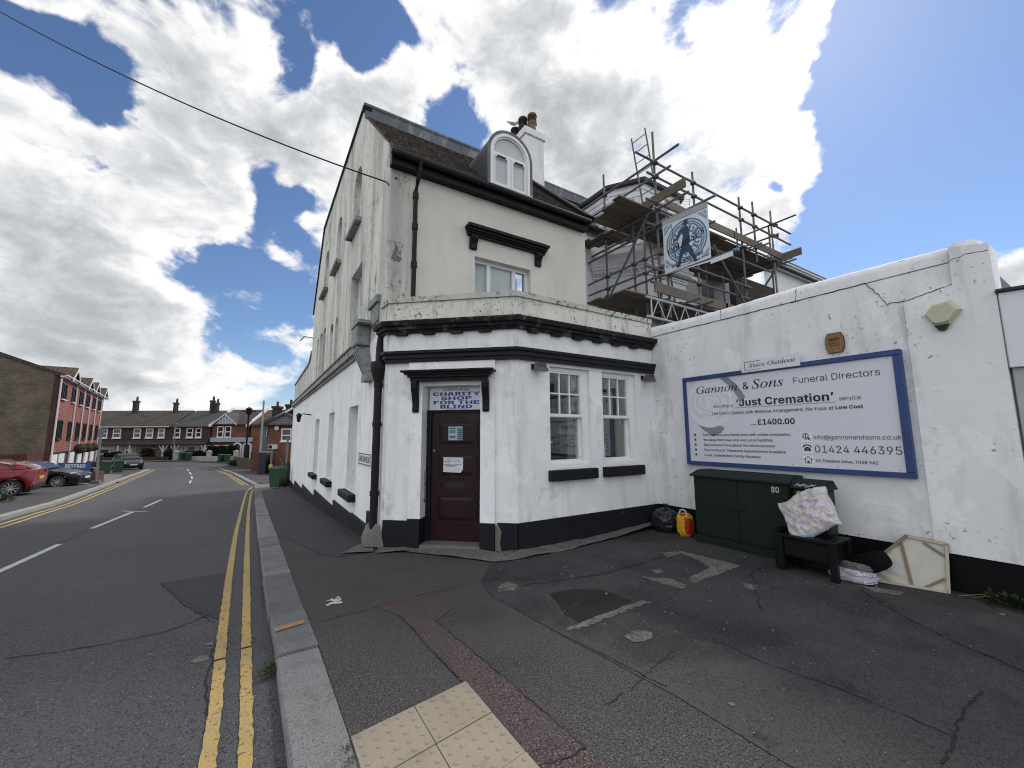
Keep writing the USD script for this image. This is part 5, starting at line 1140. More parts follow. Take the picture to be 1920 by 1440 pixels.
# neighbouring shop front at the right edge
SF = Fr((6.13, .735, 0), (.30, -.954, 0))
sf = thing('neighbouring_shop', 'white shop fascia over a grey door and window at the right edge', 'shop', loc=(6.13, .735, 0))
obj('fascia', SF.box(0.0, 3.5, 2.22, 2.965, -.12, .02, .006), SIGNW, sf)
obj('fascia_cap', SF.box(-.02, 3.5, 2.968, 3.0, -.14, .05, .004), DKLEAD, sf)
obj('oval_logo', SF.ext(aff.scale(Point(.32, 2.42).buffer(.14, 24), 1.35, .75).difference(aff.scale(Point(.32, 2.42).buffer(.128, 24), 1.35, .73)), .02, .023), plain('navy_outline', (.03, .05, .14), .5), sf)
GREYF = plain('grey_door_frame', (.36, .38, .37), .5, var=.08)
obj('frame', [SF.box(.02, .12, -.2, 2.218, -.1, -.02), SF.box(.12, 3.5, 2.10, 2.218, -.1, -.02), SF.box(.13, .20, -.2, 2.10, -.1, -.04), SF.box(1.1, 1.2, -.2, 2.1, -.1, -.02)], GREYF, sf)
obj('pane', SF.box(.20, 1.1, .1, 2.1, -.07, -.065), PANE, sf)
obj('interior', SF.box(.1, 3.5, -.1, 2.2, -.6, -.55), DARKROOM, sf)
obj('handle', SF.box(.145, .17, 1.42, 1.60, -.04, .0, .004), CASTIRON, sf)
obj('sticker', SF.box(.03, .1, 1.20, 1.36, -.0195, -.018), plain('green_sticker', (.12, .28, .24), .5), sf)
obj('sticker', SF.box(.10, .19, .72, .82, -.0385, -.037), plain('red_sticker', (.35, .05, .09), .5), sf)
obj('panel', SF.box(.02, 3.5, -.2, .1, -.1, -.03), GREYF, sf)
obj('upper_wall', SF.box(.0, 6, 2.97, 3.0, -3, -.2), WHITE, sf)

# ---- cabinets and the things left beside them
CAB = mat('dark_green_cabinet', (.007, .0145, .011), .5, .2, 3.0, bump=.05, spec=.22, layers=[dict(kind='stain', color=(.025, .03, .027), amount=.5, scale=6, range=(.58, .75)), dict(kind='stain', color=(.11, .11, .10), amount=.6, scale=25, range=(.68, .72))])
CF = Fr((5.72, 0, 0), (0, -1, 0))
c1 = thing('utility_cabinet', 'large dark green roadside cabinet with double doors stencilled 80', 'cabinet', loc=(5.9, 3.27, 0))
obj('body', CF.box(-3.93, -2.60, .06, .965, -.38, -.012, .008), CAB, c1)
obj('plinth', CF.box(-3.95, -2.58, -.1, .10, -.39, .005, .01), CAB, c1)
for a, b in ((-3.915, -3.262), (-3.256, -2.615)):
    d_ = obj('door', CF.box(a, b, .13, .945, -.012, .004, .004), CAB, c1)
    obj('rain_lip', CF.box(a + .02, b - .02, .93, .945, .004, .012), CAB, d_)
obj('handle_plate', CF.box(-3.36, -3.16, .555, .635, .004, .022, .006), CAB, c1)
obj('lid', trimesh.convex.convex_hull([CF.at(u, v, n) for u, v, n in ((-3.97, .965, .03), (-2.575, .965, .03), (-3.97, .965, -.40), (-2.575, .965, -.40), (-3.97, .985, .03), (-2.575, .985, .03), (-3.95, 1.055, -.16), (-2.60, 1.055, -.16), (-3.95, 1.055, -.39), (-2.60, 1.055, -.39))]), CAB, c1)
text(CF, '80', -2.81, .845, .075, plain('white_stencil', (.42, .44, .44), .7), c1, 'bold', .105, .0045, .006)
c2 = thing('utility_cabinet', 'narrower dark green cabinet with a yellow sticker and white scribble on its lid', 'cabinet', loc=(5.95, 2.3, 0))
obj('body', CF.box(-2.56, -2.20, .0, .93, -.24, -.012, .02), CAB, c2)
obj('door', CF.box(-2.545, -2.215, .1, .915, -.012, .003, .01), CAB, c2)
obj('lid', trimesh.convex.convex_hull([CF.at(u, v, n) for u, v, n in ((-2.58, .93, .02), (-2.185, .93, .02), (-2.58, .93, -.26), (-2.17, .93, -.26), (-2.57, 1.02, -.08), (-2.24, 1.02, -.08), (-2.57, 1.03, -.25), (-2.21, 1.03, -.25))]), CAB, c2)
L2 = Fr(CF.at(-2.575, .93, .02), CF.u, None, np.array(CF.v) * .1 - np.array(CF.n) * .10)
rr = random.Random(8); scr = [(.05 + .03 * i, .04 + rr.uniform(-.02, .03)) for i in range(8)]
obj('scribble', L2.ext(LineString(scr).buffer(.0035).union(LineString([(.08, .03), (.14, .07), (.2, .04), (.27, .07)]).buffer(.003)), .006, .008), plain('white_marker', (.45, .46, .46), .7), c2)
obj('sticker', CF.ext(Point(-2.535 + .05, .865).buffer(.032), .003, .005), plain('yellow_sticker', (.42, .37, .03), .5), c2)
obj('sticker_mark', CF.ext(Polygon([(-2.495, .852), (-2.475, .852), (-2.485, .885)]), .005, .006), INK, c2)
obj('scribble', CF.ext(LineString([(-2.50, .77), (-2.47, .80), (-2.46, .74), (-2.44, .79)]).buffer(.004), .003, .0045), plain('white_marker', (.45, .46, .46), .7), c2)

tb = thing('bedside_table', 'small black bedside table standing in front of the narrower green cabinet', 'table', loc=(5.55, 2.35, 0))
TBK = plain('black_lacquer', (.004, .004, .005), .4, var=.2, spec=.2)
obj('top', cb(5.36, 5.80, 2.03, 2.62, .385, .42, .006), TBK, tb)
obj('body', cb(5.40, 5.78, 2.08, 2.57, .17, .384, .006), TBK, tb)
obj('drawer_front', cb(5.385, 5.40, 2.10, 2.55, .19, .37, .004), TBK, tb)
for x, y in ((5.36, 2.56), (5.36, 2.03), (5.72, 2.56), (5.72, 2.03)):
    obj('leg', cb(x, x + .07, y, y + .07, .0, .384, .006), TBK, tb)
obj('side_panel', cb(5.37, 5.76, 2.61, 2.655, .02, .46, .006), TBK, tb)
# the map-patterned bag: a crumpled pillow-like shape leaning back on the table
gu, gv = np.meshgrid(np.linspace(-1, 1, 49), np.linspace(-1, 1, 49), indexing='ij'); V = []; F = []
for sgn in (1, -1):
    edge = np.clip((1 - np.abs(gu) ** 3.2) * (1 - np.abs(gv) ** 3.2), 0, 1) ** .5
    wr_ = np.abs(meshkit.fbm(np.stack([gu * 2.6 + gv * 1.4 + 3, gv * 2.2 - gu * .8, gu * 0 + sgn], -1), 4, 6) - .5)
    fo = np.abs(np.sin(gu * 5.5 + gv * 3.0 + 4 * meshkit.fbm(np.stack([gu, gv, gu * 0], -1) * 1.5, 2, 4))) * np.clip(-gu * .8 + .1 - gv * .3, 0, 1)
    th_ = sgn * edge * (.120 - .16 * wr_ - .040 * fo)
    pin = 1 - .03 * (1 - np.abs(gv)) ** .8; pin2 = 1 - .03 * (1 - np.abs(gu)) ** .8
    yy_ = gu * .275 * pin + .02 * gv; zz_ = gv * .24 * pin2 + .012 * np.sin(gu * 4)
    base_ = len(V) * 0 + (0 if sgn == 1 else 49 * 49)
    V.append(np.stack([-th_, -yy_, zz_], -1).reshape(-1, 3))
    for i in range(48):
        for j in range(48):
            k = base_ + i * 49 + j; q4 = [k, k + 49, k + 50, k + 1]; q4 = q4 if sgn == 1 else q4[::-1]; F += [[q4[0], q4[1], q4[2]], [q4[0], q4[2], q4[3]]]
bm = trimesh.Trimesh(np.vstack(V), np.array(F), process=False); bm.merge_vertices(); bm.fix_normals()
vv = bm.vertices; bm.vertices = vv + .075 * (np.stack([meshkit.fbm(vv * 5.5 + 11 * c_, 4, 40 + c_) for c_ in range(3)], -1) - .5) * np.array([.8, 1, 1])
bm.apply_transform(trimesh.transformations.rotation_matrix(math.radians(-31), [1, 0, 0])); bm.apply_transform(trimesh.transformations.rotation_matrix(math.radians(20), [0, 1, 0]))
bm.apply_translation([5.56, 2.335, .67])
n = {'g': ('geometry', {}), 'w': ('noise_texture', {'scale': 9.0, 'detail': 4.0}), 'ws': ('vector_math', {'math_type': 'scale', 'scale': 0.16}), 'ad': ('vector_math', {'math_type': 'add'}), 'v': ('noise_texture', {'scale': 6.5, 'detail': 2.0}),
     'r': ('rgb_ramp', {'ramp': [(.32, (.16, .38, .55)), (.40, (.36, .52, .58)), (.45, (.58, .56, .60)), (.50, (.50, .38, .46)), (.55, (.52, .52, .30)), (.61, (.42, .36, .58)), (.70, (.50, .40, .34))]}),
     'cv': ('voronoi_texture', {'feature': 'distance_to_edge', 'scale': 16.0}), 'lt': ('map_range', {'range_type': 'smoothstep', 'from_min': .05, 'from_max': .012, 'to_min': 0., 'to_max': .0, 'clamp': True}),
     'wv': ('wave_texture', {'scale': 5.0, 'distortion': 9.0, 'detail': 3.0}), 'l2': ('map_range', {'range_type': 'smoothstep', 'from_min': .86, 'from_max': .97, 'to_min': 0., 'to_max': .5, 'clamp': True}),
     'm0': ('mix', {'fac': .42, 'color2': (.56, .60, .62)}), 'm1': ('mix', {'color2': (.74, .74, .76)}), 'm2': ('mix', {'color2': (.55, .22, .24)}), 'p': ('principled_bsdf', {'roughness': .24, 'specular_ior_level': .7}), 'bn': ('noise_texture', {'scale': 26.0, 'detail': 5.0}), 'b': ('bump', {'strength': .5, 'distance': .015})}
l = [('g.position', 'w.vector'), ('w.color', 'ws.vector1'), ('g.position', 'ad.vector1'), ('ws.vector', 'ad.vector2'), ('ad.vector', 'v.vector'), ('v.fac', 'r.fac'), ('ad.vector', 'cv.vector'), ('cv.distance', 'lt.value'), ('ad.vector', 'wv.vector'), ('wv.fac', 'l2.value'),
     ('lt.result', 'm1.fac'), ('r.color', 'm0.color1'), ('m0.color', 'm1.color1'), ('l2.result', 'm2.fac'), ('m1.color', 'm2.color1'), ('m2.color', 'p.base_color'), ('g.position', 'bn.vector'), ('bn.fac', 'b.height'), ('b.normal', 'p.normal')]
MAP = usdkit.material(stage, '/World/Looks/map_print_plastic', n, l, surface='p.BSDF')
tag(obj('map_bag', bm, MAP, smooth=True), 'crumpled pastel map patterned bag resting on the black bedside table', 'bag')


def crumple(size, seed, amp=.22, f=3.0, power=.8):
    m = trimesh.creation.icosphere(4, 1.0); v = m.vertices.copy(); v = np.sign(v) * np.abs(v) ** power
    q = meshkit.fbm(v * f + seed, 4, seed)[:, None] - .5; w = np.abs(meshkit.fbm(v * f * 1.7 + seed * 2, 3, seed + 1)[:, None] - .5)
    m.vertices = v * (1 + amp * q - amp * w * 1.4) * (np.array(size) / 2); return m


BIN = plain('black_bin_liner', (.010, .011, .014), .28, var=.2)
g1 = crumple((.42, .44, .40), 4, .30, 3.2); g1.apply_translation([5.88, 4.60, .17])
tie = lathe([(.03, 0), (.06, .03), (.02, .06), (.05, .11), (0, .11)], (5.90, 4.6, .33), 9)
tag(obj('bin_bag', [g1, tie], BIN, smooth=60), 'knotted black plastic rubbish bag in the corner under the windows', 'rubbish bag')
yb = thing('shopping_bag', 'crumpled yellow plastic shopping bag with white handles beside the green cabinet', 'bag', loc=(5.87, 4.22, 0))
g2 = crumple((.20, .25, .36), 9, .20, 3.4, .62); g2.apply_translation([5.87, 4.22, .17])
YBAG = mat('yellow_red_plastic', (.62, .36, .012), .35, .1, 5.0, bump=.4, bscale=22, layers=[dict(kind='stain', color=(.35, .025, .015), amount=1.0, scale=4.2, range=(.62, .65), detail=2.0, shift=(.3, .1, .25))])
obj('body', g2, YBAG, yb, smooth=60)
obj('handle', tube([(5.84, 4.30, .32), (5.83, 4.27, .39), (5.84, 4.22, .41), (5.85, 4.18, .38), (5.86, 4.16, .31)], .012, 6), PAPER, yb)
obj('rim', lathe([(.06, .0), (.085, .02), (.07, .035), (.05, .02)], (5.87, 4.22, .31), 14), mat('red_rim', (.35, .03, .02), .4), yb)
# bedding pile and dark bag
WB = mat('lilac_white_cloth', (.58, .57, .66), .9, .08, 9.0, bump=.5, bscale=25)
blk = thing('folded_bedding', 'crumpled white and lilac folded bedding on the ground beside the bedside table', 'bedding', loc=(5.62, 2.02, 0))
for i, (z, sx, sy, m_) in enumerate(((.045, .30, .42, WB), (.10, .28, .36, WB), (.15, .26, .30, plain('grey_cloth_roll', (.17, .17, .17), .9)))):
    g = crumple((sx, sy, .10), 20 + i, .35, 4.0, .7); g.apply_translation([5.66 + .01 * i, 2.00 - .02 * i, z]); obj('fold', g, m_, blk, smooth=60)
db = trimesh.creation.icosphere(4, 1.0); v = db.vertices; v = np.sign(v) * np.abs(v) ** .55; db.vertices = v * (1 + .05 * (meshkit.fbm(v * 3, 3, 7)[:, None] - .5)) * np.array([.15, .20, .10])
db.apply_transform(trimesh.transformations.rotation_matrix(math.radians(-28), [1, 0, 0])); db.apply_translation([5.78, 1.90, .18])
tag(obj('dark_cushion', db, plain('black_fabric', (.005, .005, .007), .95, spec=.1), smooth=60), 'black fabric cushion leaning on the bedding against the black wall base', 'cushion')
# the back of a stretched canvas leaning on the wall
cv = thing('canvas_frame', 'back of an off white canvas on a pale wooden stretcher leaning against the wall', 'picture frame', loc=(5.95, 1.6, 0))
P0, P1, P2_, P3 = np.array([5.80, 1.87, .012]), np.array([5.98, 1.335, .012]), np.array([6.12, 1.335, .455]), np.array([6.10, 1.64, .47])
LW = np.array([5.86, 1.93, .13])
up_ = (P2_ - P1) / np.linalg.norm(P2_ - P1); ux = (P1 - P0) / np.linalg.norm(P1 - P0); CFr = Fr(P0, ux, None, up_ - ux * (up_ @ ux))
loc2 = lambda p: ((p - P0) @ CFr.u, (p - P0) @ CFr.v)
poly = [loc2(P0), loc2(P1), loc2(P2_), loc2(P3), loc2(LW)]
CANV = mat('off_white_canvas', (.50, .49, .44), .9, .08, 6.0, bump=.3, bscale=180); STRET = plain('pale_stretcher_wood', (.42, .37, .28), .75, var=.15); BRN = plain('brown_stretcher_bar', (.20, .15, .09), .8, var=.15)
mm = CFr.ext(Polygon(poly).buffer(-.01), -.006, 0).subdivide().subdivide().subdivide().subdivide()
q = (mm.vertices - P0) @ CFr.u; wv = np.clip((.30 - q) / .30, 0, 1); mm.vertices += CFr.n * ((.022 * np.sin((mm.vertices[:, 2] * 60 + q * 34)) * wv)[:, None])
obj('canvas', mm, CANV, cv, smooth=60)
for a, b, m_ in ((0, 1, STRET), (1, 2, STRET), (2, 3, STRET), (3, 4, BRN)):
    L_ = LineString([poly[a], poly[b]]).buffer(.013, cap_style=2).union(Point(poly[a]).buffer(.013, 4))
    obj('stretcher_bar', CFr.ext(L_, .001, .022), m_, cv)
mx_ = (poly[0][0] + poly[1][0]) * .5 + .0
obj('stretcher_bar', CFr.ext(LineString([(mx_ + .02, .01), (mx_ - .02, poly[2][1] - .02)]).buffer(.013, cap_style=2), .001, .014), BRN, cv)
for a, b in (((poly[1][0] - .16, .012), (poly[1][0] - .012, .12)), ((poly[2][0] - .17, poly[2][1] - .01), (poly[2][0] - .012, poly[2][1] - .13))):
    obj('corner_brace', CFr.ext(LineString([a, b]).buffer(.011, cap_style=2), .002, .0135), BRN, cv)
obj('canvas_edge', CFr.ext(Polygon(poly).buffer(.016).difference(Polygon(poly).buffer(.004)), -.024, .012), TBK, cv)


def tuft(name, label, spots, n, size, m_, seed, cat='plant', grp=None, spread=.12, lean=(0, 0)):
    rr = random.Random(seed); V, F = [], []
    for _ in range(n):
        x, y, z = rr.choice(spots); a = rr.uniform(0, 2 * math.pi); r = rr.uniform(0, spread); el = rr.uniform(.15, 1.3); s = size * rr.uniform(.5, 1.2)
        b = np.array([x + r * math.cos(a), y + r * math.sin(a), z + rr.uniform(0, .6) * size]); d = np.array([math.cos(a) * math.cos(el) + lean[0], math.sin(a) * math.cos(el) + lean[1], math.sin(el)]); d /= np.linalg.norm(d)
        w = np.cross(d, [0, 0, 1.0]); w /= np.linalg.norm(w) + 1e-6; k = len(V)
        V += [b, b + d * s * .5 + w * s * .16, b + d * s + np.array([0, 0, -.15 * s]), b + d * s * .5 - w * s * .16]; F += [[k, k + 1, k + 2], [k, k + 2, k + 3]]
    m = trimesh.Trimesh(np.array(V), np.array(F), process=False)
    return tag(obj(name, m, m_), label, cat, grp)


tuft('weed_clump', 'low dusty green weeds at the foot of the wall in the right corner', [(6.02, 1.0 - .06 * i, .01) for i in range(9)], 420, .09, LEAF, 2, spread=.13)
tuft('weed_tuft', 'small weed growing in the gutter below the big kerb stone', [(.2, 3.52, -.07), (.2, 3.60, -.07)], 90, .06, MOSS, 3, spread=.05)
tuft('moss_seam', 'mossy seam between the kerb stones and the tactile tiles', [(.32 + .03 * i, 2.08 + .012 * i, -.0) for i in range(8)] + [(.49, 2.30, 0), (.48, 2.4, 0)], 320, .022, MOSS, 4, spread=.03)
tuft('kerb_weeds', 'straggle of tiny weeds along the gutter beside the yellow lines', [(.17, 5 + .12 * i, -.07) for i in range(12)], 120, .035, MOSS, 5, spread=.03)
st = [tube([(5.9 + .08 * i, 1.25 - .09 * i, .02), (5.96 + .06 * i, 1.10 - .08 * i, .07), (6.0, .95 - .07 * i, .02)], .003, 4) for i in range(4)]
tag(obj('dry_stalks', st, plain('dry_straw', (.22, .18, .11), .9)), 'dry straw coloured stalks lying at the foot of the wall', 'stalks', kind='stuff')

# ---------------------------------------------------------------- the white neighbouring house behind the scaffold
nb = thing('neighbour_house', 'white rendered house with canted bay and boarded attic window behind the scaffolding', 'house', loc=(5.6, 8.2, 0))
NW = mat('neighbour_white_render', (.78, .79, .81), .85, .06, 1.5, layers=[dict(kind='stain', color=(.36, .37, .39), amount=.4, scale=2.5, stretch=(1, 1, .3), range=(.5, .75))])
GREYW = plain('grey_render', (.24, .25, .28), .85, var=.15)
NF = Fr((0, 8.2, 0), (1, 0, 0))
obj('front_wall', NF.box(5.95, 13.1, -.2, 7.45, -.3, 0), NW, nb)
bay = [(7.88, 8.2), (8.72, 7.1), (10.55, 7.1), (11.35, 8.2)]
obj('bay', extrude(Polygon(bay), -.2, 6.62), NW, nb)
bayp = bay[:]
obj('bay_cornice', [profile_along([(-.02, 5.98), (.05, 5.98), (.05, 6.03), (-.02, 6.03)], bayp), profile_along([(-.02, 6.12), (.09, 6.12), (.11, 6.18), (.17, 6.20), (.17, 6.25), (.22, 6.28), (.22, 6.33), (-.02, 6.36)], bayp), profile_along([(-.02, 6.36), (.10, 6.36), (.10, 6.60), (.02, 6.66), (-.02, 6.66)], bayp)], NW, nb)
for (a, b) in zip(bay[:-1], bay[1:]):
    f = Fr((*a, 0), (b[0] - a[0], b[1] - a[1], 0)); L_ = math.dist(a, b); u = .03
    dent = []
    while u < L_ - .06:
        obj('dentil', f.box(u, u + .05, 6.04, 6.118, 0, .075), NW, nb); u += .10
    w0, w1 = L_ / 2 - .34, L_ / 2 + .34
    obj('window_surround', f.ext(Polygon(arch(w0 - .12, w1 + .12, 4.2, 5.62)).difference(Polygon(arch(w0, w1, 4.1, 5.5))), 0, .05), NW, nb)
    w_ = obj('window', f.ext(Polygon(arch(w0, w1, 4.2, 5.5)).difference(Polygon(arch(w0 + .06, w1 - .06, 4.26, 5.44))), .002, .03), GLOSSWHITE, nb)
    obj('pane', f.ext(arch(w0 + .05, w1 - .05, 4.25, 5.45), .003, .012), plain('dark_glazing', (.05, .055, .065), .12, spec=.7), w_)
obj('left_pilaster', NF.box(7.30, 7.62, -.2, 7.3, 0, .06), NW, nb)
att = [(8.3, 9.6), (8.3, 7.9), (8.85, 7.1), (10.5, 7.1), (11.05, 7.9), (11.05, 9.6)]
obj('attic_wall', extrude(Polygon(att), 6.6, 8.70), NW, nb)
for i, (a, b) in enumerate(zip(att[:-1], att[1:])):
    f = Fr((*a, 0), (b[0] - a[0], b[1] - a[1], 0)); L_ = math.dist(a, b); v = 6.75
    mid_ = i in (1, 2, 3)
    while v < 8.62:
        if i in (0, 4):
            obj('weatherboard', f.put(trimesh.convex.convex_hull([(u, vv, nn) for u in (.0, L_ - .002) for vv, nn in ((v, .026), (v + .15, .008), (v, 0), (v + .15, 0))])), NW, nb)
        v += .155
    if mid_:
        c_ = L_ / 2; hw = .27
        obj('trim', [f.box(c_ - hw - .1, c_ - hw, 6.9, 8.35, 0, .035), f.box(c_ + hw, c_ + hw + .1, 6.9, 8.35, 0, .035), f.box(c_ - hw - .12, c_ + hw + .12, 8.3, 8.40, 0, .05), f.box(.02, L_ - .02, 8.5, 8.58, 0, .03)], NW, nb)
        w_ = obj('window', f.ext(Polygon(rect(c_ - hw, c_ + hw, 6.9, 8.3)).difference(Polygon(rect(c_ - hw + .05, c_ + hw - .05, 6.95, 8.25))), .001, .03), GLOSSWHITE, nb)
        obj('curtain', f.ext(Polygon([(c_ - hw + .04 + k * .0225, .004 + (.012 if k % 2 else 0)) for k in range(21)] + [(c_ + hw - .04, .001), (c_ - hw + .04, .001)]), 0, 1).apply_scale(1) if False else f.box(c_ - hw + .04, c_ + hw - .04, 6.94, 8.26, .002, .008), mat('blue_grey_curtain', (.20, .23, .32), .8, .05, 3, layers=[dict(kind='wave', color=(.36, .40, .50), amount=.8, scale=5.0, dir='x', distortion=.6, range=(.4, .9))]), w_)
ao = Polygon(att).buffer(.13, join_style=2)
obj('attic_roof', extrude(ao, 8.70, 8.80), DKLEAD, nb); obj('attic_roof_cap', extrude(ao.buffer(-.1), 8.80, 8.86), LEAD, nb)
# slate mansard
N0, N1 = np.array([8.02, 7.42]), np.array([9.5, 9.2]); ns = N1 - N0; NL = float(np.linalg.norm(ns)); ns /= NL
NR = Fr((0, N0[0], N0[1]), (1, 0, 0), None, (0, ns[0], ns[1]))
SLATE = mat('grey_slate', (.13, .135, .15), .55, .15, 5.0, objvar=.3)
nroof = obj('roof', NR.box(5.95, 13.4, -.05, NL, -.1, -.01), DKLEAD, nb)
for r in range(int(NL / .19)):
    u = 5.97 - (.14 if r % 2 else 0)
    while u < 8.0:
        a, b = max(u, 5.97), u + .275; u += .28
        f2 = Fr(NR.at(0, r * .19, 0), NR.u, None, NR.v * math.cos(.06) - NR.n * math.sin(.06))
        obj('slate', f2.box(a, b, 0, .26, .004, .014), SLATE, nroof)
obj('lead_roll', [tube([(5.98, 9.46, 9.45), (13.4, 9.46, 9.45)], .06, 8), bx(5.98, 13.4, 9.42, 9.5, 9.15, 9.41)], LEAD, nb)
obj('gutter', tube([(5.95, 7.98, 7.42), (8.3, 7.98, 7.42)], .06, 8), CASTIRON, nb)
# recess, pilaster, brick flank and the white end beyond
obj('recess_wall', NF.box(11.3, 15.0, -.2, 7.6, -.6, -.31), GREYW, nb)
obj('porch_pilaster', cb(13.25, 14.25, 7.85, 8.2, -.2, 7.5, .01), GREYW, nb)
obj('recess_frame', [NF.box(11.9, 12.9, 4.3, 6.3, -.31, -.28), NF.box(12.38, 12.44, 4.3, 6.3, -.28, -.25)], CASTIRON, nb)
BRICKD = mat('dark_sooty_brick', (.050, .034, .029), .9, .25, 6.0, bump=.3, objvar=.35)  # base colour darkened for the shade under the scaffold platform
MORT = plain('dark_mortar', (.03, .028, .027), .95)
BF = Fr((0, 8.0, 0), (1, 0, 0))
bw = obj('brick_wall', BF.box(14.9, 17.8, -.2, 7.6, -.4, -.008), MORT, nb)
for r in range(22):
    u = 14.91 - (.1125 if r % 2 else 0)
    while u < 17.78:
        a, b = max(u, 14.91), min(u + .215, 17.79); u += .225
        if b - a > .04:
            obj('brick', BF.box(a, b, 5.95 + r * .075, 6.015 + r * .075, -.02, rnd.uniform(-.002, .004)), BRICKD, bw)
obj('end_wall', BF.box(17.81, 26, -.2, 8.5, -.3, -.02), NW, nb); obj('end_fascia', [BF.box(17.5, 26, 8.52, 8.80, -.4, .12), BF.box(17.4, 26, 8.80, 8.88, -.5, .20)], NW, nb); obj('end_gutter', tube([(17.4, 7.78, 8.54), (26, 7.78, 8.54)], .07, 8), CASTIRON, nb)
obj('end_roof_edge', BF.box(17.4, 26, 8.88, 8.92, -.6, .22), SLATE, nb)

# ---------------------------------------------------------------- scaffold
sc = thing('scaffolding', 'galvanised tube scaffolding with timber board platforms around the white bay', 'scaffolding', loc=(7.72, 5.83, 0))
TR = .0285
X0, Y0 = 7.72, 5.83
jt = lambda s=.015: rnd.uniform(-s, s)


def pole(a, b, r=TR, m=GALV):
    return obj('pole', tube([a, b], r, 8), m, sc)


fronts = [(7.72, 0, 8.90), (9.21, 0, 8.40), (11.43, 0, 8.42), (12.16, 6.6, 8.50), (13.19, 4, 8.52), (13.42, 4.4, 8.14)]
for x, z0, z1 in fronts:
    pole((x, Y0 + (.0 if x != 13.42 else .18), z0), (x + jt(), Y0 + jt() + (.0 if x != 13.42 else .18), z1))
pole((8.04, Y0 + .02, 4.3), (8.03, Y0 + .02, 5.45))
for x, y, z0, z1 in ((7.68, 7.46, 4.6, 8.72), (7.70, 6.55, 4.3, 6.92), (7.70, 6.22, 4.3, 6.9), (9.2, 6.95, 3.4, 6.9), (11.4, 6.95, 3.4, 7.0), (13.3, 6.95, 3.4, 8.5), (12.3, 6.95, 3.4, 6.9)):
    pole((x, y, z0), (x + jt(), y + jt(), z1))
F_ = Y0 - .05
for x0, x1, z, y in ((7.0, 14.35, 8.07, F_), (7.36, 14.3, 7.70, F_), (7.55, 13.9, 6.88, F_), (7.9, 11.6, 5.71, F_), (8.0, 11.5, 5.33, F_), (7.4, 13.2, 6.50, Y0 + .05), (7.1, 9.0, 5.36, Y0 - .06), (7.6, 13.8, 6.86, 6.93), (7.6, 12, 4.66, 6.93), (7.3, 9.4, 5.02, F_), (7.25, 8.6, 6.99, F_ - .03)):
    pole((x0, y, z), (x1, y + jt(), z + jt(.03)))
B_ = X0 - .05
for y0, y1, z, x in ((5.12, 9.0, 8.10, B_), (5.36, 8.3, 7.72, B_), (4.95, 8.15, 6.86, B_), (5.78, 8.2, 5.79, B_), (5.5, 8.15, 5.44, B_), (5.7, 8.15, 5.24, B_), (5.6, 8.1, 6.60, B_ + .1), (5.3, 8.25, 6.42, B_)):
    pole((x, y0, z), (x + jt(), y1, z + jt(.03)))
for x in (9.25, 11.47, 13.24, 13.45):
    for z, a, b in ((6.84, 5.35, 7.0), (4.70, 5.55, 7.0)):
        if x < 13 or z > 6:
            pole((x + .05, a, z), (x + .05, b, z))
for z in (8.14, 7.76):
    pole((13.36, 5.2 if z > 8 else 5.7, z), (13.36, 6.75, z + .02))
pole((12.1, 5.4, 7.02), (12.1, 6.9, 7.02))
pole((7.66, 7.38, 5.2), (7.66, 5.84, 7.1)); pole((9.80, F_ - .05, 6.5), (11.25, F_ - .05, 5.0)); pole((13.40, 5.72, 6.9), (13.40, 6.3, 6.2))
for x, z in ((7.72, 8.07), (7.72, 7.71), (7.72, 6.88), (7.72, 5.79), (7.72, 5.44), (7.72, 5.33), (9.21, 8.07), (9.21, 7.70), (9.21, 5.71), (9.21, 5.33), (11.43, 8.07), (11.43, 7.70), (11.43, 6.88), (11.43, 5.71), (12.16, 8.07), (12.16, 7.70), (13.19, 8.07), (13.19, 7.70), (13.19, 6.88), (13.42, 8.10), (13.42, 7.73), (8.04, 5.35)):
    obj('coupler', [cb(x - .05, x + .05, Y0 - .085, Y0 + .04, z - .035, z + .035, .012), tube([(x - .075, Y0 - .03, z), (x + .075, Y0 - .03, z)], .011, 6)], COUPLER, sc)
for y, z in ((7.46, 8.10), (7.46, 7.72), (7.46, 6.86), (7.46, 5.79), (7.46, 5.44), (7.46, 5.24), (6.55, 5.79), (6.22, 5.44), (6.22, 5.79)):
    obj('coupler', [cb(X0 - .10, X0 + .03, y - .05, y + .05, z - .035, z + .035, .012), tube([(X0 - .04, y - .075, z), (X0 - .04, y + .075, z)], .011, 6)], COUPLER, sc)
# boards
for row in range(5):
    for x0, x1 in ((6.66 + .03 * row, 8.9), (8.8, 10.7), (10.45, 13.9)):
        y = 5.93 + row * .232; dz = .045 if 8.7 < x0 < 10 else 0
        obj('board', cb(x0 + jt(.08), x1 + jt(.10), y, y + .225, 6.925 + dz, 6.963 + dz, .004), BOARD, sc)
for row in range(5, 9):
    obj('board', cb(10.75 + jt(.1), 13.9 + jt(.1), 5.93 + row * .232, 5.93 + row * .232 + .225, 6.97, 7.008, .004), BOARD, sc)
for row in range(5, 8):
    obj('board', cb(10.7 + jt(.1), 13.0 + jt(.1), 5.93 + row * .232, 5.93 + row * .232 + .225, 4.775, 4.813, .004), BOARD, sc)
for k in range(5):
    y = 7.107 + k * .232; xr = 8.72 - max(0, (y + .23 - 7.1)) * .72
    obj('board', cb(7.45 + jt(.1), min(xr, 8.75) - .08, y, y + .225, 6.90, 6.938, .004), BOARD, sc)
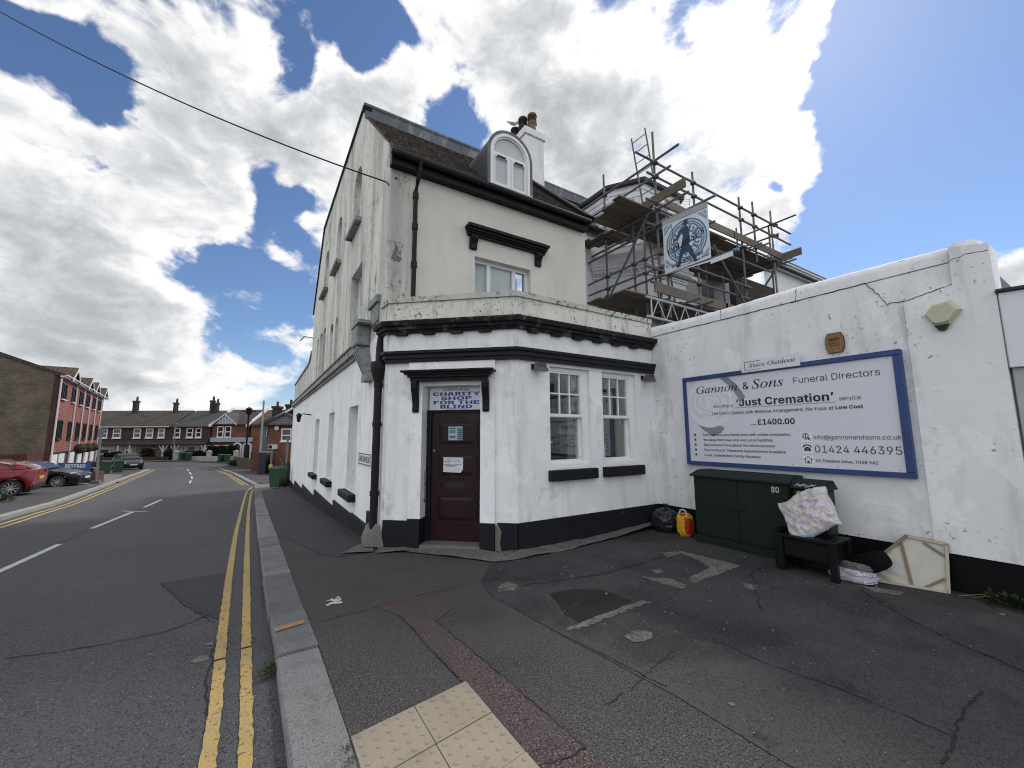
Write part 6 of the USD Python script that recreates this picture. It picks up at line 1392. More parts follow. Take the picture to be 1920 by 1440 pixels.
for row in range(5):
    for x0, x1 in ((6.60 + .05 * (row % 3), 8.7), (8.65, 10.6), (10.5, 12.6)):
        y = 5.93 + row * .232
        obj('board', cb(x0 + jt(.1), x1 + jt(.1), y, y + .225, 4.735 + (.04 if 8.6 < x0 < 10 else 0), 4.773 + (.04 if 8.6 < x0 < 10 else 0), .004), BOARD, sc)
for k in range(3):
    y = 7.107 + k * .232; obj('board', cb(7.0 + k * .06 + jt(.06), 8.6 - k * .16, y, y + .225, 4.735, 4.773, .004), BOARD, sc)
obj('toe_board', cb(7.60, 7.638, 4.98, 6.75, 6.975, 7.20, .004), BOARD, sc)
for x0, x1 in ((8.0, 10.9), (10.85, 13.75)):
    obj('toe_board', cb(x0, x1, 5.745, 5.78, 6.98, 7.20, .004), BOARD, sc)
obj('toe_board', cb(13.62, 13.66, 5.25, 6.9, 6.985, 7.21, .004), BOARD, sc)
for x0, x1 in ((7.40, 10.3), (10.2, 12.4)):
    obj('toe_board', cb(x0, x1, 5.74, 5.775, 4.79, 5.01, .004), BOARD, sc)
# lattice beam under the lower platform
lb = obj('lattice_beam', tube([(7.04, 5.71, 4.60), (11.6, 5.71, 4.55)], TR, 8), ALU, sc)
obj('bottom_chord', tube([(7.04, 5.71, 4.16), (11.6, 5.71, 4.11)], TR, 8), ALU, lb)
for i in range(9):
    x = 7.2 + i * .48
    obj('lattice_bar', tube([(x, 5.71, 4.15), (x + .24, 5.71, 4.58)], .013, 6), ALU, lb); obj('lattice_bar', tube([(x + .24, 5.71, 4.58), (x + .48, 5.71, 4.13)], .013, 6), ALU, lb)
obj('lattice_bar', tube([(7.2, 5.71, 4.15), (7.2, 5.71, 4.6)], .02, 6), ALU, lb)
for x in (8.45, 8.92):
    obj('pole', tube([(x, 5.3, 4.70), (x, 6.9, 4.70)], TR, 8), GALV, sc)
ld = thing('ladder', 'galvanised ladder poking up above the scaffold beside its corner pole', 'ladder', loc=(8.4, 6.7, 4.8))
la, lb_ = np.array([8.22, 6.90, 9.66]), np.array([8.78, 6.66, 4.8]); ra, rb = np.array([8.22, 6.44, 9.66]), np.array([8.78, 6.22, 4.8])
obj('stile', tube([la, lb_], .022, 8), GALV, ld); obj('stile', tube([ra, rb], .022, 8), GALV, ld)
for k in range(15):
    t = .03 + k * .062
    obj('rung', tube([la + (lb_ - la) * t, ra + (rb - ra) * t], .012, 6), GALV, ld)
mg = thing('mesh_guard', 'small wire mesh guard leaning on the upper scaffold rails', 'guard', loc=(9.0, 6.3, 7.1))
for k in range(9):
    obj('wire', tube([(8.75, 6.35, 7.25 + k * .075), (9.45, 6.1, 7.25 + k * .075)], .006, 4), COUPLER, mg)
for q in (0, 1):
    obj('wire', tube([(8.75 + .7 * q, 6.35 - .25 * q, 7.2), (8.75 + .7 * q, 6.35 - .25 * q, 7.88)], .007, 4), COUPLER, mg)
obj('hook', trimesh.creation.torus(.07, .014, 12, 6).apply_transform(trimesh.transformations.rotation_matrix(1.3, [1, 0, 0])).apply_translation([9.35, 6.05, 7.22]), COUPLER, mg)

# banner
bn = thing('banner', 'blue and white meander patterned scaffolding firm banner hung between two poles', 'banner', loc=(7.6, 5.0, 5.8))
BNF = Fr((7.60, 5.61, 5.82), (0, -1.11, -.0))
W2, H2 = 1.10, 1.29
CLOTHW, STEEL, SEA, NAVY = plain('banner_white_cloth', (.66, .69, .73), .7), plain('banner_steel_blue', (.085, .20, .32), .7), plain('banner_pale_blue', (.22, .36, .50), .7), plain('banner_navy', (.022, .055, .12), .7)
skew = lambda g: aff.affine_transform(g, [1, 0, -.09, 1, 0, 0])
base = Polygon([(0, -.64), (W2, -.64), (W2 + .0, .65), (0, .65)])
obj('cloth', BNF.ext(skew(base), -.004, 0), CLOTHW, bn)
art = sbox(.035, -.50, W2 - .03, .49); cx, cy, RR = .565, -.02, .50
disc = Point(cx, cy).buffer(RR, 40)
corner_stripes = unary_union([LineString([(cx + sx * (.30 + .115 * k), cy + sy * .66), (cx + sx * .66, cy + sy * (.30 + .115 * k))]).buffer(.030, cap_style=2) for sx in (-1, 1) for sy in (-1, 1) for k in range(-1, 5)]).intersection(art).difference(disc.buffer(.02))
rings = [Point(cx, cy).buffer(r1, 48).difference(Point(cx, cy).buffer(r0, 48)) for r0, r1 in ((.455, .49), (.405, .432))]
key = []
NK = 10
for k in range(NK):
    t0 = 2 * math.pi * k / NK; w_ = 2 * math.pi / NK
    pth = [(0, .375), (.84, .375), (.84, .22), (.30, .22), (.30, .31), (.58, .31)]
    pp_ = []
    for (a, r), (a2, r2) in zip(pth[:-1], pth[1:]):
        for q in np.linspace(0, 1, 6):
            t = t0 + w_ * (a + (a2 - a) * q); r_ = r + (r2 - r) * q; pp_.append((cx + r_ * math.cos(t), cy + r_ * math.sin(t)))
    key.append(LineString(pp_).buffer(.0165, cap_style=2, join_style=2)); key.append(LineString([(cx + .375 * math.cos(t0), cy + .375 * math.sin(t0)), (cx + .19 * math.cos(t0), cy + .19 * math.sin(t0))]).buffer(.012, cap_style=2))
obj('stripe_print', BNF.ext(skew(corner_stripes), .0, .0015), SEA, bn)
obj('ring_print', BNF.ext(skew(unary_union(rings + key).intersection(art)), .0, .0018), STEEL, bn)
fig = unary_union([Polygon([(.50, .12), (.46, .22), (.50, .30), (.56, .33), (.62, .31), (.655, .2), (.66, .02), (.63, -.10), (.70, -.22), (.74, -.36), (.80, -.52), (.83, -.55), (.74, -.56), (.70, -.46), (.62, -.30), (.545, -.29), (.47, -.30), (.42, -.44), (.40, -.55), (.30, -.57), (.335, -.50), (.37, -.34), (.44, -.14), (.47, -.02)]), Polygon([(.49, .25), (.40, .10), (.28, .03), (.25, .06), (.30, .09), (.36, .15), (.44, .29)]), Point(.575, .385).buffer(.062), Polygon([(.55, .43), (.60, .47), (.64, .45), (.63, .36), (.56, .33)])])
spear = LineString([(.235, .44), (.32, -.62)]).buffer(.007)
obj('figure_print', BNF.ext(skew(fig), .0, .0024), NAVY, bn); obj('spear_print', BNF.ext(skew(spear), .0, .0030), NAVY, bn)


def bnt(s, u, v, h, style, w_, m_, slope=.22):
    g = lettering(s, h, style, w_); g = aff.affine_transform(g, [1, 0, slope, 1, u, v])
    obj('lettering', BNF.ext(skew(g), .0, .0036), m_, bn)


bnt('COLOSSUS', .10, -.22, .135, 'serif', .90, INK, .26); bnt('Scaffolding', .37, -.16, .062, 'serif', .40, INK, .26); bnt('0800 876 5004', .18, -.545, .075, 'serif', .76, INK, .16); bnt('www.colossus-scaffolding.co.uk', .10, -.625, .045, 'italic', .95, INK, .14)
obj('top_sleeve', BNF.ext(skew(Polygon([(-.005, .53), (W2 + .005, .53), (W2 + .005, .66), (-.005, .66)])), .0038, .008), plain('grey_hem', (.36, .37, .38), .8), bn)
obj('bottom_hem', BNF.ext(skew(Polygon([(-.002, -.645), (W2 + .002, -.645), (W2 + .002, -.525 - .0), (-.002, -.60)])), .0039, .007), CLOTHW, bn)
obj('pole', tube([(7.62, 5.9, 6.46), (7.61, 4.33, 6.42)], TR, 8), GALV, bn); obj('pole', tube([(7.62, 5.9, 5.19), (7.61, 3.98, 5.12)], TR, 8), GALV, bn)
obj('end_cap', tube([(7.61, 4.05, 5.122), (7.61, 3.96, 5.119)], .034, 10), plain('blue_cap', (.05, .22, .42), .4), bn)
obj('sleeve', [bx(7.585, 7.592, 4.06, 4.52, 5.02, 5.12)], CLOTHW, bn)

# ---------------------------------------------------------------- the street beyond: town houses, far terrace, cars, bins, posts
def sp(lat, d, z=None):
    """Point in the street: d metres away along the view down it, lat metres across."""
    p = N2 * d + E2 * lat
    return np.array([p[0], p[1], float(gz(p[0], p[1])) if z is None else z])


DARKGLASS = plain('dark_window_glass', (.020, .023, .028), .08, spec=.6)
WHITEPL = plain('white_trim', (.62, .64, .67), .5)
FASC = plain('brown_timber_trim', (.045, .032, .026), .7)
P1, P2 = np.array([-14.1, 47.7]), np.array([-17.5, 73.8])
td = (P2 - P1) / np.linalg.norm(P2 - P1); tn = np.array([td[1], -td[0]])
TF = Fr((*P1, 0), (*td, 0)); GF = Fr((*P1, 0), (*tn, 0))
TILEHUNG = rows_mat('red_tile_hanging', (.20, .066, .050), (.33, .125, .095), .19, gap=(.06, .02, .017), gapw=.22)
PANT = mat('brown_pantiles', (.085, .055, .042), .8, .2, 1.0, layers=[dict(kind='wave', color=(.03, .02, .016), amount=.8, scale=1.1, dir='x', distortion=.5, range=(.5, .9)), dict(kind='stain', color=(.16, .14, .11), amount=.5, scale=3, range=(.55, .7))])
YBRICK = brick_mat('brown_stock_brick', (.155, .115, .075), (.085, .065, .048), (.15, .135, .11), tn, bw=.24, rh=.08)
TL = 25.6
CUTS = [0, 7.8, 15.9, TL]
THS = [thing('town_house', l, 'house', loc=(*(P1 + td * u), -1.4)) for l, u in (('nearest town house with plain brown brick gable end and red tile hung front', 0), ('middle town house of the red tile hung row with white garage doors', 7.8), ('farthest town house of the red tile hung row', 15.9))]
tk = lambda u: THS[0 if u < 7.8 else 1 if u < 15.9 else 2]
obj('gable_wall', GF.ext([(-11.4, -2.2), (0, -2.2), (0, 6.75), (-5.7, 9.0), (-11.4, 6.75)], -.3, 0), YBRICK, THS[0])
PLUM = mat('plum_brick', (.13, .065, .05), .9, .2, 3.0)
rsl = Fr((*(P1 + tn * .35), 6.70), (*td, 0), None, np.array([-tn[0] * .93, -tn[1] * .93, .367]))
bsl = Fr((*(P1 - tn * 11.75), 6.70), (*-td, 0), None, np.array([tn[0] * .93, tn[1] * .93, .367]))
for k, th in enumerate(THS):
    ua, ub = CUTS[k], CUTS[k + 1]; e0, e1_ = (-.1 if k == 0 else 0), (.1 if k == 2 else 0)
    obj('front_wall', TF.ext(rect(ua, ub, -2.6, 6.72), -.3, -.0), PLUM, th)
    obj('tile_hanging', TF.ext(rect(ua + (.15 if k == 0 else 0), ub, .42, 6.62), .0, .06), TILEHUNG, th)
    obj('brick_band', TF.ext(rect(ua + .15, ub, .30, .42), .0, .10), FASC, th)
    obj('roof', rsl.box(ua + e0, ub + e1_, 0, 6.4, -.12, .02), PANT, th); obj('rear_roof', bsl.box(-ub - e1_, -ua - e0, 0, 6.4, -.12, .02), PANT, th)
    obj('eaves_board', TF.box(ua + e0, ub, 6.56, 6.74, .061, .36), WHITEPL, th)
    obj('gutter', tube([TF.at(ua + e0, 6.72, .42), TF.at(ub, 6.72, .42)], .07, 8), WHITEPL, th)
obj('verge', [GF.ext([(.38, 6.62), (-5.7, 9.02), (-11.8, 6.62), (-11.8, 6.8), (-5.7, 9.22), (.38, 6.80)], -.1, .08)], FASC, THS[0])
for u in (4.0, 12.3, 16.9, 23.9):
    g_ = obj('small_gable', TF.ext([(u - 1.7, 6.60), (u + 1.7, 6.60), (u, 7.72)], -2.2, .30), FASC, tk(u - .5))
    for s in (-1, 1):
        obj('gable_roof', TF.put(trimesh.convex.convex_hull([(u, 7.78, n) for n in (-3.0, .45)] + [(u + s * 1.85, 6.56, n) for n in (-.2, .45)] + [(u, 7.90, n) for n in (-3.0, .45)] + [(u + s * 1.9, 6.66, n) for n in (-.2, .45)])), PANT, tk(u))
        obj('bargeboard', TF.ext([(u, 7.80), (u + s * 1.85, 6.57), (u + s * 1.85, 6.40), (u, 7.58)], .452, .50), WHITEPL, tk(u))
for u in (.06, 6.95, 11.3, 15.2, 19.3, 23.8):
    obj('rain_pipe', tube([TF.at(u, 6.66, .36), TF.at(u, 6.45, .12), TF.at(u, -1.9, .12)], .06, 8), WHITEPL, tk(u))
BRNFR = plain('dark_brown_frame', (.02, .017, .016), .5)
for u0_, u1_ in ((.95, 2.65), (5.2, 6.6), (9.0, 10.6), (12.95, 14.6), (17.2, 18.8), (21.4, 22.9)):
    for v0_, v1_ in ((4.85, 6.2), (1.5, 3.1)):
        w_ = obj('window', TF.ext(Polygon(rect(u0_, u1_, v0_, v1_)).difference(Polygon(rect(u0_ + .1, u1_ - .1, v0_ + .1, v1_ - .1))), .061, .15), BRNFR, tk(u0_))
        obj('pane', TF.box(u0_ + .1, u1_ - .1, v0_ + .1, v1_ - .1, .061, .075), DARKGLASS, w_)
        obj('mullion', TF.box((u0_ + u1_) / 2 - .05, (u0_ + u1_) / 2 + .05, v0_ + .1, v1_ - .1, .075, .13), BRNFR, w_)
        obj('sill', TF.box(u0_ - .05, u1_ + .05, v0_ - .09, v0_ - .005, .061, .22), WHITEPL if v0_ > 4 else FASC, w_)
for u in (.5, 3.3, 8.0, 12.2, 16.4, 20.6):
    d_ = obj('garage_door', TF.box(u, u + 2.3, -2.0, .22, .005, .05), mat('white_garage_door', (.66, .69, .70), .5, .05), tk(u))
    for k in range(6):
        obj('panel_rib', TF.box(u + .03, u + 2.27, -1.9 + k * .35, -1.87 + k * .35, .05, .06), WHITEPL, d_)
HANG = leaf_mat('hanging_basket_leaf', (.03, .03, .012), (.07, .06, .03))
for u, c_ in ((7.4, 0), (11.5, 1), (15.6, 2)):
    hb = trimesh.creation.icosphere(3, .45); hb.vertices *= (1 + .35 * (meshkit.fbm(hb.vertices * 4 + c_, 3, c_)[:, None] - .5)); hb.apply_translation(TF.at(u, .55, .75))
    tag(obj('hanging_basket', hb, plain('dark_basket_plants', (.035, .028, .018), .9, var=.5, scale=9.0)), ['rusty brown hanging basket nearest on the town house front', 'olive hanging basket in the middle of the town house front', 'dark hanging basket farthest along the town house front'][c_], 'hanging basket')
REDFENCE = mat('red_brown_fence', (.095, .028, .022), .8, .15, 2.0, objvar=.15)


def fence(name, label, a, b, z0, z1, m, n_, off=0):
    a, b = np.array(a, float), np.array(b, float); L_ = np.linalg.norm(b - a); f = Fr((*a, 0), (*(b - a) / L_, 0))
    t = thing(name, label, 'fence', loc=(*a, z0)); w_ = L_ / n_
    for i in range(n_):
        obj('board', f.box(i * w_ + .004, (i + 1) * w_ - .004, z0, z1 + rnd.uniform(-.01, .01), -.012 + (.008 if i % 2 else 0), .012 + (.008 if i % 2 else 0)), m, t)
    for i in range(0, n_ + 1, max(3, n_ // 5)):
        obj('post', f.box(i * w_ - .05, i * w_ + .05, z0 - .2, z1 + .06, -.12, -.03), m, t)
    return t


fence('board_fence', 'red brown board fence in front of the brown brick gable', (-21.5, 43.5), (-14.6, 45.2), -1.6, .42, REDFENCE, 26)
fence('board_fence', 'short red brown fence return beside the brick gable corner', (-14.5, 45.2), (-14.35, 47.4), -1.6, .42, REDFENCE, 8)

# ---- cars
RUB = plain('tyre_rubber', (.012, .012, .013), .8); RIM = plain('silver_alloy', (.40, .41, .42), .3, metallic=.7); CHROME = plain('chrome_trim', (.55, .56, .58), .15, metallic=.9)
CGLASS = plain('car_glass', (.010, .012, .015), .08, spec=.5); LAMPR = plain('red_tail_lamp', (.22, .012, .015), .15); LAMPW = plain('clear_headlamp', (.45, .47, .50), .1, spec=.9); PLASTIC = plain('black_car_plastic', (.012, .012, .013), .5)


def car(name, label, paint, loc, rz, L=4.3, Wd=1.80, H=1.47, coupe=False, plate='yellow', grp=None):
    t = local(thing(name, label, 'car', grp, loc, rz))
    wb = L * .61; fx, rx = wb / 2, -wb / 2; wr = .325; nose = L / 2 - .02
    if coupe:
        up = [(nose, .55), (nose - .04, .70), (nose - .30, .84), (fx - .15, .95), (.75, 1.0), (.02, 1.36), (-.35, H - .02), (-.75, H), (-1.2, H - .05), (-1.65, 1.22), (-1.95, 1.06), (-L / 2 + .06, 1.02), (-L / 2, .86), (-L / 2 + .03, .55)]
    else:
        up = [(nose, .52), (nose - .03, .62), (nose - .22, .73), (fx - .1, .88), (.80, .97), (.15, 1.36), (-.2, H), (-.8, H + .01), (-1.5, H - .06), (-1.78, 1.26), (-L / 2 + .05, .98), (-L / 2, .80), (-L / 2 + .04, .5)]
    kk = .72 if coupe else .9; tail = rx + (-L / 2 - rx) * kk
    up = [(x if x > rx else rx + (x - rx) * kk, z) for x, z in up]; low_ = [(tail + .08, .28), (L / 2 - .12, .24)]
    body = Polygon(up + low_).buffer(.06).buffer(-.06)
    for x in (fx, rx):
        body = body.difference(Point(x, wr).buffer(wr + .055, 20))
    m = extrude(body.segmentize(.12), -1, 1)
    for _ in range(2):
        m = m.subdivide()
    v = m.vertices; z = v[:, 1].copy(); x = v[:, 0].copy(); y = v[:, 2].copy()
    roofk = np.clip((z - .92) / (H - .92), 0, 1)

    def halfw(x, z):
        k = np.clip((z - .92) / (H - .92), 0, 1)
        return Wd / 2 * (1 - .24 * k ** 1.25) * (1 - .16 * np.abs(x / (L / 2)) ** 4) * (1 - .06 * np.clip((.5 - z) / .3, 0, 1)) * (1 - .02 * np.clip((z - .6) / .3, 0, 1))
    hw = halfw(x, z); crown = np.clip((z - (H - .12)) / .12, 0, 1)
    m.vertices = np.column_stack([x, y * hw, z - .035 * crown * y ** 2])
    trimesh.smoothing.filter_taubin(m, iterations=4)
    body_p = obj('body', m, paint, t, smooth=45)

    def side_glass(poly, s):
        g = extrude(Polygon(poly).segmentize(.15), 0, .006).subdivide(); q = g.vertices
        g.vertices = np.column_stack([q[:, 0], s * (halfw(q[:, 0], q[:, 1]) + .002 + q[:, 2]), q[:, 1]]); return g
    if coupe:
        sg = [(.60, 1.01), (.02, 1.30), (-.35, 1.37), (-.8, 1.37), (-1.25, 1.25), (-1.42, 1.14), (-.9, 1.03)]
    else:
        sg = [(.62, 1.0), (.12, 1.29), (-.2, 1.38), (-.8, 1.39), (-1.35, 1.31), (-1.5, 1.15), (-1.3, 1.02)]
    for s in (-1, 1):
        obj('side_window', side_glass(sg, s), CGLASS, t)
        ring = Polygon(sg).buffer(.02).difference(Polygon(sg).buffer(-.008))
        obj('window_trim', side_glass(list(Polygon([p for p in sg[1:5]] + [(p[0], p[1] + .03) for p in sg[4:0:-1]]).exterior.coords)[:-1], s), CHROME, t)
        obj('mirror', trimesh.convex.convex_hull([(.50, s * (Wd / 2 - .08), .98), (.62, s * (Wd / 2 - .06), .98), (.52, s * (Wd / 2 + .12), 1.0), (.60, s * (Wd / 2 + .10), 1.0), (.50, s * (Wd / 2 - .02), 1.12), (.52, s * (Wd / 2 + .12), 1.12)]), paint, t)
        obj('sill', bx(rx + .42, fx - .42, s * Wd / 2 * .93, s * Wd / 2 * .975, .22, .30), PLASTIC, t)
    ws_ = [(.80, 1.01), (.10 if not coupe else .04, 1.34)] if not coupe else [(.74, 1.02), (.05, 1.345)]
    for nm_, (a, b), o in (('windscreen', ws_, .012), ('rear_window', ([(rx + (-1.84 - rx) * kk, 1.15), (rx + (-1.56 - rx) * kk, H - .12)] if not coupe else [(rx + (-1.86 - rx) * kk, 1.10), (-1.24, H - .07)]), .012)):
        q = []
        for (x_, z_) in (a, b):
            for s in (-1, 1):
                q.append((x_ + (o if nm_ == 'windscreen' else -o), s * halfw(x_, z_) * .86, z_ + o))
                q.append((x_ + (o if nm_ == 'windscreen' else -o) - .02, s * halfw(x_, z_) * .86, z_ + o - .02))
        obj(nm_, trimesh.convex.convex_hull(q), CGLASS, t)
    for x in (fx, rx):
        for s in (-1, 1):
            yo = s * (Wd / 2 - .03); R_ = trimesh.transformations.rotation_matrix(math.pi / 2 * -s, [1, 0, 0])
            w_ = lathe([(.20, -.20), (wr - .02, -.20), (wr, -.16), (wr, -.03), (wr - .03, 0), (.235, .0), (.22, -.04), (.20, -.2)], sections=28); w_.apply_transform(R_); w_.apply_translation([x, yo, wr]); wp = obj('wheel', w_, RUB, t, smooth=40)
            rm = [lathe([(.0, -.06), (.05, -.03), (.06, -.03), (.06, -.06), (0, -.07)], sections=12), lathe([(.205, -.05), (.235, -.005), (.22, -.06), (.2, -.08)], sections=28)]
            for k in range(10):
                sk = bx(.05, .215, -.016, .016, -.055, -.028); sk.apply_transform(trimesh.transformations.rotation_matrix(k * 2 * math.pi / 10, [0, 0, 1])); rm.append(sk)
            rm = trimesh.util.concatenate(rm); rm.apply_transform(R_); rm.apply_translation([x, yo, wr]); obj('rim', rm, RIM, wp)
            dk = lathe([(0, -.1), (.2, -.1), (.2, -.09), (0, -.09)], sections=16); dk.apply_transform(R_); dk.apply_translation([x, yo, wr]); obj('hub', dk, PLASTIC, wp)
    for s in (-1, 1):
        hl = trimesh.convex.convex_hull([(nose - .06, s * Wd * .30, .64), (nose - .40, s * Wd * .462, .76), (nose - .32, s * Wd * .30, .775), (nose - .10, s * Wd * .36, .66), (nose - .34, s * Wd * .462, .72)]); obj('headlight', hl, LAMPW, t)
        tl = trimesh.convex.convex_hull([(tail - .012, s * Wd * .22, .98), (tail - .012, s * Wd * .22, .86), (tail + .05, s * Wd * .43, .84), (tail + .36, s * Wd * .485, .93), (tail + .10, s * Wd * .43, 1.0)]); obj('tail_light', tl, LAMPR, t)
    obj('front_grille', bx(nose - .05, nose + .004, -.42, .42, .40, .50), PLASTIC, t); obj('grille_bar', bx(nose - .05, nose + .012, -.36, .36, .58, .61), CHROME, t)
    obj('number_plate', bx(nose - .01, nose + .02, -.26, .26, .43, .54), plain('white_plate', (.6, .6, .58), .4), t)
    obj('number_plate', bx(tail - .012, tail + .02, -.26, .26, .62, .73), plain('yellow_plate', (.5, .38, .04), .4), t)
    obj('lower_bumper', trimesh.convex.convex_hull([(tail + .02, s * .7, z_) for s in (-1, 1) for z_ in (.30, .42)] + [(tail + .2, s * .8, z_) for s in (-1, 1) for z_ in (.26, .42)]), PLASTIC, t)
    obj('underbody', bx(-L / 2 + .35, L / 2 - .35, -.62, .62, .16, .34), PLASTIC, t)
    obj('door_line', [bx(-.52, -.512, s * Wd * .485, s * Wd * .487, .35, .98) for s in (-1, 1)] if False else bx(rx + .5, fx - .5, -.4, .4, .17, .175), PLASTIC, t)
    return t


REDP = mat('red_car_paint', (.19, .006, .011), .28, .03, 1.0, coat=.8); BLKP = mat('black_car_paint', (.005, .006, .009), .4, .05, 1.0, coat=.25, spec=.3)
def ground_z(x, y): return float(gz(x, y))
car('parked_car', 'shiny red hatchback seen from behind at the left edge, parked off the road', REDP, (-9.5, 25.1, ground_z(-9.5, 25.1)), math.pi + .06, 4.3, 1.8, 1.38, True)
car('parked_car', 'black hatchback beyond the red car with its silver wheel and nose towards the road', BLKP, (-9.8, 31.4, ground_z(-9.8, 31.4) - .05), -.10, 4.3, 1.8, 1.42)
car('parked_car', 'small dark car parked beyond the green wheelie bins facing down the street', BLKP, (-10.4, 53.0, ground_z(-10.4, 53)), -1.15, 3.9, 1.7, 1.48)

# ---- wheelie bins
GREENB = plain('green_bin_plastic', (.016, .058, .030), .5, var=.1); DKBIN = plain('black_bin_plastic', (.012, .013, .014), .5)


def wheelie(name, label, m, loc, rz, grp=None):
    t = local(thing(name, label, 'wheelie bin', grp, loc, rz))
    obj('body', trimesh.convex.convex_hull([(x * .22, y * .24, .06) for x in (-1, 1) for y in (-1, 1)] + [(x * .29, y * .29, .94) for x in (-1, 1) for y in (-1, 1)]), m, t)
    obj('rim', cb(-.31, .31, -.31, .31, .90, .96, .01), m, t)
    obj('lid', trimesh.convex.convex_hull([(x * .33, y * .32, .965) for x in (-1, 1) for y in (-1, 1)] + [(.26 * x, .27 * y, 1.05) for x in (-1, 1) for y in (-1, 1)]), m, t)
    obj('handle', tube([(-.36, -.22, .98), (-.40, -.2, 1.0), (-.40, .2, 1.0), (-.36, .22, .98)], .018, 6), m, t)
    for s in (-1, 1):
        w_ = trimesh.creation.cylinder(.10, .05, sections=16); w_.apply_transform(trimesh.transformations.rotation_matrix(math.pi / 2, [1, 0, 0])); w_.apply_translation([-.24, s * .25, .10]); obj('wheel', w_, RUB, t)
    return t


b1_ = wheelie('wheelie_bin', 'green wheelie bin beside the far end of the white side wall', GREENB, (1.0, 24.1, -.98), -2.2)
for (x, y), lab, rz, s_ in (((-10.35, 46.0), 'nearer green wheelie bin of the pair beyond the blue sign', -1.0, b1_), ((-9.75, 46.9), 'farther green wheelie bin of the pair beyond the blue sign', -1.2, b1_)):
    copy_of(s_, 'wheelie_bin', lab, 'wheelie bin', None, (x, y, ground_z(x, y)), rz)
wheelie('wheelie_bin', 'black wheelie bin left of the two green bins beyond the blue sign', DKBIN, (-11.0, 45.6, ground_z(-11, 45.6)), -1.0)
for lat, lab in ((-43.63, 'left green wheelie bin by the white garden wall of the far terrace'), (-42.77, 'second green wheelie bin by the white garden wall of the far terrace'), (-38.44, 'left green wheelie bin under the far hedge'), (-37.66, 'right green wheelie bin under the far hedge')):
    p = sp(lat, 54.2); copy_of(b1_, 'wheelie_bin', lab, 'wheelie bin', None, tuple(p), -1.0)
db_ = thing('storage_box', 'tall black cabinet standing against the red brown fence', 'cabinet', loc=sp(-21.32, 35))
p = sp(-21.32, 35); f = Fr(p, (*E2, 0))
obj('body', f.box(-.32, .32, 0, 1.75, -.6, 0, .02), DKBIN, db_); obj('lid', f.box(-.35, .35, 1.75, 1.83, -.63, .03, .02), plain('grey_lid', (.2, .2, .2), .6), db_)

# ---- blue parking sign on its low wall
bsn = thing('parking_sign', 'blue customer parking sign lettered in white behind the black hatchback', 'sign', loc=(-8.75, 34.0, -1.0))
a = np.array([-9.95, 34.9]); b = np.array([-8.05, 33.35]); f = Fr((*a, 0), (*(b - a), 0)); Lw = float(np.linalg.norm(b - a)); z0 = -.98
BLUES = plain('royal_blue_sign', (.012, .045, .17), .4); WL = plain('white_sign_lettering', (.60, .62, .66), .5)
obj('board', f.box(.1, Lw - .08, z0 + .12, z0 + 1.12, .0, .03), BLUES, bsn)
text(f, 'BETFRED', .1 + Lw / 2, z0 + .84, .19, WL, bsn, 'black', 1.42, .03, .034, centre=True)
text(f, 'Customer', .1 + Lw / 2, z0 + .55, .14, WL, bsn, 'bold', 1.05, .03, .034, centre=True); text(f, 'Parking Only', .1 + Lw / 2, z0 + .27, .14, WL, bsn, 'bold', 1.45, .03, .034, centre=True)
for u in (.3, Lw - .25):
    obj('post', f.box(u - .04, u + .04, z0 - .1, z0 + .9, -.07, -.01), CASTIRON, bsn)
lw_ = thing('low_wall', 'low brick wall with an end pier behind the blue parking sign', 'wall', loc=(-8.1, 33.6, -1))
RB = brick_mat('red_garden_brick', (.17, .07, .045), (.10, .045, .035), (.16, .14, .12), (b - a) / Lw)
obj('wall', f.box(-3.5, Lw - .15, z0 - .3, z0 + .75, -.45, -.2), RB, lw_); obj('pier', f.box(Lw - .14, Lw + .22, z0 - .3, z0 + .62, -.5, -.1), RB, lw_); obj('coping', f.box(-3.55, Lw - .14, z0 + .755, z0 + .83, -.5, -.15), CONC, lw_)


def post(name, label, p, h, r, m, cat='post', extra=None):
    t = thing(name, label, cat, loc=p); obj('pole', tube([p, (p[0], p[1], p[2] + h)], r, 8), m, t)
    if extra:
        extra(t, p, h)
    return t


GREYP = plain('grey_post', (.17, .175, .18), .6, var=.15)
def base_block(t, p, h):
    obj('base', bx(p[0] - .2, p[0] + .2, p[1] - .2, p[1] + .2, p[2] - .02, p[2] + .16), CONC, t); obj('sign_back', bx(p[0] - .12, p[0] + .12, p[1] - .06, p[1] - .05, p[2] + h - .5, p[2] + h - .05), plain('blue_grey_plate', (.12, .14, .2), .6), t)
post('sign_post', 'grey sign post with a pale foot beside the blue parking sign', (-7.55, 32.1, -.97), 3.1, .045, GREYP, 'post', base_block)
post('lamp_post', 'slim grey lamp post in front of the far terrace chimney gap', sp(-44.35, 53.6), 4.6, .06, GREYP, 'lamp post', lambda t, p, h: obj('lantern', lathe([(0, 0), (.16, .02), (.22, .18), (.05, .26), (0, .26)], (p[0], p[1], p[2] + h), 10), GREYP, t))
def dark_lantern(t, p, h):
    obj('lantern', lathe([(.05, 0), (.28, .12), (.36, .5), (.2, .62), (.45, .72), (.1, .95), (0, 1.0)], (p[0], p[1], p[2] + h), 10), CASTIRON, t); obj('cross_arm', tube([(p[0] - .75, p[1], p[2] + h + .45), (p[0] + .75, p[1], p[2] + h + .45)], .07, 6), CASTIRON, t)
post('lamp_post', 'black lamp post with a heavy lantern in front of the white gabled house', sp(-32.50, 50), 6.0, .10, CASTIRON, 'lamp post', dark_lantern)
post('telegraph_pole', 'tall pale grey pole standing before the flint walled house', sp(-22.45, 36.5), 6.4, .075, plain('pale_grey_pole', (.27, .28, .28), .7), 'pole')
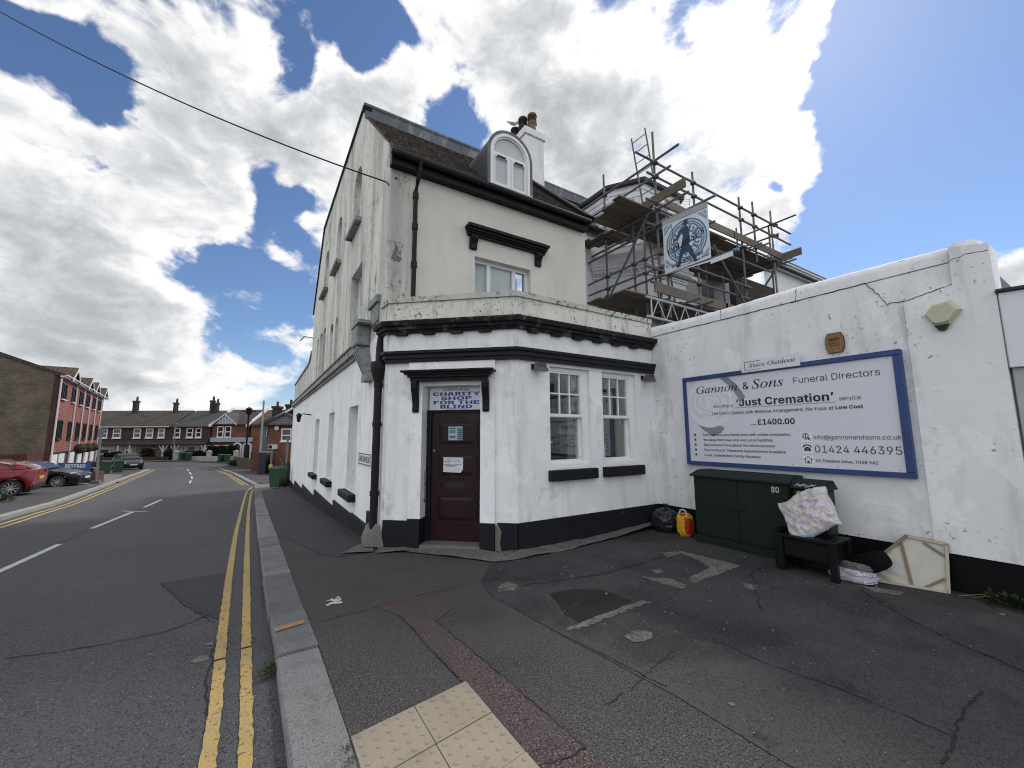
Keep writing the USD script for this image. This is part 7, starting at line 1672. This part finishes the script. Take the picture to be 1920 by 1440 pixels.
def yellow_tag(t, p, h):
    f = Fr(p, (*E2, 0)); obj('notice', f.box(-.09, .13, .75, 1.05, .05, .06), plain('yellow_notice', (.5, .42, .06), .6), t)
post('wooden_post', 'grey post with a small yellow notice beside the red brown fence', sp(-15.26, 26.0), 2.0, .05, plain('grey_timber', (.17, .15, .13), .85), 'post', yellow_tag)
post('sign_post', 'grey metal post close behind the green bin at the wall end', (1.42, 25.4, -1.03), 2.55, .05, GREYP, 'post', lambda t, p, h: obj('sign_top', bx(p[0] - .12, p[0] + .14, p[1] - .02, p[1] + .02, p[2] + h - .12, p[2] + h + .02), GREYP, t))
fence('picket_fence', 'weathered grey wooden fence end tucked behind the green bin', (1.30, 25.2), (2.2, 26.0), -1.05, .15, plain('weathered_grey_wood', (.10, .09, .08), .9, objvar=.3), 6)

# ---- the far terrace
FTF = Fr((*(N2 * 58), 0), (*E2, 0))
def zf(y, d=58.0): return 1.6 + (820.8 - y) * d / 760.0
DB1 = brick_mat('dark_red_terrace_brick', (.085, .036, .028), (.055, .026, .022), (.07, .05, .045), E2); OR1 = brick_mat('orange_red_brick', (.22, .075, .035), (.14, .05, .03), (.14, .09, .06), E2)
BROOF = rows_mat('dark_brown_roof_tiles', (.040, .032, .027), (.085, .062, .050), .3, gap=(.016, .013, .011)); SROOF = rows_mat('grey_slate_roof', (.045, .046, .05), (.062, .064, .07), .3, gap=(.03, .03, .032), gapw=.1); RROOF = rows_mat('red_roof_tiles', (.085, .038, .030), (.14, .065, .05), .3)
CHIM = plain('sooty_chimney', (.035, .028, .024), .9, var=.3)


def t_roof(parent, u0_, u1_, ze, zr, m, ov=.3, depth=4.0):
    return obj('roof', FTF.put(trimesh.convex.convex_hull([(u, v, n) for u in (u0_, u1_) for v, n in ((ze, ov), (ze - .15, ov), (zr, -depth), (ze, -2 * depth))])), m, parent)


def t_win(parent, px0, px1, y0, y1, m=GLOSSWHITE, rail=.5, glass=DARKGLASS, n0=.0, d=58.0, f=None, mid=False):
    f = f or FTF; u0_, u1_, v1_, v0_ = (px0 - 960) * d / 760, (px1 - 960) * d / 760, zf(y0, d), zf(y1, d); fw = .13
    w_ = obj('window', f.ext(Polygon(rect(u0_, u1_, v0_, v1_)).difference(Polygon(rect(u0_ + fw, u1_ - fw, v0_ + fw, v1_ - fw))), n0 + .002, n0 + .08), m, parent)
    obj('pane', f.box(u0_ + fw, u1_ - fw, v0_ + fw, v1_ - fw, n0 + .002, n0 + .02), glass, w_)
    if rail:
        vm = v0_ + (v1_ - v0_) * rail; obj('glazing_bar', f.box(u0_ + fw, u1_ - fw, vm - .06, vm + .06, n0 + .02, n0 + .07), m, w_)
    if mid:
        um = (u0_ + u1_) / 2; obj('mullion', f.box(um - .05, um + .05, v0_ + fw, v1_ - fw, n0 + .02, n0 + .066), m, w_)
    obj('sill', f.box(u0_ - .08, u1_ + .08, v0_ - .14, v0_ - .004, n0, n0 + .14), m, w_)
    return w_


def t_chim(parent, px0, px1, ytop, ybot, m=CHIM, pots=1, n=-3.2, d=61.0):
    u0_, u1_, v1_, v0_ = (px0 - 960) * d / 760, (px1 - 960) * d / 760, zf(ytop, d), zf(ybot, d)
    c_ = obj('chimney', [FTF.box(u0_ + .1, u1_ - .1, v0_, v1_ - .25, n - .6, n - .05), FTF.box(u0_ + .03, u1_ - .03, v1_ - .25, v1_, n - .66, n)], m, parent)
    for k in range(pots):
        u = u0_ + (u1_ - u0_) * (k + .5) / pots; obj('chimney_pot', FTF.put(lathe([(0, 0), (.15, 0), (.12, .55), (.16, .62), (0, .64)], sections=8).apply_transform(trimesh.transformations.rotation_matrix(-math.pi / 2, [1, 0, 0])).apply_translation([u, v1_, n - .45])), m, c_)


GB = -2.4
CURG = plain('netted_window', (.16, .19, .19), .3); BLIND = plain('white_roller_blind', (.55, .57, .62), .6)
h1 = thing('terraced_house', 'far terraced house with brown roof, cream ground floor and white door', 'house', loc=sp(-56.09, 58))
a, b = -63.34, -53.19
obj('front_wall', FTF.box(a, b, GB, 3.1, -8, 0), DB1, h1); t_roof(h1, a, b, 3.12, 5.65, BROOF)
obj('ground_floor_render', FTF.box(a, -56.32, GB, .55, .0, .05), plain('cream_paint', (.50, .47, .40), .8), h1); obj('porch_wall', FTF.box(-56.32, b, GB, .55, .0, .05), plain('pale_render', (.33, .32, .29), .8), h1)
obj('canopy_roof', FTF.put(trimesh.convex.convex_hull([(u, v, n) for u in (a, b) for v, n in ((1.25, 0), (.5, 0), (.5, .9), (.62, .95))])), BROOF, h1)
obj('gutter', FTF.box(a, b, 3.02, 3.14, .3, .42), WHITEPL, h1)
for x0, x1 in ((192.5, 206), (216, 231)):
    t_win(h1, x0, x1, 804.5, 821.7)
t_win(h1, 193, 214.5, 841, 861, n0=.05)
obj('door', FTF.box(-54.79, -53.73, GB, -.02, .05, .10), GLOSSWHITE, h1)
for x in (-54.57, -54.22):
    obj('door_glass', FTF.box(x, x + .22, -1.1, -.3, .10, .11), DARKGLASS, h1)
for x in (-55.06, -53.42):
    obj('porch_post', FTF.box(x - .08, x + .08, GB, .5, .75, .9), WHITEPL, h1)
t_chim(h1, 242, 251, 752, 777, pots=1); obj('lead_apron', FTF.box(-54.95, -53.96, 4.75, 5.0, -2.75, -2.5), LEAD, h1)
h2 = thing('terraced_house', 'far terraced house with brown tiled roof and a tan ground floor with white blind', 'house', loc=sp(-50.98, 58))
a, b = -53.19, -48.69
obj('front_wall', FTF.box(a, b, GB, 3.1, -8, 0), DB1, h2); t_roof(h2, a, b, 3.12, 5.64, BROOF); obj('ground_floor_render', FTF.box(a, b, GB, .55, .0, .05), plain('tan_render', (.20, .17, .12), .85, var=.2), h2)
obj('canopy_roof', FTF.put(trimesh.convex.convex_hull([(u, v, n) for u in (a, b) for v, n in ((1.25, 0), (.5, 0), (.5, .9), (.62, .95))])), BROOF, h2); obj('gutter', FTF.box(a, b, 3.02, 3.14, .3, .42), WHITEPL, h2)
for x0, x1 in ((254.5, 268), (277.5, 291), (300, 312.5)):
    t_win(h2 if x0 > 260 else h1, x0, x1, 804.5, 821.7, glass=CURG if x0 > 270 else DARKGLASS)
t_win(h2, 279, 299, 841, 861, n0=.05, glass=BLIND)
t_chim(h2, 319, 326, 756, 779, pots=1)
h3 = thing('terraced_house', 'far terraced house with grey slate roof, red door and white bay windows', 'house', loc=sp(-45.79, 58))
a, b = -48.69, -42.97
obj('front_wall', FTF.box(a, b, GB, 3.1, -8, 0), DB1, h3); t_roof(h3, a + .4, b, 3.12, 5.6, SROOF)
obj('canopy_roof', FTF.put(trimesh.convex.convex_hull([(u, v, n) for u in (a, b) for v, n in ((1.25, 0), (.5, 0), (.5, .9), (.62, .95))])), BROOF, h3)
for x0, x1 in ((330, 341.5), (353, 365), (370, 381)):
    t_win(h3, x0, x1, 804, 821.5)
obj('ground_floor', FTF.box(-47.70, b, GB, .5, .0, .05), WHITEPL, h3); obj('door', FTF.box(-48.50, -47.77, GB, .2, .0, .08), plain('red_door', (.22, .018, .018), .4), h3)
for x0, x1 in ((348, 354), (357, 374), (378, 385)):
    t_win(h3, x0, x1, 837, 856, n0=.05, glass=CURG)
for x in (-48.77, -47.16, -42.89):
    obj('porch_bracket', [FTF.box(x - .08, x + .08, GB, .5, .75, .9)] + [FTF.ext(LineString([(x, -.5), (x + s * .6, .45)]).buffer(.05, cap_style=2), .76, .86) for s in (-1, 1)], WHITEPL, h3)
h4 = thing('terraced_house', 'far orange brick house with white half timbered gable and arched porches', 'house', loc=sp(-39.84, 58))
a, b = -42.74, -37.55
obj('front_wall', FTF.box(a, b, GB, 3.4, -8, 0), OR1, h4); t_roof(h4, a, b, 3.42, 5.7, BROOF); obj('party_parapet', [FTF.put(trimesh.convex.convex_hull([(u, v, n) for u in (c_, c_ + .42) for v, n in ((3.3, .4), (3.0, .4), (5.95, -4.1), (5.6, -4.1))])) for c_ in (a - .3,)], WHITEPL, h4)
obj('party_parapet', FTF.put(trimesh.convex.convex_hull([(u, v, n) for u in (b - .2, b + .25) for v, n in ((3.3, .4), (3.0, .4), (5.95, -4.1), (5.6, -4.1))])), WHITEPL, h4)
ga, gb, gc = -42.51, -39.23, -40.83
obj('gable', FTF.ext([(ga + .3, 3.4), (gb - .3, 3.4), (gc, 4.75)], -1.5, .25), plain('blue_grey_panel', (.34, .37, .42), .8), h4)
for k in range(6):
    u = ga + .9 + k * .42; obj('timber', FTF.box(u - .05, u + .05, 3.4, min(4.7, 3.4 + 1.3 * (1 - abs(u - gc) / (gc - ga - .2))), .25, .29), WHITEPL, h4)
for s, e in ((-1, ga), (1, gb)):
    obj('bargeboard', FTF.ext([(gc, 5.0), (e + s * .15, 3.42), (e + s * .15, 3.2), (gc, 4.72)], .29, .40), WHITEPL, h4); obj('gable_roof', FTF.put(trimesh.convex.convex_hull([(gc, 5.0, n) for n in (-2.6, .42)] + [(e + s * .2, 3.42, n) for n in (-.3, .42)] + [(gc, 5.1, n) for n in (-2.6, .42)])), BROOF, h4)
for x0, x1 in ((410, 422), (424, 436)):
    t_win(h4, x0, x1, 801, 822)
obj('band', FTF.box(a, -36.78, .88, 1.5, 0, .25), plain('pale_blue_grey_band', (.36, .40, .47), .8), h4)
for x0, x1, gm in ((442, 459, plain('brown_porch_door', (.10, .075, .04), .6)), (460, 477, DARKGLASS)):
    u0_, u1_ = (x0 - 960) * 58 / 760, (x1 - 960) * 58 / 760
    obj('arch', FTF.ext(Polygon(arch(u0_, u1_, GB, .85)).difference(Polygon(arch(u0_ + .22, u1_ - .22, GB - .1, .6))), .0, .2), WHITEPL, h4); obj('porch_door', FTF.ext(arch(u0_ + .2, u1_ - .2, GB, .62), .002, .05), gm, h4)
t_win(h4, 406, 418, 836, 850); t_win(h4, 422, 434, 836, 850)
t_chim(h4, 388, 396, 752, 778, pots=1); t_chim(h4, 397, 404, 757, 778, pots=1)
h5 = thing('terraced_house', 'far house with a red tiled roof at the right end of the terrace', 'house', loc=sp(-35.87, 58))
a, b = -37.51, -31.67
obj('front_wall', FTF.box(a + .3, b, GB, 3.3, -8, 0), OR1, h5); t_roof(h5, a + .3, b, 3.32, 5.65, RROOF)
F46 = Fr((*(N2 * 46), 0), (*E2, 0))
h6 = thing('brick_house', 'red brick house with slate gable and white window beside the far wall end', 'house', loc=sp(-26.33, 46))
FLINT = mat('grey_flint_wall', (.15, .155, .17), .9, .25, 6.0, layers=[dict(kind='cells', color=(.32, .32, .34), amount=.7, scale=7.0, range=(.35, .2)), dict(kind='stain', color=(.05, .05, .055), amount=.7, scale=14, range=(.5, .62))])
a, m_, b = -29.05, -27.42, -23.30
obj('flint_wall', F46.box(a, m_, GB, 3.0, -6, -.9), FLINT, h6); obj('front_wall', F46.ext([(m_, GB), (b, GB), (b, 3.4), (m_, 3.0)], -6, 0), OR1, h6)
obj('upper_gable', F46.ext([(a, 3.0), (b, 3.0), (-24.63, 5.25)], -6, -1.0), OR1, h6)
obj('roof', F46.put(trimesh.convex.convex_hull([(-28.33 - .9, 3.0, n) for n in (-6.0, -.6)] + [(-24.63, 5.45, n) for n in (-6.0, -.6)] + [(-28.33 - .9, 2.8, n) for n in (-6.0, -.6)] + [(-24.63, 5.2, n) for n in (-6, -.6)])), SROOF, h6)
obj('bargeboard', F46.ext([(-28.33, 3.15), (-24.63, 5.30), (-24.63, 5.05), (-28.14, 3.0)], -.58, -.45), WHITEPL, h6)
obj('bay_gable', F46.ext([(-28.02, 2.95), (-23.30, 2.95), (-25.66, 4.1)], -1.0, .15), mat('grey_slate_hanging', (.20, .20, .20), .8, .2, 3.0, layers=[dict(kind='wave', color=(.08, .08, .085), amount=.8, scale=1.6, dir='z', distortion=2.0, range=(.5, .8))]), h6)
for s, e in ((-1, -28.02), (1, -23.30)):
    obj('gable_capping', F46.ext([(-25.66, 4.3), (e + s * .3, 2.95), (e + s * .3, 2.8), (-25.66, 4.08)], -1.2, .35), SROOF, h6)
obj('gutter', F46.box(-28.02, b, 2.78, 2.95, .15, .32), CASTIRON, h6)
t_win(h6, 530, 549, 806, 829, d=46.0, f=F46, rail=.45)
obj('rain_pipe', F46.put(tube([(-28.14, 2.9, -.8), (-28.21, 1.6, -.8), (-28.39, 1.55, -.8)], .06, 6)), WHITEPL, h6)
obj('satellite_dish', F46.put(lathe([(0, .02), (.26, .08), (.27, .05), (0, 0)], (-26.48, 2.55, .2), 14)), plain('pale_dish', (.5, .49, .46), .6), h6)
ac = obj('air_conditioner', F46.box(-27.24, -26.30, .2, .72, .0, .35, .02), plain('white_unit', (.55, .55, .54), .5), h6); obj('fan_grille', F46.put(lathe([(0, .0), (.2, .0), (.2, .02), (0, .03)], (-26.99, .46, .35), 16)), CASTIRON, ac)
for x0, x1, yt, yb_, n_, mm in ((508, 522, 764, 782, -4.0, CHIM), (529, 544, 760, 778, -4.5, CHIM)):
    u0_, u1_ = (x0 - 960) * 50 / 760, (x1 - 960) * 50 / 760; c_ = obj('chimney', [F46.box(u0_ + .1, u1_ - .1, 3.6, zf(yt, 50) - .3, n_ - .9, n_), F46.box(u0_, u1_, zf(yt, 50) - .3, zf(yt, 50), n_ - 1, n_ + .1)], mm, h6)
    obj('chimney_pot', F46.put(lathe([(0, 0), (.17, 0), (.15, .6), (0, .62)], sections=8).apply_transform(trimesh.transformations.rotation_matrix(-math.pi / 2, [1, 0, 0])).apply_translation([(u0_ + u1_) / 2, zf(yt, 50), n_ - .45])), plain('terracotta_pot', (.22, .06, .04), .8) if x0 < 520 else mm, c_)
p, q = sp(-25.37, 40), sp(-17.85, 33)
fence('board_fence', 'long red brown board fence below the flint and brick house on the right', p[:2], q[:2], -1.75, .12, REDFENCE, 34)
# garden walls, hedge, shrubs
GWALL = plain('white_garden_wall', (.46, .46, .45), .85, var=.15)
gw1 = thing('garden_wall', 'white rendered garden wall with capped piers in front of the slate roofed house', 'wall', loc=sp(-43.06, 55)); F55 = Fr((*(N2 * 55), 0), (*E2, 0))
obj('wall', F55.box(-45.16, -36.76, GB, -.95, -.2, 0), GWALL, gw1)
for x in (-45.09, -40.74, -37.12):
    obj('pier', F55.box(x - .25, x + .25, GB, -.35, -.35, .1, .03), GWALL, gw1); obj('pier_cap', F55.put(trimesh.convex.convex_hull([(x + i * .3, -.35, n) for i in (-1, 1) for n in (-.4, .15)] + [(x, -.12, -.12)])), GWALL, gw1)
gw2 = thing('garden_wall', 'dark brick garden wall in front of the two brown roofed terraced houses', 'wall', loc=sp(-50.30, 55)); obj('wall', F55.box(-55.72, -46.17, GB, -1.0, -.2, 0), DB1, gw2)
gw3 = thing('garden_wall', 'mossy old brick wall curving beside the right hand kerb', 'wall', loc=sp(-30.92, 47)); F47 = Fr(sp(-33.95, 50, 0), (sp(-26.64, 42, 0) - sp(-33.95, 50, 0)))
LW3 = float(np.linalg.norm(sp(-26.64, 42, 0) - sp(-33.95, 50, 0))); obj('wall', F47.box(0, LW3, -2.2, -.75, -.25, 0), mat('mossy_brick', (.09, .075, .05), .95, .3, 2.0, layers=[dict(kind='stain', color=(.05, .07, .025), amount=.7, scale=3, range=(.45, .65))]), gw3); obj('railing', [F47.box(LW3 - .1 - .25 * k, LW3 - .06 - .25 * k, -.8, .0, -.14, -.1) for k in range(6)], CASTIRON, gw3)
HEDGE = leaf_mat('dark_hedge_leaf', (.008, .020, .008), (.030, .055, .018)); PALEG = leaf_mat('pale_green_leaf', (.05, .08, .02), (.13, .16, .05))


def hedge(name, label, lat0, lat1, d, z0, z1, thick, n_, m, seed, leaf=.13):
    r = np.random.default_rng(seed); u = r.uniform(lat0, lat1, n_); z = z0 + (z1 - z0) * r.uniform(0, 1, n_) ** .7; w_ = r.uniform(-thick, 0, n_)
    bump_ = meshkit.fbm(np.column_stack([u * 1.2, z * 1.2, u * 0]), 3, seed); z = z0 + (z - z0) * (.75 + .5 * bump_); w_ = w_ + .35 * bump_
    C_ = np.outer(d + -w_, N2) ; P = np.column_stack([N2[0] * (d - w_) + E2[0] * u, N2[1] * (d - w_) + E2[1] * u, z])
    a_ = r.normal(size=(n_, 3)); a_ /= np.linalg.norm(a_, axis=1)[:, None]; b_ = np.cross(a_, r.normal(size=(n_, 3))); b_ /= np.linalg.norm(b_, axis=1)[:, None]; s_ = leaf * r.uniform(.6, 1.4, n_)[:, None]
    V = np.stack([P - a_ * s_, P + b_ * s_ * .6, P + a_ * s_, P - b_ * s_ * .6], 1).reshape(-1, 3); i = np.arange(n_)[:, None] * 4
    F = np.vstack([np.hstack([i, i + 1, i + 2]), np.hstack([i, i + 2, i + 3])])
    t = thing(name, label, 'hedge' if 'hedge' in name else 'shrub', loc=(*(N2 * d + E2 * (lat0 + lat1) / 2), z0))
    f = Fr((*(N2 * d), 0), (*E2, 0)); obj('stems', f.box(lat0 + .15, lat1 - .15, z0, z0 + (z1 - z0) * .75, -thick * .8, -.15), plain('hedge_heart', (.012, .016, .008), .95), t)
    obj('foliage', trimesh.Trimesh(V, F, process=False), m, t)
    return t


hedge('hedge', 'dark clipped hedge in front of the half timbered gable house', -41.78, -38.09, 56.0, GB, .35, 1.0, 5200, HEDGE, 1, .16)
hedge('shrub', 'low dark shrubs over the white garden wall', -45.16, -41.03, 55.6, -1.4, -.35, .6, 1800, HEDGE, 2, .13)
hedge('shrub', 'brownish shrub at the tan fronted house beside the white blind window', -50.37, -48.92, 55.7, -1.4, .0, .7, 900, HANG, 3, .13)
hedge('shrub', 'brownish shrub left of the terrace lamp post', -47.33, -46.46, 55.7, -1.4, -.05, .7, 600, HANG, 4, .13)
hedge('shrub', 'dark shrub behind the small dark car', -55.29, -53.41, 55.6, -1.5, -.4, .7, 900, HEDGE, 5, .14)
hedge('shrub', 'pale green shrub peeping over beside the post at the wall end', -16.29, -15.57, 29.0, -1.0, .0, .5, 500, PALEG, 6, .07)
hedge('shrub', 'low weeds at the foot of the mossy wall by the right kerb', -33.53, -32.11, 48.5, -1.75, -1.2, .8, 600, PALEG, 7, .10)
tuft('weed_clump', 'dry grassy weeds at the left edge in front of the red car', [(-8.3 + .1 * i, 21.6 + .2 * (i % 3), -.60) for i in range(10)], 500, .22, LEAF, 12, spread=.35)
